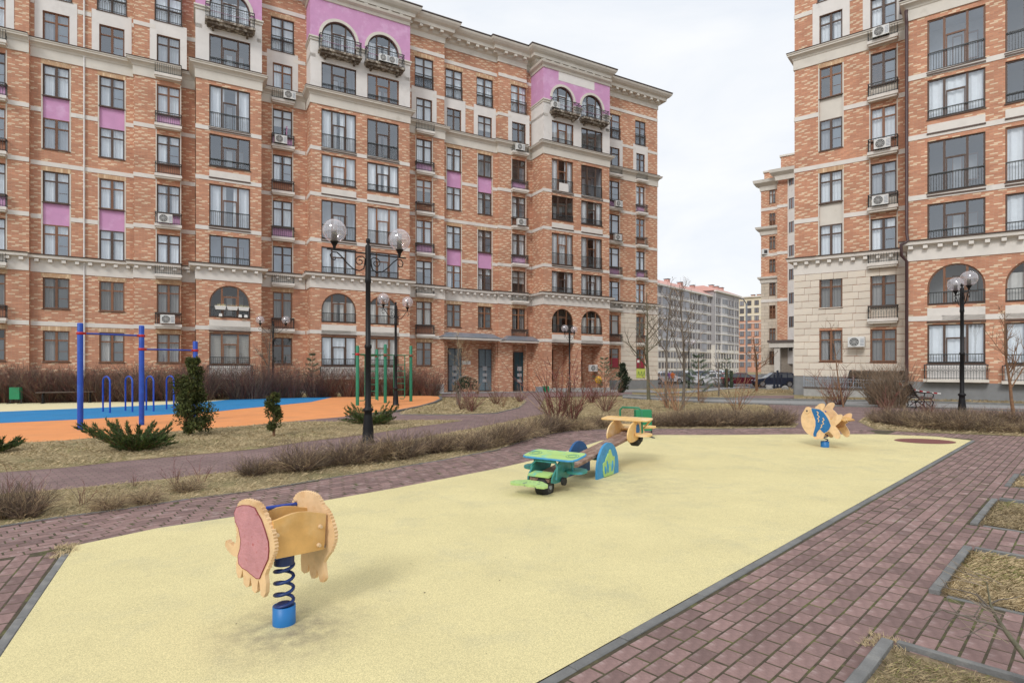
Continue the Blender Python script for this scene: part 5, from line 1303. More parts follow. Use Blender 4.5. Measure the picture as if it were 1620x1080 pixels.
def human(name, loc, rz, label, h=1.7, top='cloth_white', bottom='cloth_dark', hair='bark', pose='stand'):
    t = thing(name, loc, label, 'person', None, rz)
    s = h / 1.75
    V_ = [(0, 0, .95), (0, 0, 1.15), (0, -.01, 1.38), (0, 0, 1.50), (0, 0, 1.56), (0, -.01, 1.66), (0, 0, 1.74),
          (-.18, 0, 1.40), (-.22, -.02, 1.12), (-.18, -.16, .92), (.18, 0, 1.40), (.23, -.06, 1.13), (.14, -.24, 1.10),
          (-.09, 0, .88), (-.1, -.03, .48), (-.1, .02, .08), (-.1, -.12, .03), (.09, 0, .88), (.12, -.02, .48), (.12, .04, .08), (.12, -.10, .03)]
    E = [(0, 1), (1, 2), (2, 3), (3, 4), (4, 5), (5, 6), (2, 7), (7, 8), (8, 9), (2, 10), (10, 11), (11, 12), (0, 13), (13, 14), (14, 15), (15, 16), (0, 17), (17, 18), (18, 19), (19, 20)]
    Rr = [.13, .12, .15, .06, .055, .095, .07, .065, .045, .035, .065, .045, .035, .09, .06, .045, .035, .09, .06, .045, .035]
    me = bpy.data.meshes.new('body'); me.from_pydata([(x * s, y * s, z * s) for x, y, z in V_], E, []); o = link('body', me, t)
    sk_ = o.modifiers.new('skin', 'SKIN'); o.modifiers.new('sub', 'SUBSURF').levels = 1
    for i, v in enumerate(me.skin_vertices[0].data): v.radius = (Rr[i] * s, Rr[i] * s * .8)
    me.skin_vertices[0].data[0].use_root = True
    me.materials.append(MATS[top])
    dg = bpy.context.evaluated_depsgraph_get(); m2 = bpy.data.meshes.new_from_object(o.evaluated_get(dg)); o.modifiers.clear(); o.data = m2
    m2.materials.clear()
    for k in (top, bottom, 'skin', hair): m2.materials.append(MATS[k])
    for p in m2.polygons:
        c = p.center / s; p.use_smooth = True
        p.material_index = 3 if (c.z > 1.68 or (c.z > 1.58 and c.y > .02)) else 2 if c.z > 1.5 else 1 if (c.z < .93 and abs(c.x) < .17 and c.y > -.2) else 0
    return t
p = B.W(U(351, W2), W2 - .6, 10.95); human('person', p, math.atan2(B.d.y, B.d.x) + 1.2, 'person in a beige top and dark trousers standing in a glazed loggia', 1.6, 'cloth_white')
p = B.W(U(931, W2), W2 - .5, 14.8); human('person', p, .6, 'person in pale clothes standing in a loggia of the right-hand bay', 1.6, 'curtain_grey')

# ================================================================= STREET LAMPS
def scroll(mb, s, L_, z):
    """wrought bracket on side s: bar on top, S curve under it"""
    P = []
    cx, cz, r = s * .17, z - .19, .11
    # spiral near the pole
    for i in range(26):
        a = math.pi * 2.4 * i / 25; rr = .025 + (r - .025) * i / 25; P.append((s * .19 + s * rr * math.cos(a + .6), 0, cz + rr * math.sin(a + .6)))
    mb.tube(P, .011, 'black_metal', 5)
    mb.tube([(s * .075, 0, z - .22), (s * .10, 0, z - .34), (s * .20, 0, z - .40), (s * .34, 0, z - .37), (s * .48, 0, z - .26), (s * .60, 0, z - .13), (s * .70, 0, z - .05)], .014, 'black_metal', 6)
    mb.tube([(s * .075, 0, z - .22), (s * .07, 0, z - .12), (s * .13, 0, z - .07), (s * .22, 0, z - .08)], .011, 'black_metal', 5)
    mb.tube([(s * .70, 0, z - .05), (s * .80, 0, z - .05), (s * .85, 0, z - .12), (s * .82, 0, z - .21), (s * .75, 0, z - .22), (s * .73, 0, z - .17)], .012, 'black_metal', 6)
def lamp(loc, rz, label, worn=False, detail=True):
    t = thing('street_lamp', loc, label, 'street lamp', 'black two-globe street lamps', rz)
    mb = MB(); mb.lathe([(.15, -.3), (.15, .04), (.125, .07), (.12, .30), (.088, .62), (.085, .70), (.115, .72), (.115, .77), (.08, .79), (.066, .82), (.062, 2.1), (.078, 2.12), (.078, 2.18), (.058, 2.2), (.054, 3.55), (.068, 3.57), (.068, 3.65), (.062, 3.67), (.062, 4.36), (.05, 4.40), (.02, 4.42), (.045, 4.46), (.05, 4.5), (.035, 4.545), (0, 4.555)], 'black_metal', n=18)
    obj('pole', mb, t)
    z = 4.21
    for s in (-1, 1):
        mb = MB(); mb.box(min(.05 * s, .92 * s), max(.05 * s, .92 * s), -.014, .014, z - .014, z + .014, 'black_metal'); scroll(mb, s, .76, z); br = obj('bracket', mb, t)
        mb = MB(); mb.lathe([(.02, z + .0), (.03, z + .05), (.035, z + .08), (.075, z + .155), (.09, z + .165), (.09, z + .19), (.07, z + .20), (.058, z + .201), (.058, z + .37), (.05, z + .375), (0, z + .376)], 'black_metal', (s * .76, 0, 0), 16); obj('lamp_holder', mb, t)
        mb = MB(); c = (s * .76, 0, z + .405); r = .25
        mb.lathe([(.075, -.238), (.12, -.219)] + [(r * math.cos(a), r * math.sin(a)) for a in [math.radians(-60 + i * 150 / 14) for i in range(15)]][1:] + [(0, r)], 'globe', c, 28); gl = obj('globe', mb, t)
        if detail:
            mb = MB()
            for i in range(9): q = -.02 + i * .018; mb.lathe([(.045, q), (.062, q + .004), (.062, q + .008), (.045, q + .013)], 'globe_inner', (c[0], 0, c[2]), 14)
            mb.lathe([(.012, -.03), (.03, .0), (.03, .1), (.01, .14)], 'white_plastic', (c[0], 0, c[2]), 10)
            obj('bulb_louvre', mb, gl)
    return t
lamp((-3.2, 12.93, 0), math.atan2(1.02, 1.385), 'tall black two-globe lamp nearest the camera, its globes seen against the left building')
x, y = G(626, 641); lamp((x, y, 0), math.radians(58), 'black lamp just behind the nearest one, its post rising beside the green climbing frame')
x, y = G(432, 623.5); y = 36; lamp(((432 - 810) / F * y, y, -.02), math.radians(8), 'black lamp behind the small thuja and the blue court', detail=False)
lamp(((901 - 810) / F * 42, 42, H(0, 42)), math.radians(58), 'black lamp before the arcade of the right-hand brick bay, among red shrubs', detail=False)
lamp(((1090 - 810) / F * 59, 59, H(0, 59)), math.radians(40), 'distant black lamp in front of the grey far building', detail=False)
lamp((15.4, 19.9, .0), math.radians(66), 'black lamp at the right in front of the arched window, its globes overlapping')
pm_ = MB(); x, y = G(672 / 4.154 + 1020, 612); pm_.tube([((1181 - 810) / F * 66, 66, -.5), ((1181 - 810) / F * 66, 66, 8.9)], .11, 'grey_metal', 8); pm_.tube([((1181 - 810) / F * 66, 66, 8.8), ((1181 - 810) / F * 66 - .5, 65.6, 9.3), ((1181 - 810) / F * 66 - 1.2, 65, 9.4)], .06, 'grey_metal', 6); tag(obj('road_lamp_post', pm_), 'tall plain grey road lamp post behind the maroon car', 'lamp post')

# ================================================================= PLAYGROUND
class Pl:      # vertical plane through P along direction t: photograph column/row -> (s, z) on it
    def __init__(s, P, t): s.P = Vector(P); s.t = Vector(t).normalized()
    def c(s, x, y):
        a = (x - 810) / F; q = (a * s.P.y - s.P.x) / (s.t.x - a * s.t.y); Y = s.P.y + q * s.t.y; return (q, EYE + (HZ - y) * Y / F)
    def poly(s, pts, ox, oy, k): return [s.c(ox + a / k, oy + b / k) for a, b in pts]
    def w(s, q, z, off=0):
        n = Vector((s.t.y, -s.t.x)); p = s.P + s.t * q + n * off; return (p.x, p.y, z)
def plate(pl, outline, th, m, off=0, edge=None):
    mb = MB(); n = Vector((pl.t.y, -pl.t.x)); P = pl.P + n * off
    mb.plate(outline, th, m, (P.x, P.y, 0), (pl.t.x, pl.t.y, 0), (0, 0, 1), edge); return mb
def smooth_poly(P, it=2):
    for _ in range(it):
        Q = []
        for i in range(len(P)):
            a, b = P[i], P[(i + 1) % len(P)]; Q += [(a[0] * .75 + b[0] * .25, a[1] * .75 + b[1] * .25), (a[0] * .25 + b[0] * .75, a[1] * .25 + b[1] * .75)]
        P = Q
    return P
def coil(mb, c, z0, z1, r, n, tr, m, ph=0):
    K = int(n * 20); mb.tube([(c[0] + r * math.cos(ph + 2 * math.pi * n * i / K), c[1] + r * math.sin(ph + 2 * math.pi * n * i / K), z0 + (z1 - z0) * i / K) for i in range(K + 1)], tr, m, 7)
# ---- rocker 1
rk = thing('spring_rocker', (0, 0, 0), 'wooden spring rocker with pink scalloped side panel on a blue coil, nearest the camera', 'spring rocker', 'spring rockers on the yellow surface')
cx, cy = G(449.5, 989); Rc = .072
mb = MB(); mb.lathe([(Rc, .016), (Rc, .135), (Rc - .008, .137), (Rc - .01, .09), (0, .088)], 'paint_blue_light', (cx, cy, 0), 28); obj('foot_can', mb, rk)
mb = MB(); coil(mb, (cx, cy), .10, .43, .058, 4.3, .0115, 'spring_blue', 1.0); mb.lathe([(.046, .09), (.05, .14), (.046, .15)], 'spring_blue', (cx, cy, 0), 14); obj('coil_spring', mb, rk)
mb = MB(); mb.lathe([(.064, .405), (.064, .50)], 'spring_blue', (cx, cy, 0), 24); obj('spring_cap', mb, rk)
tdir = Vector((.84, -.54)); sdir = Vector((.72, .69))
LP = Pl((-1.56, 3.70), tdir); RP = Pl((-1.275, 3.985), tdir)
ol = [(165, 185), (175, 150), (205, 133), (240, 130), (275, 142), (300, 150), (325, 175), (345, 215), (360, 250), (385, 300), (405, 350), (412, 395), (420, 440), (415, 485), (400, 520), (385, 560), (368, 600), (355, 640), (362, 700), (360, 760), (345, 793), (326, 775), (318, 700), (310, 668), (303, 720), (303, 745), (288, 763), (270, 745), (262, 690), (254, 650), (250, 690), (245, 715), (230, 724), (210, 700), (206, 640), (203, 600), (196, 630), (188, 660), (172, 660), (160, 620), (158, 560), (168, 515), (130, 500), (95, 460), (84, 425), (98, 402), (118, 420), (140, 440), (160, 420), (165, 350), (155, 290), (146, 240)]
def scallop(P, z_keep, amp=.0085, n=3):
    Q = []
    for i in range(len(P)):
        a = Vector(P[i]); b = Vector(P[(i + 1) % len(P)]); e = b - a
        if a.y > z_keep and b.y > z_keep and e.length > .012:
            k = max(1, round(e.length / .026)); nn = Vector((e.y, -e.x)).normalized()
            cen = Vector((sum(p[0] for p in P) / len(P), sum(p[1] for p in P) / len(P)))
            if nn.dot((a + b) / 2 - cen) < 0: nn = -nn
            for j in range(k):
                t = j / k; Q.append(tuple(a + e * t)); Q.append(tuple(a + e * (t + .5 / k) + nn * amp))
        else: Q.append(tuple(a))
    return Q
olp = LP.poly(ol, 340, 760, 4.32)
def rim_plate(pl, P, m): 
    mb = plate(pl, P, .028, m); return mb
obj('side_panel', rim_plate(LP, scallop(olp, .42), 'plywood_pale'), rk)['label'] = 'left side panel with pink inlay'
pk_ = [(150, 215), (165, 178), (200, 165), (250, 166), (290, 182), (310, 220), (335, 262), (355, 320), (368, 360), (382, 410), (386, 470), (380, 530), (355, 585), (335, 630), (322, 662), (300, 660), (262, 630), (235, 605), (205, 590), (180, 560), (176, 505), (190, 460), (195, 400), (180, 320), (158, 275)]
obj('pink_inlay', plate(LP, LP.poly(pk_, 340, 760, 4.32), .006, 'pink_worn', .0170), rk)
mb = MB(); _n = Vector((LP.t.y, -LP.t.x)); mb.tube([LP.w(q, z, .018) for q, z in LP.poly(pk_, 340, 760, 4.32)], .0035, 'pink_rim', 5, False, True, True); obj('inlay_edge', mb, rk)
orr = [(548, 130), (558, 103), (580, 84), (610, 74), (640, 76), (672, 84), (700, 97), (722, 125), (742, 165), (765, 190), (785, 220), (802, 260), (818, 310), (828, 360), (826, 405), (812, 450), (795, 490), (770, 525), (752, 555), (758, 610), (764, 665), (750, 690), (730, 685), (718, 640), (708, 600), (704, 640), (692, 664), (672, 662), (660, 630), (654, 560), (648, 590), (640, 618), (622, 630), (602, 610), (598, 540), (600, 480), (585, 420), (570, 350), (548, 290), (536, 210), (536, 160)]
obj('side_panel', plate(RP, scallop(RP.poly(orr, 340, 760, 4.32), .42), .028, 'plywood_pale'), rk)['label'] = 'right side panel with scalloped rim'
# middle board between the two panels (faces the camera), rear board behind it
Mpl = Pl(LP.P + tdir * .055, (RP.P + tdir * .035) - (LP.P + tdir * .055))
mo = [(395, 275), (430, 262), (480, 240), (530, 222), (580, 212), (630, 210), (690, 216), (754, 222), (742, 465), (600, 495), (412, 532), (402, 400)]
obj('seat_board', plate(Mpl, Mpl.poly(mo, 340, 760, 4.32), .024, 'plywood'), rk)['label'] = 'ochre front board'
mb2 = plate(Mpl, Mpl.poly(mo, 340, 760, 4.32), .024, 'plywood', -.22); obj('seat_board', mb2, rk)
mb = MB(); a = Mpl.w(.02, .47, -.2); b_ = Mpl.w(.38, .47, -.2); c_ = Mpl.w(.38, .47, -.02); d_ = Mpl.w(.02, .47, -.02); mb.add([a, b_, c_, d_] + [(p[0], p[1], p[2] + .02) for p in (a, b_, c_, d_)], [(0, 1, 2, 3), (7, 6, 5, 4), (0, 4, 5, 1), (1, 5, 6, 2), (2, 6, 7, 3), (3, 7, 4, 0)], 'deep_blue'); obj('base_plate', mb, rk)
hA = LP.w(*LP.c(404, 806)); hB = RP.w(*RP.c(471, 796.5)); mb = MB(); mb.tube([hA, hB], .0125, 'paint_blue', 12); obj('handle_bar', mb, rk)
mb = MB()
for (x, y) in ((712, 310), (702, 436), (416, 368)):
    q, z = Mpl.c(340 + x / 4.32, 760 + y / 4.32); P = Mpl.w(q, z, .022); n = Vector((Mpl.t.y, -Mpl.t.x)); mb.tube([Vector(P) - Vector((n.x, n.y, 0)) * .012, Vector(P) + Vector((n.x, n.y, 0)) * .010], [.016, .011], 'bolt', 10)
for (x, y) in ((758, 316), (744, 440), (568, 134)):
    q, z = RP.c(340 + x / 4.32, 760 + y / 4.32); P = Vector(RP.w(q, z, .0)); n = Vector((-sdir.x, -sdir.y, 0)); mb.tube([P, P + n * .030], [.016, .011], 'bolt', 10)
obj('bolt_cap', mb, rk)
# ---- fish rocker
fk = thing('spring_rocker', (0, 0, 0), 'fish-shaped spring rocker with blue inlay on the far side of the yellow surface', 'spring rocker', 'spring rockers on the yellow surface')
fx, fy = G(1305, 708)
mb = MB(); mb.lathe([(.082, .016), (.082, .135), (.074, .138), (.07, .1), (0, .1)], 'paint_blue_light', (fx, fy, 0), 20); obj('foot_can', mb, fk)
mb = MB(); coil(mb, (fx, fy), .11, .42, .056, 3.4, .012, 'spring_blue', 2.0); obj('coil_spring', mb, fk)
ft = Vector((.62, -.785)); fs_ = Vector((.785, .62))
FP = Pl((fx - .12, fy - .12), ft); FR = Pl((fx + .24, fy + .17), ft)
fish = [(270, 400), (290, 330), (330, 270), (345, 235), (380, 225), (415, 240), (440, 252), (500, 255), (505, 235), (540, 190), (590, 172), (632, 182), (640, 220), (615, 265), (600, 280), (650, 320), (700, 385), (730, 440), (755, 420), (790, 380), (840, 350), (890, 342), (915, 365), (905, 420), (870, 470), (820, 510), (800, 530), (830, 560), (860, 610), (880, 665), (868, 720), (820, 728), (780, 690), (740, 640), (705, 605), (690, 615), (640, 640), (622, 690), (610, 735), (570, 728), (545, 715), (520, 735), (480, 725), (465, 690), (420, 665), (365, 640), (310, 570), (278, 500)]
fo = FP.poly(fish, 1240, 620, 9.82); obj('side_panel', plate(FP, smooth_poly(fo, 1), .03, 'plywood_pale'), fk)['label'] = 'front fish panel with blue inlay'
inl = [(435, 252), (500, 258), (560, 268), (620, 310), (665, 370), (700, 430), (735, 520), (710, 580), (680, 610), (635, 636), (600, 610), (570, 570), (540, 600), (515, 640), (512, 685), (470, 688), (465, 650), (485, 580), (500, 520), (498, 440), (470, 360), (445, 300)]
obj('blue_inlay', plate(FP, FP.poly(inl, 1240, 620, 9.82), .006, 'blue_inlay', .019), fk)
mb = MB()
for sq in ([(520, 300), (545, 320), (530, 350), (560, 380), (535, 410), (555, 435), (545, 465)], [(615, 400), (635, 430), (608, 455), (630, 490), (590, 510), (600, 535), (575, 555)]):
    mb.tube([FP.w(*FP.c(1240 + x / 9.82, 620 + y / 9.82), .024) for x, y in sq], .011, 'plywood_pale', 6)
obj('wavy_scale', mb, fk)
mb = MB(); q, z = FP.c(1240 + 372 / 9.82, 620 + 290 / 9.82); P = Vector(FP.w(q, z, .015)); n = Vector((ft.y, -ft.x, 0)); mb.tube([P, P + n * .02], .055, 'plywood_pale', 16); mb.tube([P, P + n * .034], .018, 'wood_dark', 10); obj('eye', mb, fk)
obj('side_panel', plate(FR, [(a, b + .0) for a, b in smooth_poly(fo, 1)], .03, 'plywood_pale'), fk)['label'] = 'rear fish panel'
c0_ = FP.P + ft * .0; 
def ztop_at(q): return q
mb = MB(); A = [FP.w(.05 + .1 * i, .44 + .22 * math.sin(.6 + i * .42)) for i in range(5)]; Bq = [FR.w(.05 + .1 * i, .44 + .22 * math.sin(.6 + i * .42)) for i in range(5)]
for i in range(4): mb.add([A[i], A[i + 1], Bq[i + 1], Bq[i], (*A[i][:2], A[i][2] - .02), (*A[i + 1][:2], A[i + 1][2] - .02), (*Bq[i + 1][:2], Bq[i + 1][2] - .02), (*Bq[i][:2], Bq[i][2] - .02)], [(0, 1, 2, 3), (7, 6, 5, 4), (0, 4, 5, 1), (2, 6, 7, 3)], 'plywood')
obj('seat', mb, fk)
mb = MB(); mb.add([FP.w(-.1, .44), FP.w(.25, .44), FR.w(.25, .44), FR.w(-.1, .44)], [(0, 1, 2, 3)], 'plywood'); obj('base_plate', mb, fk)
mb = MB(); mb.tube([FP.w(-.12, .74), FR.w(-.12, .74)], .016, 'paint_blue', 8); obj('handle_bar', mb, fk)
# ---- seesaw of two aeroplanes
dr = Vector((.565, .825)).normalized(); ss = thing('seesaw', (1.27, 9.05, 0), 'aeroplane seesaw with its green plane down and its yellow plane up', 'seesaw', None, math.atan2(dr.y, dr.x))
slope = math.atan(.11); PV = .40
def L2(x, y, z):      # along the plank, sideways, above the plank top
    return (x * math.cos(slope) - z * math.sin(slope), y, PV + x * math.sin(slope) + z * math.cos(slope))
def lbox(mb, x0, x1, y0, y1, z0, z1, m, up=L2):
    vs = [up(x0, y0, z0), up(x1, y0, z0), up(x1, y1, z0), up(x0, y1, z0), up(x0, y0, z1), up(x1, y0, z1), up(x1, y1, z1), up(x0, y1, z1)]
    mb.add(vs, [(0, 3, 2, 1), (4, 5, 6, 7), (0, 1, 5, 4), (1, 2, 6, 5), (2, 3, 7, 6), (3, 0, 4, 7)], m)
def lplate(mb, outline, axis, off, th, m, edge=None):
    """outline (a, b): axis 'y' -> along/up plate at side offset; axis 'z' -> along/side plate at height"""
    k = len(outline); A = []; Bv = []
    for a, b in outline:
        if axis == 'y': A.append(L2(a, off - th / 2, b)); Bv.append(L2(a, off + th / 2, b))
        else: A.append(L2(a, b, off - th / 2)); Bv.append(L2(a, b, off + th / 2))
    mb.add(A + Bv, [tuple(range(k)), tuple(range(k, 2 * k))[::-1]] + [(i, (i + 1) % k, k + (i + 1) % k, k + i)[::-1] for i in range(k)], m)
mb = MB()
for y0, y1 in ((-.15, -.055), (-.048, .048), (.055, .15)): lbox(mb, -1.62, 1.68, y0, y1, -.045, 0, 'plank')
obj('plank', mb, ss)
mb = MB(); lbox(mb, -.75, .75, -.03, .03, -.10, -.046, 'paint_green'); obj('beam', mb, ss)
mb = MB(); mb.tube([(0, -.185, PV - .12), (0, .255, PV - .12)], .03, 'teal', 10); obj('axle', mb, ss)
for y in (-.20, .27):
    cx_ = .07 if y < 0 else 0; arc = [(cx_ - .38, 0.016)] + [(cx_ - .38 * math.cos(a), .12 + .41 * math.sin(a)) for a in [math.pi * i / 16 for i in range(17)]] + [(cx_ + .38, .016)]
    mb = MB(); k = len(arc); A = [(a, y - .018, b) for a, b in arc]; Bv = [(a, y + .018, b) for a, b in arc]
    mb.add(A + Bv, [tuple(range(k)), tuple(range(k, 2 * k))[::-1]] + [(i, (i + 1) % k, k + (i + 1) % k, k + i) for i in range(k)], 'sky_blue' if y < 0 else 'deep_blue')
    sp_ = obj('support_panel', mb, ss)
    if y < 0:
        lf = [(-.17, .03), (-.20, .14), (-.20, .27), (-.13, .29), (-.11, .33), (-.06, .38), (-.03, .42), (0, .40), (.01, .46), (.05, .48), (.08, .42), (.12, .35), (.19, .34), (.20, .22), (.17, .12), (.17, .03)]
        mb = MB(); k = len(lf); lf = [(a + .07, b * .88) for a, b in lf]; A = [(a * 1.0, y - .036, b) for a, b in lf]; Bv = [(a, y - .0185, b) for a, b in lf]
        mb.add(A + Bv, [tuple(range(k)), tuple(range(k, 2 * k))[::-1]] + [(i, (i + 1) % k, k + (i + 1) % k, k + i) for i in range(k)], 'lime'); ly = obj('lime_leaf', mb, ss)
        mb = MB()
        for (xa, za, xb, zb) in ((-.14, .08, -.16, .21), (-.06, .09, -.09, .29), (.08, .09, .11, .27), (.0, .1, .0, .0)):
            if za == .1: continue
            mb.tube([(xa + .07, y - .038, za * .9), ((xa + xb) / 2 + .07, y - .038, (za + zb) / 2 * .9), (xb + .07, y - .038, zb * .9)], [.010, .024, .010], 'sky_blue', 6)
        obj('leaf_slot', mb, ly)
def aeroplane(sg, A, seat_m, wing_m, side_m, low_m, hoop_m):
    """sg = -1 near end (riders face the pivot), +1 far end"""
    X = lambda v: sg * v
    mb = MB()
    for y in (-.185, .185):   # fuselage sides: rounded plates
        P = [(X(1.05), -.05), (X(.98), .05), (X(1.02), .14), (X(1.14), .205), (X(1.36), .205), (X(1.46), .12), (X(1.60), .02), (X(1.62), -.07), (X(1.3), -.10)]
        if sg > 0: P = [(.88, .02), (.90, .10), (.98, .18), (1.14, .235), (1.42, .235), (1.50, .12), (1.60, .02), (1.62, -.07), (1.2, -.10), (1.0, -.09), (.92, -.05)]
        m1 = MB(); lplate(m1, smooth_poly(P, 1), 'y', y, .022, side_m); obj('fuselage_side', m1, ss)
    ch0, ch1, hs_, oy = (1.05, 1.46, .405, -.035) if sg < 0 else (1.17, 1.475, .445, 0)
    W_ = [(X(ch0), -hs_ + .045 + oy), (X(ch0 + .03), -hs_ + .015 + oy), (X(ch0 + .09), -hs_ + oy), (X(ch1 - .095), -hs_ + oy), (X(ch1 - .025), -hs_ + .025 + oy), (X(ch1), -hs_ + .085 + oy), (X(ch1), hs_ - .085 + oy), (X(ch1 - .025), hs_ - .025 + oy), (X(ch1 - .095), hs_ + oy), (X(ch0 + .09), hs_ + oy), (X(ch0 + .03), hs_ - .015 + oy), (X(ch0), hs_ - .045 + oy)]
    m1 = MB(); lplate(m1, W_, 'z', .255 if sg > 0 else .222, .03 if sg < 0 else .016, wing_m); wing = obj('upper_wing', m1, ss)
    if sg < 0:
        # worn blue edge and rings on the green wing
        m1 = MB(); m1.tube([L2(a, b, .222) for a, b in W_], .0165, 'sky_blue', 6, False, False, True); obj('blue_edge', m1, wing)
        m1 = MB()
        for cy_ in (-.29, .29):
            for r in (.055, .09): m1.tube([L2(-1.26 + r * math.cos(a), cy_ - .03 + r * math.sin(a), .239) for a in [i * math.pi / 10 for i in range(20)]], .0025, 'teal', 4, False, False, True)
        obj('ring_mark', m1, wing)
    for y in ((-.30, .30) if sg < 0 else (-.30,)):   # lower wings, oval
        P = [(X(1.20) + .13 * math.cos(a), (y + (.14 if y > 0 else -.14) * .3) + .15 * math.sin(a)) for a in [i * math.pi / 10 for i in range(20)]]
        m1 = MB(); lplate(m1, P, 'z', .02, .025, low_m); obj('lower_wing', m1, ss)
        m1 = MB(); m1.tube([L2(X(1.24), y, .03), L2(X(1.26), y * .98, .245 if sg > 0 else .205)], .012, hoop_m, 8); obj('strut', m1, ss)
    m1 = MB(); lplate(m1, [(X(1.46), -.16), (X(1.64), -.16), (X(1.64), .16), (X(1.46), .16)], 'z', .035, .03, seat_m); obj('seat', m1, ss)
    T = [(X(1.66), -.06), (X(1.66), -.14), (X(1.70), -.22), (X(1.74), -.30), (X(1.80), -.34), (X(1.86), -.31), (X(1.87), -.2), (X(1.84), -.1), (X(1.86), -.02), (X(1.84), .08), (X(1.87), .18), (X(1.87), .29), (X(1.81), .34), (X(1.74), .31), (X(1.70), .22), (X(1.66), .14)]
    T = [(p - .03, q * .84 + .03) for p, q in T] if sg < 0 else T
    m1 = MB(); lplate(m1, T, 'z', .03 if sg > 0 else -.03, .028, 'lime_worn' if sg < 0 else seat_m); obj('tail_plane', m1, ss)
    m1 = MB(); lbox(m1, *sorted((X(1.56), X(1.74))), -.04, .04, -.075 if sg < 0 else -.02, -.046 if sg < 0 else .015, side_m); obj('tail_bracket', m1, ss)
    m1 = MB(); fz = -.09 if sg < 0 else 0; lplate(m1, [(X(1.62), -.04 + fz), (X(1.86), -.1 + fz), (X(1.88), .0 + fz), (X(1.64), .02 + fz)], 'y', .0, .02, side_m)
    if sg > 0: obj('fin', m1, ss)
    hh = .42 if sg > 0 else .2
    xo = 1.50
    hy = .2 if sg > 0 else .20
    if sg > 0: P = [(X(xo), -hy, -.02), (X(xo), -hy, hh - .05), (X(xo), -hy + .05, hh), (X(xo), hy - .05, hh), (X(xo), hy, hh - .05), (X(xo), hy, -.02)]
    else: P = [(X(1.52), -hy, -.03), (X(1.47), -hy, .13), (X(1.43), -hy + .05, .18), (X(1.43), hy - .05, .18), (X(1.47), hy, .13), (X(1.52), hy, -.03)]
    m1 = MB(); m1.tube([L2(*p) for p in P], .018, hoop_m, 10); obj('handle_hoop', m1, ss)
    m1 = MB()
    for y in (-.205,):
        c = L2(X(1.36), y - .02, -.09); m1.tube([(c[0], c[1] - .018, c[2]), (c[0], c[1] + .018, c[2])], .055, 'tyre', 16)
    obj('toy_wheel', m1, ss)
    c = Vector(L2(X(1.56), 0, -.13)); 
    for y in (-.04,):
        m1 = MB(); ro, wd = .145, .085; prof = [(.07, -wd), (.11, -wd), (ro, -wd * .6), (ro, wd * .6), (.11, wd), (.07, wd), (.065, 0), (.07, -wd)]
        vs = []; n = 24
        for r_, q in prof:
            for j in range(n): a = 2 * math.pi * j / n; vs.append((c.x + r_ * math.cos(a), y + q, c.z + r_ * math.sin(a)))
        m1.add(vs, [(i * n + j, i * n + (j + 1) % n, (i + 1) * n + (j + 1) % n, (i + 1) * n + j) for i in range(len(prof) - 1) for j in range(n)], 'tyre', True); ty = obj('tyre', m1, ss)
        m1 = MB(); m1.tube([(c.x, y - wd - .001, c.z), (c.x, y + wd + .001, c.z)], .068, 'dark_metal', 18); m1.tube([(c.x, y - wd - .012, c.z), (c.x, y + wd + .012, c.z)], .028, 'grey_metal', 12); obj('rim', m1, ty)
    if sg > 0:
        m1 = MB(); P = [(X(1.14), -.02), (X(1.17), .04), (X(1.15), .12), (X(1.10), .17), (X(1.08), .12), (X(1.05), .15), (X(1.03), .1), (X(1.02), .03), (X(1.06), -.03)]; lplate(m1, [(a + .22, b + .02) for a, b in P], 'y', -.2, .008, 'blue_inlay'); obj('blue_inlay', m1, ss)
        m1 = MB(); m1.tube([L2(X(1.58), -.17, .02), L2(X(1.44), -.40, .24)], .016, 'yellow_wood', 6); obj('strut', m1, ss)
aeroplane(-1, None, 'lime', 'lime', 'teal', 'teal', 'teal'); aeroplane(1, None, 'yellow_wood', 'yellow_wood', 'yellow_wood', 'yellow_wood', 'paint_green')

# ================================================================= EXERCISE COURT
bar = thing('pull_up_bars', (0, 0, 0), 'tall blue pull-up bars with red clamps on three posts at the left', 'pull-up bars')
P1 = Vector((G(127, 680)[0], G(127, 680)[1])); P2 = Vector(G(224, 672.5)); P3 = P2 + (P2 - P1) * 1.02
hs = (2.88, 2.90, 2.5)
for p, h in zip((P1, P2, P3), hs):
    mb = MB(); mb.lathe([(.07, 0), (.07, h - .03), (.06, h - .005), (.0, h)], 'paint_blue', (p.x, p.y, 0), 16); obj('post', mb, bar)
for a, b_, z in ((P1, P2, 2.6), (P2, P3, 2.21)):
    mb = MB(); mb.tube([(a.x, a.y, z), (b_.x, b_.y, z)], .024, 'paint_blue', 8); obj('bar', mb, bar)
    for p in (a, b_):
        mb = MB(); mb.lathe([(.078, z - .035), (.092, z - .02), (.092, z + .02), (.078, z + .035)], 'paint_red', (p.x, p.y, 0), 16); d = (b_ - a).normalized() * (1 if p == a else -1); mb.tube([(p.x, p.y, z), (p.x + d.x * .13, p.y + d.y * .13, z)], .032, 'paint_red', 8); obj('clamp', mb, bar)
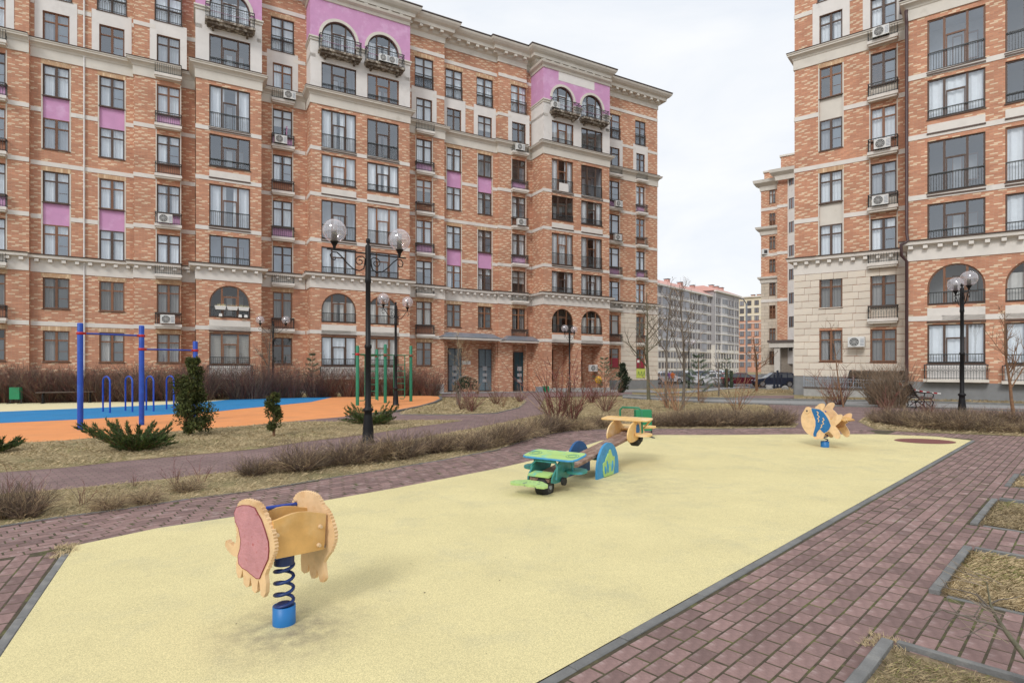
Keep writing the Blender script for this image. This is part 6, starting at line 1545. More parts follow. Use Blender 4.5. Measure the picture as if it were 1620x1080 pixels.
for i, (x0, y0, x1, y1) in enumerate(((163, 651.5, 174, 653.5), (198.5, 650, 209.5, 652), (231.5, 649, 243, 651), (263.5, 647.5, 275, 649))):
    a = Vector(G(x0, y0)); b_ = Vector(G(x1, y1)); c = (a + b_) / 2; d = (b_ - a); 
    if d.length < .42: d = d.normalized() * .42
    a, b_ = c - d / 2, c + d / 2; h = 1.34; P = [(a.x, a.y, 0)]
    for k in range(11):
        an = math.pi * k / 10; q = c - d / 2 * math.cos(an); P.append((q.x, q.y, h - .2 + .2 * math.sin(an)))
    P.append((b_.x, b_.y, 0)); mb = MB(); mb.tube(P, .03, 'paint_blue', 10); tag(obj('exercise_hoop', mb), ['blue hoop between the two tallest blue posts, first from the left', 'blue hoop second from the left between the tall blue posts', 'blue hoop just right of the second tall blue post', 'blue hoop touching the left edge of the tall thuja'][i], 'exercise bar', 'low blue hoops on the court')
mk = thing('climbing_frame', (0, 0, 0), 'green climbing frame with overhead ladder and red clamps on the orange court', 'climbing frame')
Q = [Vector(G(565.5, 641.5)), Vector(G(609.5, 637.5)), Vector(G(650, 635))]; Q3 = Q[0] + (Q[2] - Q[1]) * 1.0
Q.append(Vector(((596 - 810) / F * 30.0, 30.0)))
for p, h in zip(Q, (2.62, 2.75, 2.72, 2.6)):
    mb = MB(); mb.lathe([(.075, 0), (.075, h - .03), (.06, h), (0, h + .01)], 'paint_green', (p.x, p.y, 0), 14); obj('post', mb, mk)
    mb = MB(); mb.lathe([(.085, 2.2), (.10, 2.22), (.10, 2.28), (.085, 2.3)], 'paint_red', (p.x, p.y, 0), 12); obj('clamp', mb, mk)
def vladder(a, b_, z, n, horiz=True, zz=None):
    mb = MB(); d = (b_ - a).normalized(); nn = Vector((-d.y, d.x)) * .22
    for s in (-1, 1): mb.tube([(a.x + nn.x * s, a.y + nn.y * s, z), (b_.x + nn.x * s, b_.y + nn.y * s, z)], .022, 'paint_green', 6)
    for i in range(n): c = a.lerp(b_, (i + .5) / n); mb.tube([(c.x - nn.x, c.y - nn.y, z), (c.x + nn.x, c.y + nn.y, z)], .018, 'paint_green', 6)
    obj('overhead_ladder', mb, mk)
vladder(Q[0], Q[1], 2.25, 6); vladder(Q[1], Q[2], 2.25, 5); vladder(Q[0], Q[3], 2.25, 9)
def wladder(xa, xb, Y, label=None):
    a = Vector(((xa - 810) / F * Y, Y)); b_ = Vector(((xb - 810) / F * Y, Y)); mb = MB()
    mb.tube([(a.x - .25, a.y, .17), (a.x - .05, a.y, .17), (a.x, a.y, .25), (a.x, a.y, 2.15), (a.x - .05, a.y, 2.25), (a.x - .2, a.y, 2.25)], .024, 'paint_green', 6); mb.tube([(b_.x, b_.y, .17), (b_.x, b_.y, 2.25)], .024, 'paint_green', 6)
    for i in range(6): z = .3 + i * .3; mb.tube([(a.x, a.y, z), (b_.x, b_.y, z)], .018, 'paint_green', 6)
    obj('wall_ladder', mb, mk)
wladder(577.5, 598, 26.3); wladder(640.5, 623, 28)
# benches, bins
def slat_bench(P, Qe, label):
    t = thing('bench', (0, 0, 0), label, 'bench'); d = (Qe - P); L_ = d.length; d.normalize(); n = Vector((-d.y, d.x)); ang = math.atan2(d.y, d.x)
    t.location = (P.x, P.y, 0); t.rotation_euler = (0, 0, ang)
    for i in range(3): mb = MB(); mb.cbox(-.15, L_ + .15, -.2 + i * .14, -.08 + i * .14, .50, .54, 'wood_dark'); obj('slat', mb, t)
    for x in (.1, L_ - .1):
        mb = MB(); mb.tube([(x, -.2, 0), (x, -.14, .2), (x, -.16, .42), (x, -.1, .5)], .03, 'black_metal', 6); mb.tube([(x, .2, 0), (x, .14, .2), (x, .16, .42), (x, .1, .5)], .03, 'black_metal', 6); mb.tube([(x, -.16, .44), (x, .18, .44)], .03, 'black_metal', 6); mb.box(x - .06, x + .06, -.24, -.14, 0, .04, 'black_metal'); mb.box(x - .06, x + .06, .14, .24, 0, .04, 'black_metal'); obj('leg', mb, t)
slat_bench(Vector(G(64, 638.5)), Vector(G(147, 636.5)), 'long backless bench with dark slats in front of the bare hedge')
def ornate_bench(c, rz, label):
    t = thing('bench', (*c, 0), label, 'bench', None, rz)
    for i in range(5): mb = MB(); mb.cbox(-.75, .75, -.22 + i * .095, -.15 + i * .095, .43 + .004 * (i - 2) ** 2, .46 + .004 * (i - 2) ** 2, 'wood_dark'); obj('slat', mb, t)
    for i in range(5):
        z = .52 + i * .09; y = .27 + i * .045; mb = MB(); mb.box(-.75, .75, y, y + .025, z, z + .07, 'wood_dark'); obj('back_slat', mb, t)
    for x in (-.62, .62):
        mb = MB()
        mb.tube([(x, -.28, 0), (x, -.22, .12), (x, -.27, .28), (x, -.2, .42), (x, .2, .43), (x, .3, .55), (x, .48, .95), (x, .54, 1.02)], .024, 'black_metal', 6)
        mb.tube([(x, .38, 0), (x, .30, .1), (x, .33, .25), (x, .2, .42)], .024, 'black_metal', 6); mb.tube([(x, -.2, .1), (x, .0, .3), (x, .24, .08)], .018, 'black_metal', 5)
        for q in (-.1, .12): mb.tube([(x, q + .07 * math.cos(a), .26 + .07 * math.sin(a)) for a in [i * .7 for i in range(9)]], .014, 'black_metal', 5, False, False, True)
        mb.tube([(x, -.24, .43), (x, -.28, .6), (x, -.2, .67), (x, .1, .66), (x, .36, .7)], .02, 'black_metal', 6); obj('iron_end', mb, t)
ornate_bench((G(1457, 646)[0], G(1457, 646)[1]), math.radians(68), 'ornate iron bench with dark slats in front of the right building')
tp = MB(); bx_, by_ = G(1457, 646); a = Vector((bx_ - .5, by_ + .6, .98)); b_ = Vector((bx_ + .3, by_ - .7, .62))
for i in range(12):
    p, q = a.lerp(b_, i / 12), a.lerp(b_, (i + 1) / 12); sg = -.1 * math.sin(math.pi * i / 12); sg2 = -.1 * math.sin(math.pi * (i + 1) / 12)
    tp.add([(p.x, p.y, p.z + sg), (q.x, q.y, q.z + sg2), (q.x, q.y, q.z + sg2 + .05), (p.x, p.y, p.z + sg + .05)], [(0, 1, 2, 3)], 'white_plastic' if i % 2 else 'paint_red')
tag(obj('barrier_tape', tp), 'red and white barrier tape hanging on the ornate bench', 'tape')
def bin_(x, y, w_, h_, label, rz=0):
    px, py = G(x, y); t = thing('litter_bin', (px, py, 0), label, 'litter bin', 'green litter bins', rz)
    mb = MB(); mb.cbox(-w_ / 2, w_ / 2, -.09, .09, h_ * .27, h_, 'bin_green', .02); obj('bin', mb, t)
    mb = MB()
    for s in (-1, 1):
        mb.tube([(s * (w_ / 2 + .02), 0, 0), (s * (w_ / 2 + .02), 0, h_ * .75)], .018, 'dark_metal', 6); mb.box(s * (w_ / 2 + .02) - .03, s * (w_ / 2 + .02) + .03, -.2, .2, 0, .03, 'dark_metal')
    mb.tube([(-w_ / 2, 0, h_ * .18), (w_ / 2, 0, h_ * .18)], .014, 'dark_metal', 6); obj('stand', mb, t)
bin_(25, 638.5, .46, .76, 'green litter bin at the far left in front of the bare hedge'); bin_(1017, 692.5, .38, .68, 'green litter bin behind the yellow aeroplane of the seesaw', .05)

# ================================================================= CARS
def car(loc, rz, label, paint, kind='suv', L_=4.6, Wd=1.85, Hh=1.66):
    t = thing('parked_car', loc, label, 'car', 'parked cars', rz)
    suv = kind == 'suv'
    prof = [(-.5, .28), (-.5, .52), (-.485, .60), (-.47, .64), (-.44, .90) if suv else (-.46, .66), (-.40, .97) if suv else (-.36, .70), (-.15, 1.0), (.06, .98), (.20, .70), (.24, .64), (.44, .56), (.49, .46), (.50, .30), (.48, .2), (-.48, .2)]
    P = [(a * L_, b * Hh) for a, b in prof]; k = len(P); mb = MB(); vs = []; hw = Wd / 2
    def wid(z): return hw * (1 - .20 * max(0, (z / Hh - .62)) / .38)
    for s in (-1, 1):
        for a, z in P: vs.append((a, s * wid(z), z))
    for s in (-1, 1):
        for a, z in P: vs.append((a * .985, s * (wid(z) - .08), z + (.0 if z < .6 * Hh else .02)))
    fs = []
    for i in range(k):
        j = (i + 1) % k; fs += [(i, j, 2 * k + j, 2 * k + i), (k + j, k + i, 3 * k + i, 3 * k + j), (2 * k + i, 2 * k + j, 3 * k + j, 3 * k + i)]
    fs += [tuple(range(k))[::-1], tuple(range(k, 2 * k))]
    mb.add(vs, fs, paint, False); obj('body', mb, t)
    mb = MB()
    for s in (-1, 1):   # side glass with pillars left between
        for x0, x1 in ((-.40, -.27), (-.25, -.08), (-.06, .13)):
            z0, z1 = .665 * Hh, .93 * Hh; sl = .05 if x1 > .1 else 0; sr_ = .03 if x0 < -.35 else 0
            mb.add([(x0 * L_, s * (wid(z0) + .012), z0), (x1 * L_ + sl * L_ * .6, s * (wid(z0) + .012), z0), ((x1 - sl) * L_, s * (wid(z1) + .012), z1), ((x0 + sr_) * L_, s * (wid(z1) + .012), z1)], [(0, 1, 2, 3)] if s < 0 else [(3, 2, 1, 0)], 'car_glass')
    mb.add([(.205 * L_, -hw * .8, .70 * Hh), (.205 * L_, hw * .8, .70 * Hh), (.075 * L_, hw * .72, .955 * Hh), (.075 * L_, -hw * .72, .955 * Hh)], [(0, 1, 2, 3)], 'car_glass')
    xr = (-.475, -.445) if suv else (-.455, -.37); zr = (.66, .88) if suv else (.68, .70)
    mb.add([(xr[0] * L_ - .03, hw * .8, .66 * Hh), (xr[0] * L_ - .03, -hw * .8, .66 * Hh), (xr[1] * L_ - .03, -hw * .7, .88 * Hh), (xr[1] * L_ - .03, hw * .7, .88 * Hh)], [(0, 1, 2, 3)], 'car_glass')
    obj('window', mb, t)
    for x in (-.31, .32):
        for s in (-1, 1):
            m1 = MB(); c = (x * L_, s * (hw - .10), .34); m1.tube([(c[0], c[1] - .11, c[2]), (c[0], c[1] + .11, c[2])], .34, 'tyre', 20); m1.tube([(c[0], c[1] - s * .0, c[2]), (c[0], c[1] + s * .118, c[2])], .22, 'alloy', 14); obj('wheel', m1, t)
    for s in (-1, 1):
        m1 = MB(); m1.box(-.505 * L_, -.47 * L_, min(s * hw * .62, s * hw * .99), max(s * hw * .62, s * hw * .99), .55 * Hh, .64 * Hh, 'tail_light'); obj('tail_light', m1, t)
        m1 = MB(); m1.box(.455 * L_, .485 * L_, min(s * hw * .6, s * hw * .95), max(s * hw * .6, s * hw * .95), .42 * Hh, .5 * Hh, 'head_light'); obj('headlight', m1, t)
        m1 = MB(); m1.cbox(.14 * L_, .17 * L_, min(s * hw, s * (hw + .17)), max(s * hw, s * (hw + .17)), .62 * Hh, .70 * Hh, paint); obj('mirror', m1, t)
    if suv:
        m1 = MB()
        for s in (-1, 1): m1.tube([(-.38 * L_, s * hw * .72, Hh * 1.0), (-.3 * L_, s * hw * .72, Hh * 1.035), (.0, s * hw * .72, Hh * 1.035), (.05 * L_, s * hw * .72, Hh * .99)], .02, 'dark_metal', 5)
        obj('roof_rail', m1, t)
    return t
ORDW = ['first', 'second', 'third', 'fourth', 'fifth', 'sixth', 'seventh', 'eighth', 'ninth']
def cg(x, Y): return ((x - 810) / F * Y, Y, H(0, Y))
car(cg(1224, 62), math.radians(172), 'dark blue estate car parked beside the corner of the right building', 'paint_suv', 'suv', 4.3, 1.82, 1.52)
car(cg(1175, 64), math.radians(-14), 'maroon car parked left of the dark blue car', 'paint_maroon', 'sedan', 4.4, 1.8, 1.5)
car(cg(1128, 68), math.radians(168), 'silver car parked left of the maroon car', 'paint_silver', 'sedan', 4.4, 1.8, 1.45)
rowl = ['paint_silver', 'paint_grey', 'paint_suv', 'paint_silver', 'paint_silver', 'paint_grey', 'paint_silver', 'paint_maroon', 'paint_silver']
for i, m in enumerate(rowl): car(cg(1052 + i * 11, 88 + i * 3.2), math.radians(100 + R.uniform(-4, 4)), ORDW[i] + ' car from the left in the far row below the long grey building', m, 'suv' if i % 3 == 0 else 'sedan', 4.4, 1.8, 1.5)
for i, m in enumerate(('paint_silver', 'paint_grey', 'paint_silver', 'paint_suv')): car(cg(1054 + i * 19, 74 + i * 2), math.radians(10 + R.uniform(-4, 4)), ORDW[i] + ' car from the left in the nearer line behind the bare trees', m, 'suv' if i % 2 else 'sedan', 4.3, 1.8, 1.5)
for i, (x, Y, top, l) in enumerate(((1064, 66, 'cloth_orange', 'passer-by in an orange jacket among the parked cars'), (1059, 66.5, 'cloth_violet', 'passer-by in violet beside the one in orange'))): human('person', cg(x, Y), 2.5, l, 1.7, top)
# bollards, stones, posts by the car park
for i, x in enumerate((1157, 1159.5)): pass
gt = thing('gate_posts', (0, 0, 0), 'dark green gate between square posts in front of the maroon car', 'gate'); 
for x in (1149, 1157): mb = MB(); c = cg(x, 60); mb.cbox(c[0] - .12, c[0] + .12, c[1] - .12, c[1] + .12, -.6, 1.5 if x == 1149 else 1.3, 'evergreen_dark'); obj('post', mb, gt)
mb = MB(); c0g, c1g = cg(1128, 60.5), cg(1149, 60)
for i in range(12): q = i / 11; x = c0g[0] + (c1g[0] - c0g[0]) * q; mb.box(x - .02, x + .02, 60.2, 60.24, -.45, .45, 'dark_metal')
mb.box(c0g[0], c1g[0], 60.2, 60.24, .4, .46, 'dark_metal'); mb.box(c0g[0], c1g[0], 60.2, 60.24, -.3, -.24, 'dark_metal'); obj('gate_leaf', mb, gt)
fp = thing('fence_panel', (0, 0, 0), 'dark fence posts standing in front of the dark blue car', 'fence')
for x in (1225, 1230, 1236): c = cg(x, 58); mb = MB(); mb.cbox(c[0] - .08, c[0] + .08, c[1] - .08, c[1] + .08, -.6, 1.35 if x == 1230 else .95, 'paint_suv'); obj('post', mb, fp)
for i, x in enumerate((1217, 1242)): c = cg(x, 55); mb = MB(); mb.lathe([(.3, -.1), (.33, .12), (.24, .3), (.1, .38), (0, .4)], 'plinth_light', (c[0], c[1], c[2]), 9); tag(obj('boulder', mb), ['pale boulder at the lawn edge left of the dark fence posts', 'pale boulder at the lawn edge close to the building corner'][i], 'boulder')

# ================================================================= PLANTS
def ribbon_twigs(mb, n, rad, h, m, spread=.6, curve=.3, wd=.006, segs=3, base_r=.12, rg=R, side=2, droop=0):
    for _ in range(n):
        a = rg.uniform(0, 6.283); br = base_r * math.sqrt(rg.random()); p = Vector((br * math.cos(a), br * math.sin(a), 0)); L_ = h * rg.uniform(.45, 1.12)
        out_ = rg.uniform(.1, 1) * spread; d = Vector((math.cos(a) * out_, math.sin(a) * out_, 1)).normalized()
        mm = m if isinstance(m, str) else rg.choice(m)
        pts = [p]; 
        for s in range(segs):
            d = (d + Vector((rg.uniform(-curve, curve), rg.uniform(-curve, curve), rg.uniform(-curve, curve) * .5 - droop * s))).normalized(); pts.append(pts[-1] + d * L_ / segs)
        strip(mb, pts, wd, mm, rg)
        for _s in range(side):
            i = rg.randint(1, segs); q = pts[i]; dd = (d + Vector((rg.uniform(-1, 1), rg.uniform(-1, 1), rg.uniform(-.3, .8)))).normalized(); l2 = L_ * rg.uniform(.15, .4)
            strip(mb, [q, q + dd * l2 * .5, q + dd * l2 + Vector((rg.uniform(-.2, .2), rg.uniform(-.2, .2), .1)) * l2 * .4], wd * .7, mm, rg)
def strip(mb, pts, wd, m, rg=R):
    # three-sided tapering twig
    vs = []; k = len(pts)
    for i, p in enumerate(pts):
        t = (pts[min(i + 1, k - 1)] - pts[max(i - 1, 0)]).normalized(); a = t.cross(Vector((.3, .5, .81)));
        a = a.normalized() if a.length > .01 else Vector((1, 0, 0)); b_ = t.cross(a); r = wd * (1 - .7 * i / (k - 1)) * .5
        vs += [p + a * r, p - a * r * .5 + b_ * r * .86, p - a * r * .5 - b_ * r * .86]
    fs = []
    for i in range(k - 1):
        for j in range(3): fs.append((i * 3 + j, i * 3 + (j + 1) % 3, i * 3 + 3 + (j + 1) % 3, i * 3 + 3 + j))
    mb.add(vs, fs, m)
def proto_mesh(name, fn, seed):
    global R
    old = R; R = random.Random(seed); mb = MB(); fn(mb, R); R = old; return mb.mesh(name)
spirea = [proto_mesh('low_bush', lambda mb, r: ribbon_twigs(mb, 420, .3, .42, ['twig_brown', 'twig_grey', 'twig_straw', 'twig_dark', 'twig_brown', 'twig_dark'], 1.25, .38, .0065, 4, .16, r, 3, .06), 100 + i) for i in range(3)]
spirea_s = [proto_mesh('low_bush', lambda mb, r: ribbon_twigs(mb, 460, .3, .40, ['twig_straw', 'straw', 'twig_brown', 'twig_straw', 'twig_dark'], 1.35, .45, .0062, 4, .16, r, 2, .16), 120 + i) for i in range(3)]
tallb = [proto_mesh('tall_bush', lambda mb, r: ribbon_twigs(mb, 300, .6, 1.55, ['twig_brown', 'twig_dark', 'twig_dark', 'twig_red'], .62, .22, .014, 4, .45, r, 4), 140 + i) for i in range(3)]
def place(me, x, y, s, label, cat, group, sz=None, name=None):
    o = link(name or me.name.split('.')[0], me, None, (x, y, H(x, y)), (0, 0, R.uniform(0, 6.28)), (s, s, sz or s)); return tag(o, label, cat, group)
def row_px(pts, step, jitter=.07):
    P = [Vector(G(*p)) for p in pts]; L_ = []; nxt = 0; acc = 0
    for i in range(len(P) - 1):
        a, b_ = P[i], P[i + 1]; l = (b_ - a).length
        while nxt <= acc + l: p = a.lerp(b_, (nxt - acc) / l); L_.append((p.x + R.uniform(-jitter, jitter), p.y + R.uniform(-jitter, jitter))); nxt += step
        acc += l
    return L_
gl_ = 'low bare spirea bushes in the hedge strip'
for x, y in row_px([(400, 752), (455, 746), (530, 738), (592, 729), (642, 723), (692, 716), (765, 706)], .235, .1): place(R.choice(spirea + spirea_s[:1]), x, y, R.choice((.6, .8, .95, 1.05, 1.15)) * R.uniform(.9, 1.05), 'bare brown bush of the low hedge running behind the pink rocker to the seesaw', 'bush', gl_)
for x, y in row_px([(745, 713), (780, 705), (815, 697), (850, 687), (880, 682), (940, 678), (975, 676)], .27, .1): place(R.choice(spirea_s + spirea[:2]), x, y, R.uniform(.7, 1.25), 'straw-coloured bush of the low hedge behind the seesaw', 'bush', gl_)
for x, y in row_px([(1020, 675), (1100, 675), (1180, 674.5), (1250, 673)], .27, .1): place(R.choice(spirea), x, y, R.uniform(.7, 1.2), 'dark bare bush of the low hedge between the green bin and the fish rocker', 'bush', gl_)
for x, y in row_px([(1040, 670), (1150, 669.5), (1230, 669)], .4, .15): place(R.choice(spirea + spirea_s), x, y, R.uniform(.95, 1.2), 'dark bare bush of the low hedge between the green bin and the fish rocker', 'bush', gl_)
for x, y in row_px([(1400, 670), (1450, 678), (1530, 682), (1620, 686), (1750, 692)], .27, .1): place(R.choice(spirea + spirea_s[:1]), x, y, R.uniform(.7, 1.3), 'brown bush of the low hedge under the right-hand lamp', 'bush', gl_)
for x, y in row_px([(1390, 666), (1500, 668), (1640, 672)], .45, .15): place(R.choice(spirea), x, y, R.uniform(.95, 1.15), 'brown bush of the low hedge under the right-hand lamp', 'bush', gl_)
for i, (x, y, s, l) in enumerate(((8, 820, 1.0, 'bare dark-based bush at the left edge beside the brick walk'), (42, 819, .95, 'bare bush at the left edge, second from the frame'))):
    X, Y_ = G(x, y); place(spirea[i], X, Y_, s * .72, l, 'bush', gl_, .9)
for i, (x, y, s, l) in enumerate(((172, 806, .8, 'low straw tuft in the strip, left of three'), (232, 797, .8, 'low leaning straw tuft in the strip, middle of three'), (298, 778, .85, 'straw tuft with dark twigs in the strip, right of three'))):
    X, Y_ = G(x, y); place(spirea_s[i], X, Y_, s * .72, l, 'grass tuft', 'straw tufts in the strip', s * .8, 'grass_tuft')
# a few bare stems sticking out of the strip
stem = proto_mesh('low_bush', lambda mb, r: ribbon_twigs(mb, 12, .3, .38, ['twig_grey', 'twig_red'], .8, .25, .007, 4, .05, r, 3), 160)
for x, y, s in ((278, 768, 1), (318, 764, 1), (130, 800, .8), (50, 790, .9), (15, 790, 1.1), (212, 770, .6)): X, Y_ = G(x, y); place(stem, X, Y_, s, {278: 'bare twig sprig second from the right in the left straw strip', 318: 'bare twig sprig farthest right in the left straw strip', 130: 'small bare twig sprig left of the straw tufts', 50: 'bare twig sprig beside the bushes at the left edge', 15: 'tall bare twig sprig at the very left edge', 212: 'tiny bare twig sprig at the far side of the straw strip'}[x], 'bush', 'bare sprigs in the strip')
# tall hedge along the left building
for k, (pts, st) in enumerate(((([(-60, 640), (0, 638), (110, 637), (200, 636), (330, 634)], .8)), ([(370, 632.5), (450, 630.5), (560, 628), (640, 626.5), (688, 626)], .95), ([(-80, 636), (160, 634), (420, 630)], 1.1))):
    for x, y in row_px(pts, st, .25):
        y += .6; o = place(R.choice(tallb), x, y, R.uniform(1.0, 1.25), ['tall bare brown bush of the hedge behind the bench and blue hoops', 'tall bare bush of the hedge behind the climbing frame', 'tall bare brown bush of the hedge behind the bench and blue hoops'][k], 'bush', 'tall bare bushes along the left building', R.uniform(.85, 1.05) if k != 1 else R.uniform(.9, 1.1))
ORD = lambda i: str(i) + ('th' if 10 < i % 100 < 20 else {1: 'st', 2: 'nd', 3: 'rd'}.get(i % 10, 'th'))
def label_rows():
    fm = {'bare brown bush of the low hedge running behind the pink rocker to the seesaw': 'bare brown bush, %s from the left in the low hedge behind the pink rocker',
          'straw-coloured bush of the low hedge behind the seesaw': 'straw-coloured bush, %s from the left in the hedge stretch behind the seesaw',
          'dark bare bush of the low hedge between the green bin and the fish rocker': 'dark bush, %s from the left in the hedge between green bin and fish rocker',
          'brown bush of the low hedge under the right-hand lamp': 'brown bush, %s from the left in the low hedge under the right-hand lamp',
          'tall bare bush of the hedge behind the climbing frame': 'tall bare bush, %s from the left in the hedge behind the climbing frame',
          'tall bare brown bush of the hedge behind the bench and blue hoops': 'tall bare brown bush, %s from the left in the hedge behind bench and hoops'}
    for k, f in fm.items():
        L_ = sorted([o for o in col.objects if o.parent is None and o.get('label') == k], key=lambda o: o.location.x / o.location.y)
        for i, o in enumerate(L_): o['label'] = f % ORD(i + 1)
label_rows()
def red_bush(h, n, m, seed, spread=.9, wd=.02, side=4, base=.1): return proto_mesh('bare_shrub', lambda mb, r: ribbon_twigs(mb, n, h, h, m, spread, .22, wd, 5, base, r, side), seed)
rb = [red_bush(1.0, 34, ['twig_red', 'twig_red', 'twig_brown'], 170 + i) for i in range(3)]; ob = [red_bush(1.0, 20, ['twig_orange', 'twig_brown', 'twig_brown'], 180 + i, .75, .015) for i in range(2)]; db = red_bush(1.0, 260, ['twig_brown', 'twig_grey', 'twig_brown'], 190, .55, .014, 4, .28)
SH = [(745, 651.5, rb, 1.1, 'reddish bare shrub on the grass island by the brick path'), (785, 640, rb, .9, 'small reddish shrub at the top of the grass island'), (822, 637, rb, .8, 'small red-stemmed shrub at the right tip of the grass island'), (795, 645, ob, .6, 'low pale shrub in the middle of the grass island'), (730, 648, rb, .7, 'small shrub left of the reddish one on the island'),
      (878, 669, rb, 1.75, 'large red-stemmed shrub left of the yellow aeroplane'), (905, 664, rb, 1.5, 'large red-stemmed shrub touching the big one, slightly behind'), (958, 651, rb, 1.15, 'reddish shrub behind the yellow aeroplane'), (935, 637, rb, 1.2, 'dark red shrub near the lamp in front of the arcade'),
      (1072, 650, ob, 1.45, 'orange-stemmed bare shrub behind the hedge, right of the green bin'), (1060, 646, ob, 1.5, 'orange-stemmed bare shrub next to the thin trees'), (1166, 649.5, ob, 1.5, 'isolated orange-stemmed shrub on the lawn'), (1110, 637, ob, .9, 'little shrub on the lawn between two orange ones'),
      (1330, 641.5, rb, 1.6, 'red-stemmed shrub behind the fish rocker'), (1312, 642, ob, 1.3, 'thin shrub left of the red-stemmed one behind the fish rocker'), (1392, 640, [db], 1.45, 'dense dark brush between the fish rocker and the ornate bench'), (1412, 645, [db], 1.55, 'dense brown brush directly left of the ornate bench'), (1470, 655, rb, .7, 'small bare shrub at the foot of the right building'), (1400, 659, rb, .8, 'small thorny shrub left of the lamp hedge')]
for i, (x, y, ms, s, l) in enumerate(SH): X, Y_ = G(x, y); place(ms[i % len(ms)], X, Y_, s, l, 'shrub', 'bare shrubs on the lawns')

def tree(loc, h, label, r0=.05, seed=1, m='bark', lean=(0, 0), nb=10, start=.3, depth=3, up=.5, spread=.9, twig='twig_grey', cat='tree', name='bare_tree', curve=.06, crown=.45):
    rg = random.Random(seed); t = thing(name, loc, label, cat, 'bare trees')
    tr = MB(); pts = []; p = Vector((0, 0, -.1)); d = Vector((lean[0], lean[1], 1)).normalized(); n = 9
    for i in range(n + 1):
        pts.append(p.copy()); d = (d + Vector((rg.uniform(-curve, curve), rg.uniform(-curve, curve), .05))).normalized(); p = p + d * h / n
    rad = [r0 * (1 - .86 * i / n) + .003 for i in range(n + 1)]; tr.tube(pts, rad, m, 7); obj('trunk', tr, t)
    cb = MB()
    def branch(p, d, L_, r, lv):
        P = [p]; k = 4
        for i in range(k): d = (d + Vector((rg.uniform(-.18, .18), rg.uniform(-.18, .18), rg.uniform(-.05, .16)))).normalized(); P.append(P[-1] + d * L_ / k)
        if lv == depth or r < .004: strip(cb, P, max(r * 2, .008), twig, rg)
        else: cb.tube(P, [r * (1 - .6 * i / k) for i in range(k + 1)], m, 5, False)
        if lv < depth:
            for _ in range(4 if lv > 1 else 5):
                i = rg.randint(1, k); dd = (d * .6 + Vector((rg.uniform(-1, 1), rg.uniform(-1, 1), rg.uniform(-.2, .9)))).normalized(); branch(P[i], dd, L_ * rg.uniform(.35, .65), r * .5, lv + 1)
    for i in range(nb):
        q = start + (1 - start) * (i + rg.random()) / nb; k = min(n - 1, int(q * n)); f = q * n - k; p = pts[k].lerp(pts[k + 1], f); a = rg.uniform(0, 6.283); dd = Vector((math.cos(a) * spread, math.sin(a) * spread, up)).normalized()
        branch(p, dd, h * crown * (1.15 - q) * rg.uniform(.6, 1.1), rad[k] * .5, 1)
    obj('crown', cb, t); return t
def tg(x, y): X, Y_ = G(x, y); return (X, Y_, H(X, Y_))
tree(tg(1605, 663), 3.6, 'orange-barked young tree with forked crown at the right edge', .055, 3, 'bark_brown', (-.05, .05), 11, .25, 3, .85, .6, 'twig_brown')
tree(tg(1026, 632), 5.6, 'thin grey tree standing before the stone corner of the left building', .10, 4, 'bark_green', (0, 0), 12, .3)
tree(tg(1053, 644), 5.4, 'slim upright tree behind the green bin', .06, 5, 'bark', (0, 0), 9, .3, 3, .9, .5, 'twig_brown')
tree(tg(1080, 646), 5.2, 'slim multi-branched tree right of the green bin', .065, 6, 'bark', (.03, 0), 12, .2, 3, 1.0, .5, 'twig_brown')
tree(tg(1197, 619), 4.9, 'small dark-trunked tree in front of the parked cars', .13, 7, 'bark_brown', (-.02, 0), 12, .35)
tree(tg(1335, 644), 3.7, 'slender leaning sapling in front of the stone wall', .035, 8, 'bark_brown', (-.09, 0), 7, .45, 2, .9, .5, 'twig_brown')
tree(tg(728, 636), 3.3, 'pale twiggy young tree in front of the double grey-blue doors', .03, 9, 'bark', (.02, 0), 12, .2, 3, 1.0, .45, 'straw')
tree(tg(425, 627), 4.0, 'thin bare tree left of the lamp behind the thuja', .06, 10, 'bark', (-.02, 0), 9, .3, 3, .9, .5, 'twig_grey')
tree(tg(1137, 627), 2.6, 'low bare tree left of the gate', .05, 12, 'bark', (.02, 0), 9, .3)
# weeping shrub
t = thing('weeping_shrub', tg(724, 642), 'small dark weeping shrub on the grass island', 'shrub'); mb = MB(); mb.tube([(0, 0, 0), (.02, 0, .5), (-.05, 0, .9), (.1, 0, 1.25), (.4, 0, 1.3)], [.06, .055, .05, .045, .03], 'bark', 7); obj('trunk', mb, t)
mb = MB()
for i in range(900):
    a = R.uniform(0, 6.283); r = R.uniform(.1, .62); q = Vector((.35 + r * math.cos(a), r * math.sin(a) * .7, 1.32 - r * r * .9 - R.uniform(0, .45))); e = Vector((R.uniform(-.06, .06), R.uniform(-.06, .06), -.09)); f_ = Vector((R.uniform(-.05, .05), R.uniform(-.05, .05), 0)); mb.add([q, q + f_, q + e], [(0, 1, 2)], 'evergreen_dark' if r < .5 else 'twig_brown')
obj('crown', mb, t)

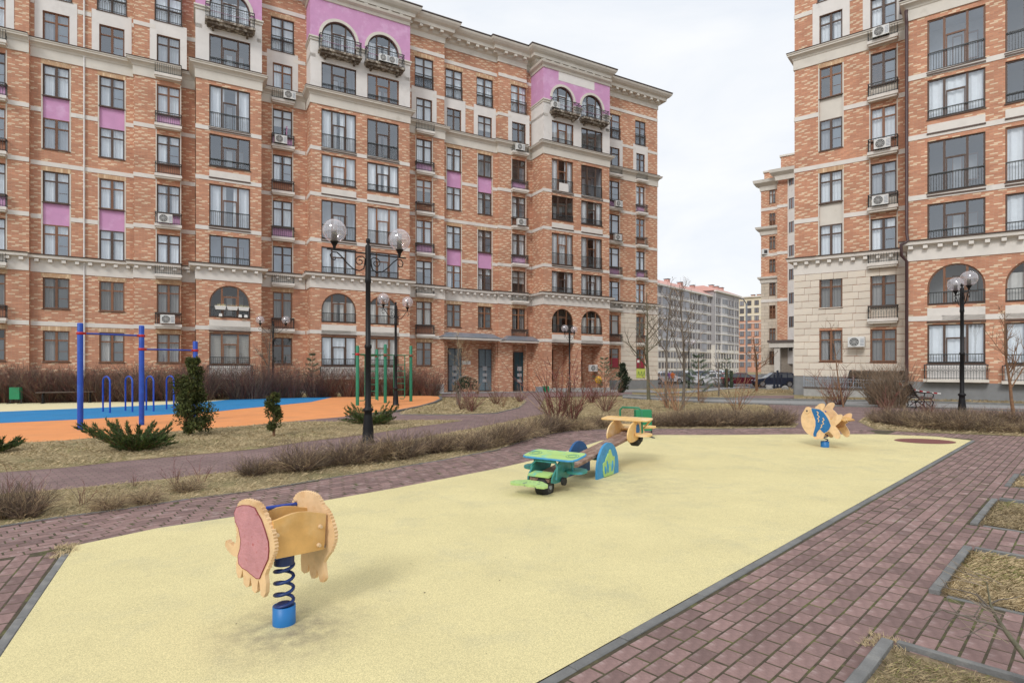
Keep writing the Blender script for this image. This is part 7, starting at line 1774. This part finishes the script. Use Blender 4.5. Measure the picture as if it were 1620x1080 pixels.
def leaf_cloud(mb, fn, n, size, m, rg, up=.3):
    for _ in range(n):
        p, nrm = fn(rg); t = Vector((rg.gauss(0, 1), rg.gauss(0, 1), rg.gauss(0, 1) + up)) + nrm * 1.0; t.normalize(); a = t.cross(Vector((rg.gauss(0, 1), rg.gauss(0, 1), rg.gauss(0, 1)))).normalized(); s = size * rg.uniform(.5, 1.3)
        mb.add([p - a * s * .28, p + a * s * .28, p + t * s + a * s * .10, p + t * s - a * s * .10], [(0, 1, 2, 3)], m)
def thuja(loc, prof, label, n, size, seed, m='thuja', lumps=26, cat='thuja', lrad=.5, off=None):
    rg = random.Random(seed); t = thing('thuja', loc, label, cat, 'evergreens in the lawn strip')
    hmax = prof[-1][1]; tk = MB(); tk.tube([(0, 0, -.05), (.0, 0, hmax * .5), (0, 0, hmax * .9)], [.035, .025, .01], 'bark_brown', 6)
    for k in range(5): a = rg.uniform(0, 6.28); tk.tube([(0, 0, .05), (.06 * math.cos(a), .06 * math.sin(a), .25), (.14 * math.cos(a), .14 * math.sin(a), .6)], [.015, .012, .006], 'bark_brown', 5)
    obj('trunk', tk, t)
    def R_at(z):
        for i in range(len(prof) - 1):
            if prof[i][1] <= z <= prof[i + 1][1]: return prof[i][0] + (prof[i + 1][0] - prof[i][0]) * (z - prof[i][1]) / max(1e-6, prof[i + 1][1] - prof[i][1])
        return .05
    L_ = []
    for _ in range(lumps):
        z = rg.uniform(prof[0][1], hmax * .97); a = rg.uniform(0, 6.283); r = R_at(z); k = rg.uniform(.35, .78); ox = off(z) if off else 0
        L_.append((Vector((r * k * math.cos(a) + ox, r * k * math.sin(a), z)), max(.05, r * rg.uniform(.38, .62))))
    def fn(rg):
        c, r = rg.choice(L_); d = Vector((rg.gauss(0, 1), rg.gauss(0, 1), rg.gauss(0, 1.2))).normalized(); return c + d * r * (rg.random() ** .3), d
    mb = MB(); leaf_cloud(mb, fn, n, size, m, rg, .7); obj('foliage', mb, t); return t
X, Y_ = G(300, 688.5)
thuja((X, Y_, 0), [(.15, .12), (.42, .3), (.46, .55), (.40, .85), (.30, 1.05), (.34, 1.25), (.26, 1.5), (.20, 1.75), (.06, 1.95)], 'tall uneven thuja in front of the third blue post', 9000, .06, 50, lumps=46, off=lambda z: .05 * math.sin(z * 4) + .06)
X, Y_ = G(435, 690.5)
thuja((X - .03, Y_, 0), [(.04, .13), (.17, .28), (.22, .4), (.16, .62), (.19, .8), (.10, 1.0), (.04, 1.12)], 'small narrow thuja on the strip below the blue court', 3600, .05, 51, lumps=26)
X, Y_ = G(985, 621); thuja((X, Y_, H(X, Y_)), [(.3, .1), (.55, .6), (.35, 1.5), (.1, 2.2)], 'small dark conical evergreen by the fence at the stone corner', 1800, .16, 52, 'evergreen_dark')
def juniper(loc, rad, h, label, seed, nb=46, per=70, lean=0, name='juniper'):
    rg = random.Random(seed); t = thing(name, loc, label, 'juniper', 'evergreens in the lawn strip'); mb = MB(); tk = MB()
    for b_ in range(nb):
        a = rg.uniform(0, 6.283); L_ = rad * rg.uniform(.45, 1.05); zt = h * rg.uniform(.25, 1.0) * (1.0 if b_ % 3 else .7)
        if lean and math.cos(a) < -.6: L_ *= 1.25; zt = h * rg.uniform(.8, 1.08)
        P = [Vector((math.cos(a) * L_ * q * (1 + .1 * math.sin(q * 3)), math.sin(a) * L_ * q, zt * (q ** 1.15))) for q in (0, .25, .5, .75, 1)]
        tk.tube(P, [.014, .012, .009, .006, .003], 'bark_brown', 4, False)
        for k in range(per):
            q = rg.uniform(.18, 1) ** .8; i = min(3, int(q * 4)); p = P[i].lerp(P[i + 1], q * 4 - i); d = (P[i + 1] - P[i]).normalized(); wd_ = .10 * (1.15 - q) * rad / .8
            p = p + Vector((rg.gauss(0, 1), rg.gauss(0, 1), rg.gauss(0, .7))) * wd_ * .55; tt = (d * 1.1 + Vector((rg.gauss(0, .5), rg.gauss(0, .5), rg.gauss(0, .35) + .35))).normalized(); s_ = .085 * rg.uniform(.5, 1.2); a2 = tt.cross(Vector((rg.gauss(0, 1), rg.gauss(0, 1), rg.gauss(0, 1)))).normalized() * s_ * .13
            mb.add([p - a2, p + a2, p + tt * s_], [(0, 1, 2)], 'juniper')
    obj('branch', tk, t); obj('foliage', mb, t)
X, Y_ = G(213, 713); juniper((X, Y_, 0), .74, .58, 'spreading green juniper in the strip between the tall blue posts', 60, 60, 130, 1)
X, Y_ = G(588, 671); juniper((X, Y_, 0), .92, .62, 'spreading green juniper behind the nearest lamp post', 61, 60, 110)
X, Y_ = G(-12, 716); juniper((X, Y_, 0), .5, .35, 'low juniper cut by the left edge of the photo', 62, 40, 90)
def pine(loc, h, r, label, seed, m='pine'):
    rg = random.Random(seed); t = thing('young_pine', loc, label, 'pine', 'young pines'); tk = MB(); tk.tube([(0, 0, 0), (0, 0, h)], [.04, .01], 'bark_brown', 6); obj('trunk', tk, t); mb = MB()
    for w_ in range(7):
        z = h * (.15 + .13 * w_); rr = r * (1 - w_ / 8)
        for k in range(6):
            a = rg.uniform(0, 6.283); P0 = Vector((0, 0, z)); P1_ = Vector((rr * math.cos(a), rr * math.sin(a), z + rr * .55)); 
            for j in range(60):
                q = rg.uniform(.25, 1.05); p = P0.lerp(P1_, q); tt = ((P1_ - P0).normalized() + Vector((rg.gauss(0, .7), rg.gauss(0, .7), rg.gauss(0, .7)))).normalized(); s_ = .13; a2 = tt.cross(Vector((rg.gauss(0, 1), rg.gauss(0, 1), 1))).normalized() * .008; mb.add([p - a2, p + a2, p + tt * s_], [(0, 1, 2)], m)
    obj('foliage', mb, t)
X, Y_ = G(494, 627); pine((X, Y_, 0), 2.5, .7, 'young pine in front of the ground-floor windows left of the near lamp', 70)
X, Y_ = G(956, 621.5); pine((X, Y_, H(X, Y_)), 2.5, 1.0, 'pale young pine in front of the arcade', 71)
X, Y_ = G(1105, 634); pine((X, Y_, H(X, Y_)), 2.3, .9, 'pale young pine behind the orange-stemmed shrubs', 72)
X, Y_ = G(1150, 614); pine((X, Y_, H(X, Y_)), 3.0, 1.4, 'bushy pine by the gate before the maroon car', 73)
# the branch reaching in from the right over the beds
br = thing('bare_branch', (0, 0, 0), 'dark lichened bare branch reaching in from the bottom right over the planting bed', 'branch')
def BP(x, y, z): Yq = F * (EYE - z) / (y - HZ); return Vector(((x - 810) / F * Yq, Yq, z))
mb = MB()
main = [BP(1690, 1120, .10), BP(1640, 1060, .18), BP(1600, 1010, .22), BP(1575, 975, .26), BP(1567, 955, .30), BP(1561, 920, .42)]
mb.tube(main, [.020, .017, .013, .010, .007, .003], 'bark_green', 7)
def br2(pts, r): mb.tube([BP(*p) for p in pts], [r * (1 - .8 * i / (len(pts) - 1)) for i in range(len(pts))], 'bark', 5, False)
br2([(1592, 998, .23), (1570, 987, .25), (1550, 982, .27), (1542, 973, .29), (1553, 955, .33), (1556, 950, .34)], .008)
br2([(1550, 983, .27), (1525, 974, .30), (1500, 968, .32), (1490, 963, .33), (1475, 972, .33), (1462, 978, .33)], .007)
br2([(1570, 965, .28), (1545, 940, .34), (1520, 933, .36), (1500, 930, .38), (1482, 925, .4)], .006)
br2([(1566, 955, .30), (1580, 948, .33), (1600, 946, .33), (1618, 942, .34)], .006)
br2([(1542, 975, .28), (1520, 972, .28), (1505, 978, .27), (1490, 995, .26)], .005)
br2([(1560, 987, .26), (1540, 1000, .22), (1575, 1023, .18)], .005)
br2([(1520, 973, .30), (1505, 960, .34), (1498, 948, .35), (1502, 942, .36)], .004); br2([(1500, 930, .38), (1492, 918, .4), (1486, 912, .42)], .004); br2([(1540, 1000, .22), (1522, 1008, .2), (1510, 1004, .2)], .004)
for _ in range(26):
    i = R.randint(2, 5); p = main[i] + Vector((R.uniform(-.05, .05), R.uniform(-.05, .05), R.uniform(-.03, .03))); d = Vector((-1, R.uniform(-.5, .8), R.uniform(-.1, .6))).normalized(); L_ = R.uniform(.12, .35); strip(mb, [p, p + d * L_ * .5 + Vector((0, 0, R.uniform(-.03, .05))), p + d * L_ + Vector((0, R.uniform(-.05, .05), R.uniform(-.02, .08)))], .006, 'twig_grey')
mb.tube([BP(1690, 1120, .10), Vector((2.9, 2.6, .02)), Vector((3.05, 2.55, -.05))], [.02, .026, .03], 'bark_green', 7)
obj('wood', mb, br)
# leaves and specks scattered
lf = MB()
for _ in range(60):
    x, y = R.uniform(-2, 8), R.uniform(2.8, 11)
    if inpoly(x, y, Y_full): a = R.uniform(0, 6.28); s_ = R.uniform(.006, .02); lf.add([(x, y, .019), (x + s_ * math.cos(a), y + s_ * math.sin(a), .022), (x + s_ * math.cos(a + 1), y + s_ * math.sin(a + 1), .019)], [(0, 1, 2)], 'wood_dark')
tag(obj('leaf_litter', lf), 'dark crumbs and bits of leaf on the yellow surface', 'litter', kind='stuff')
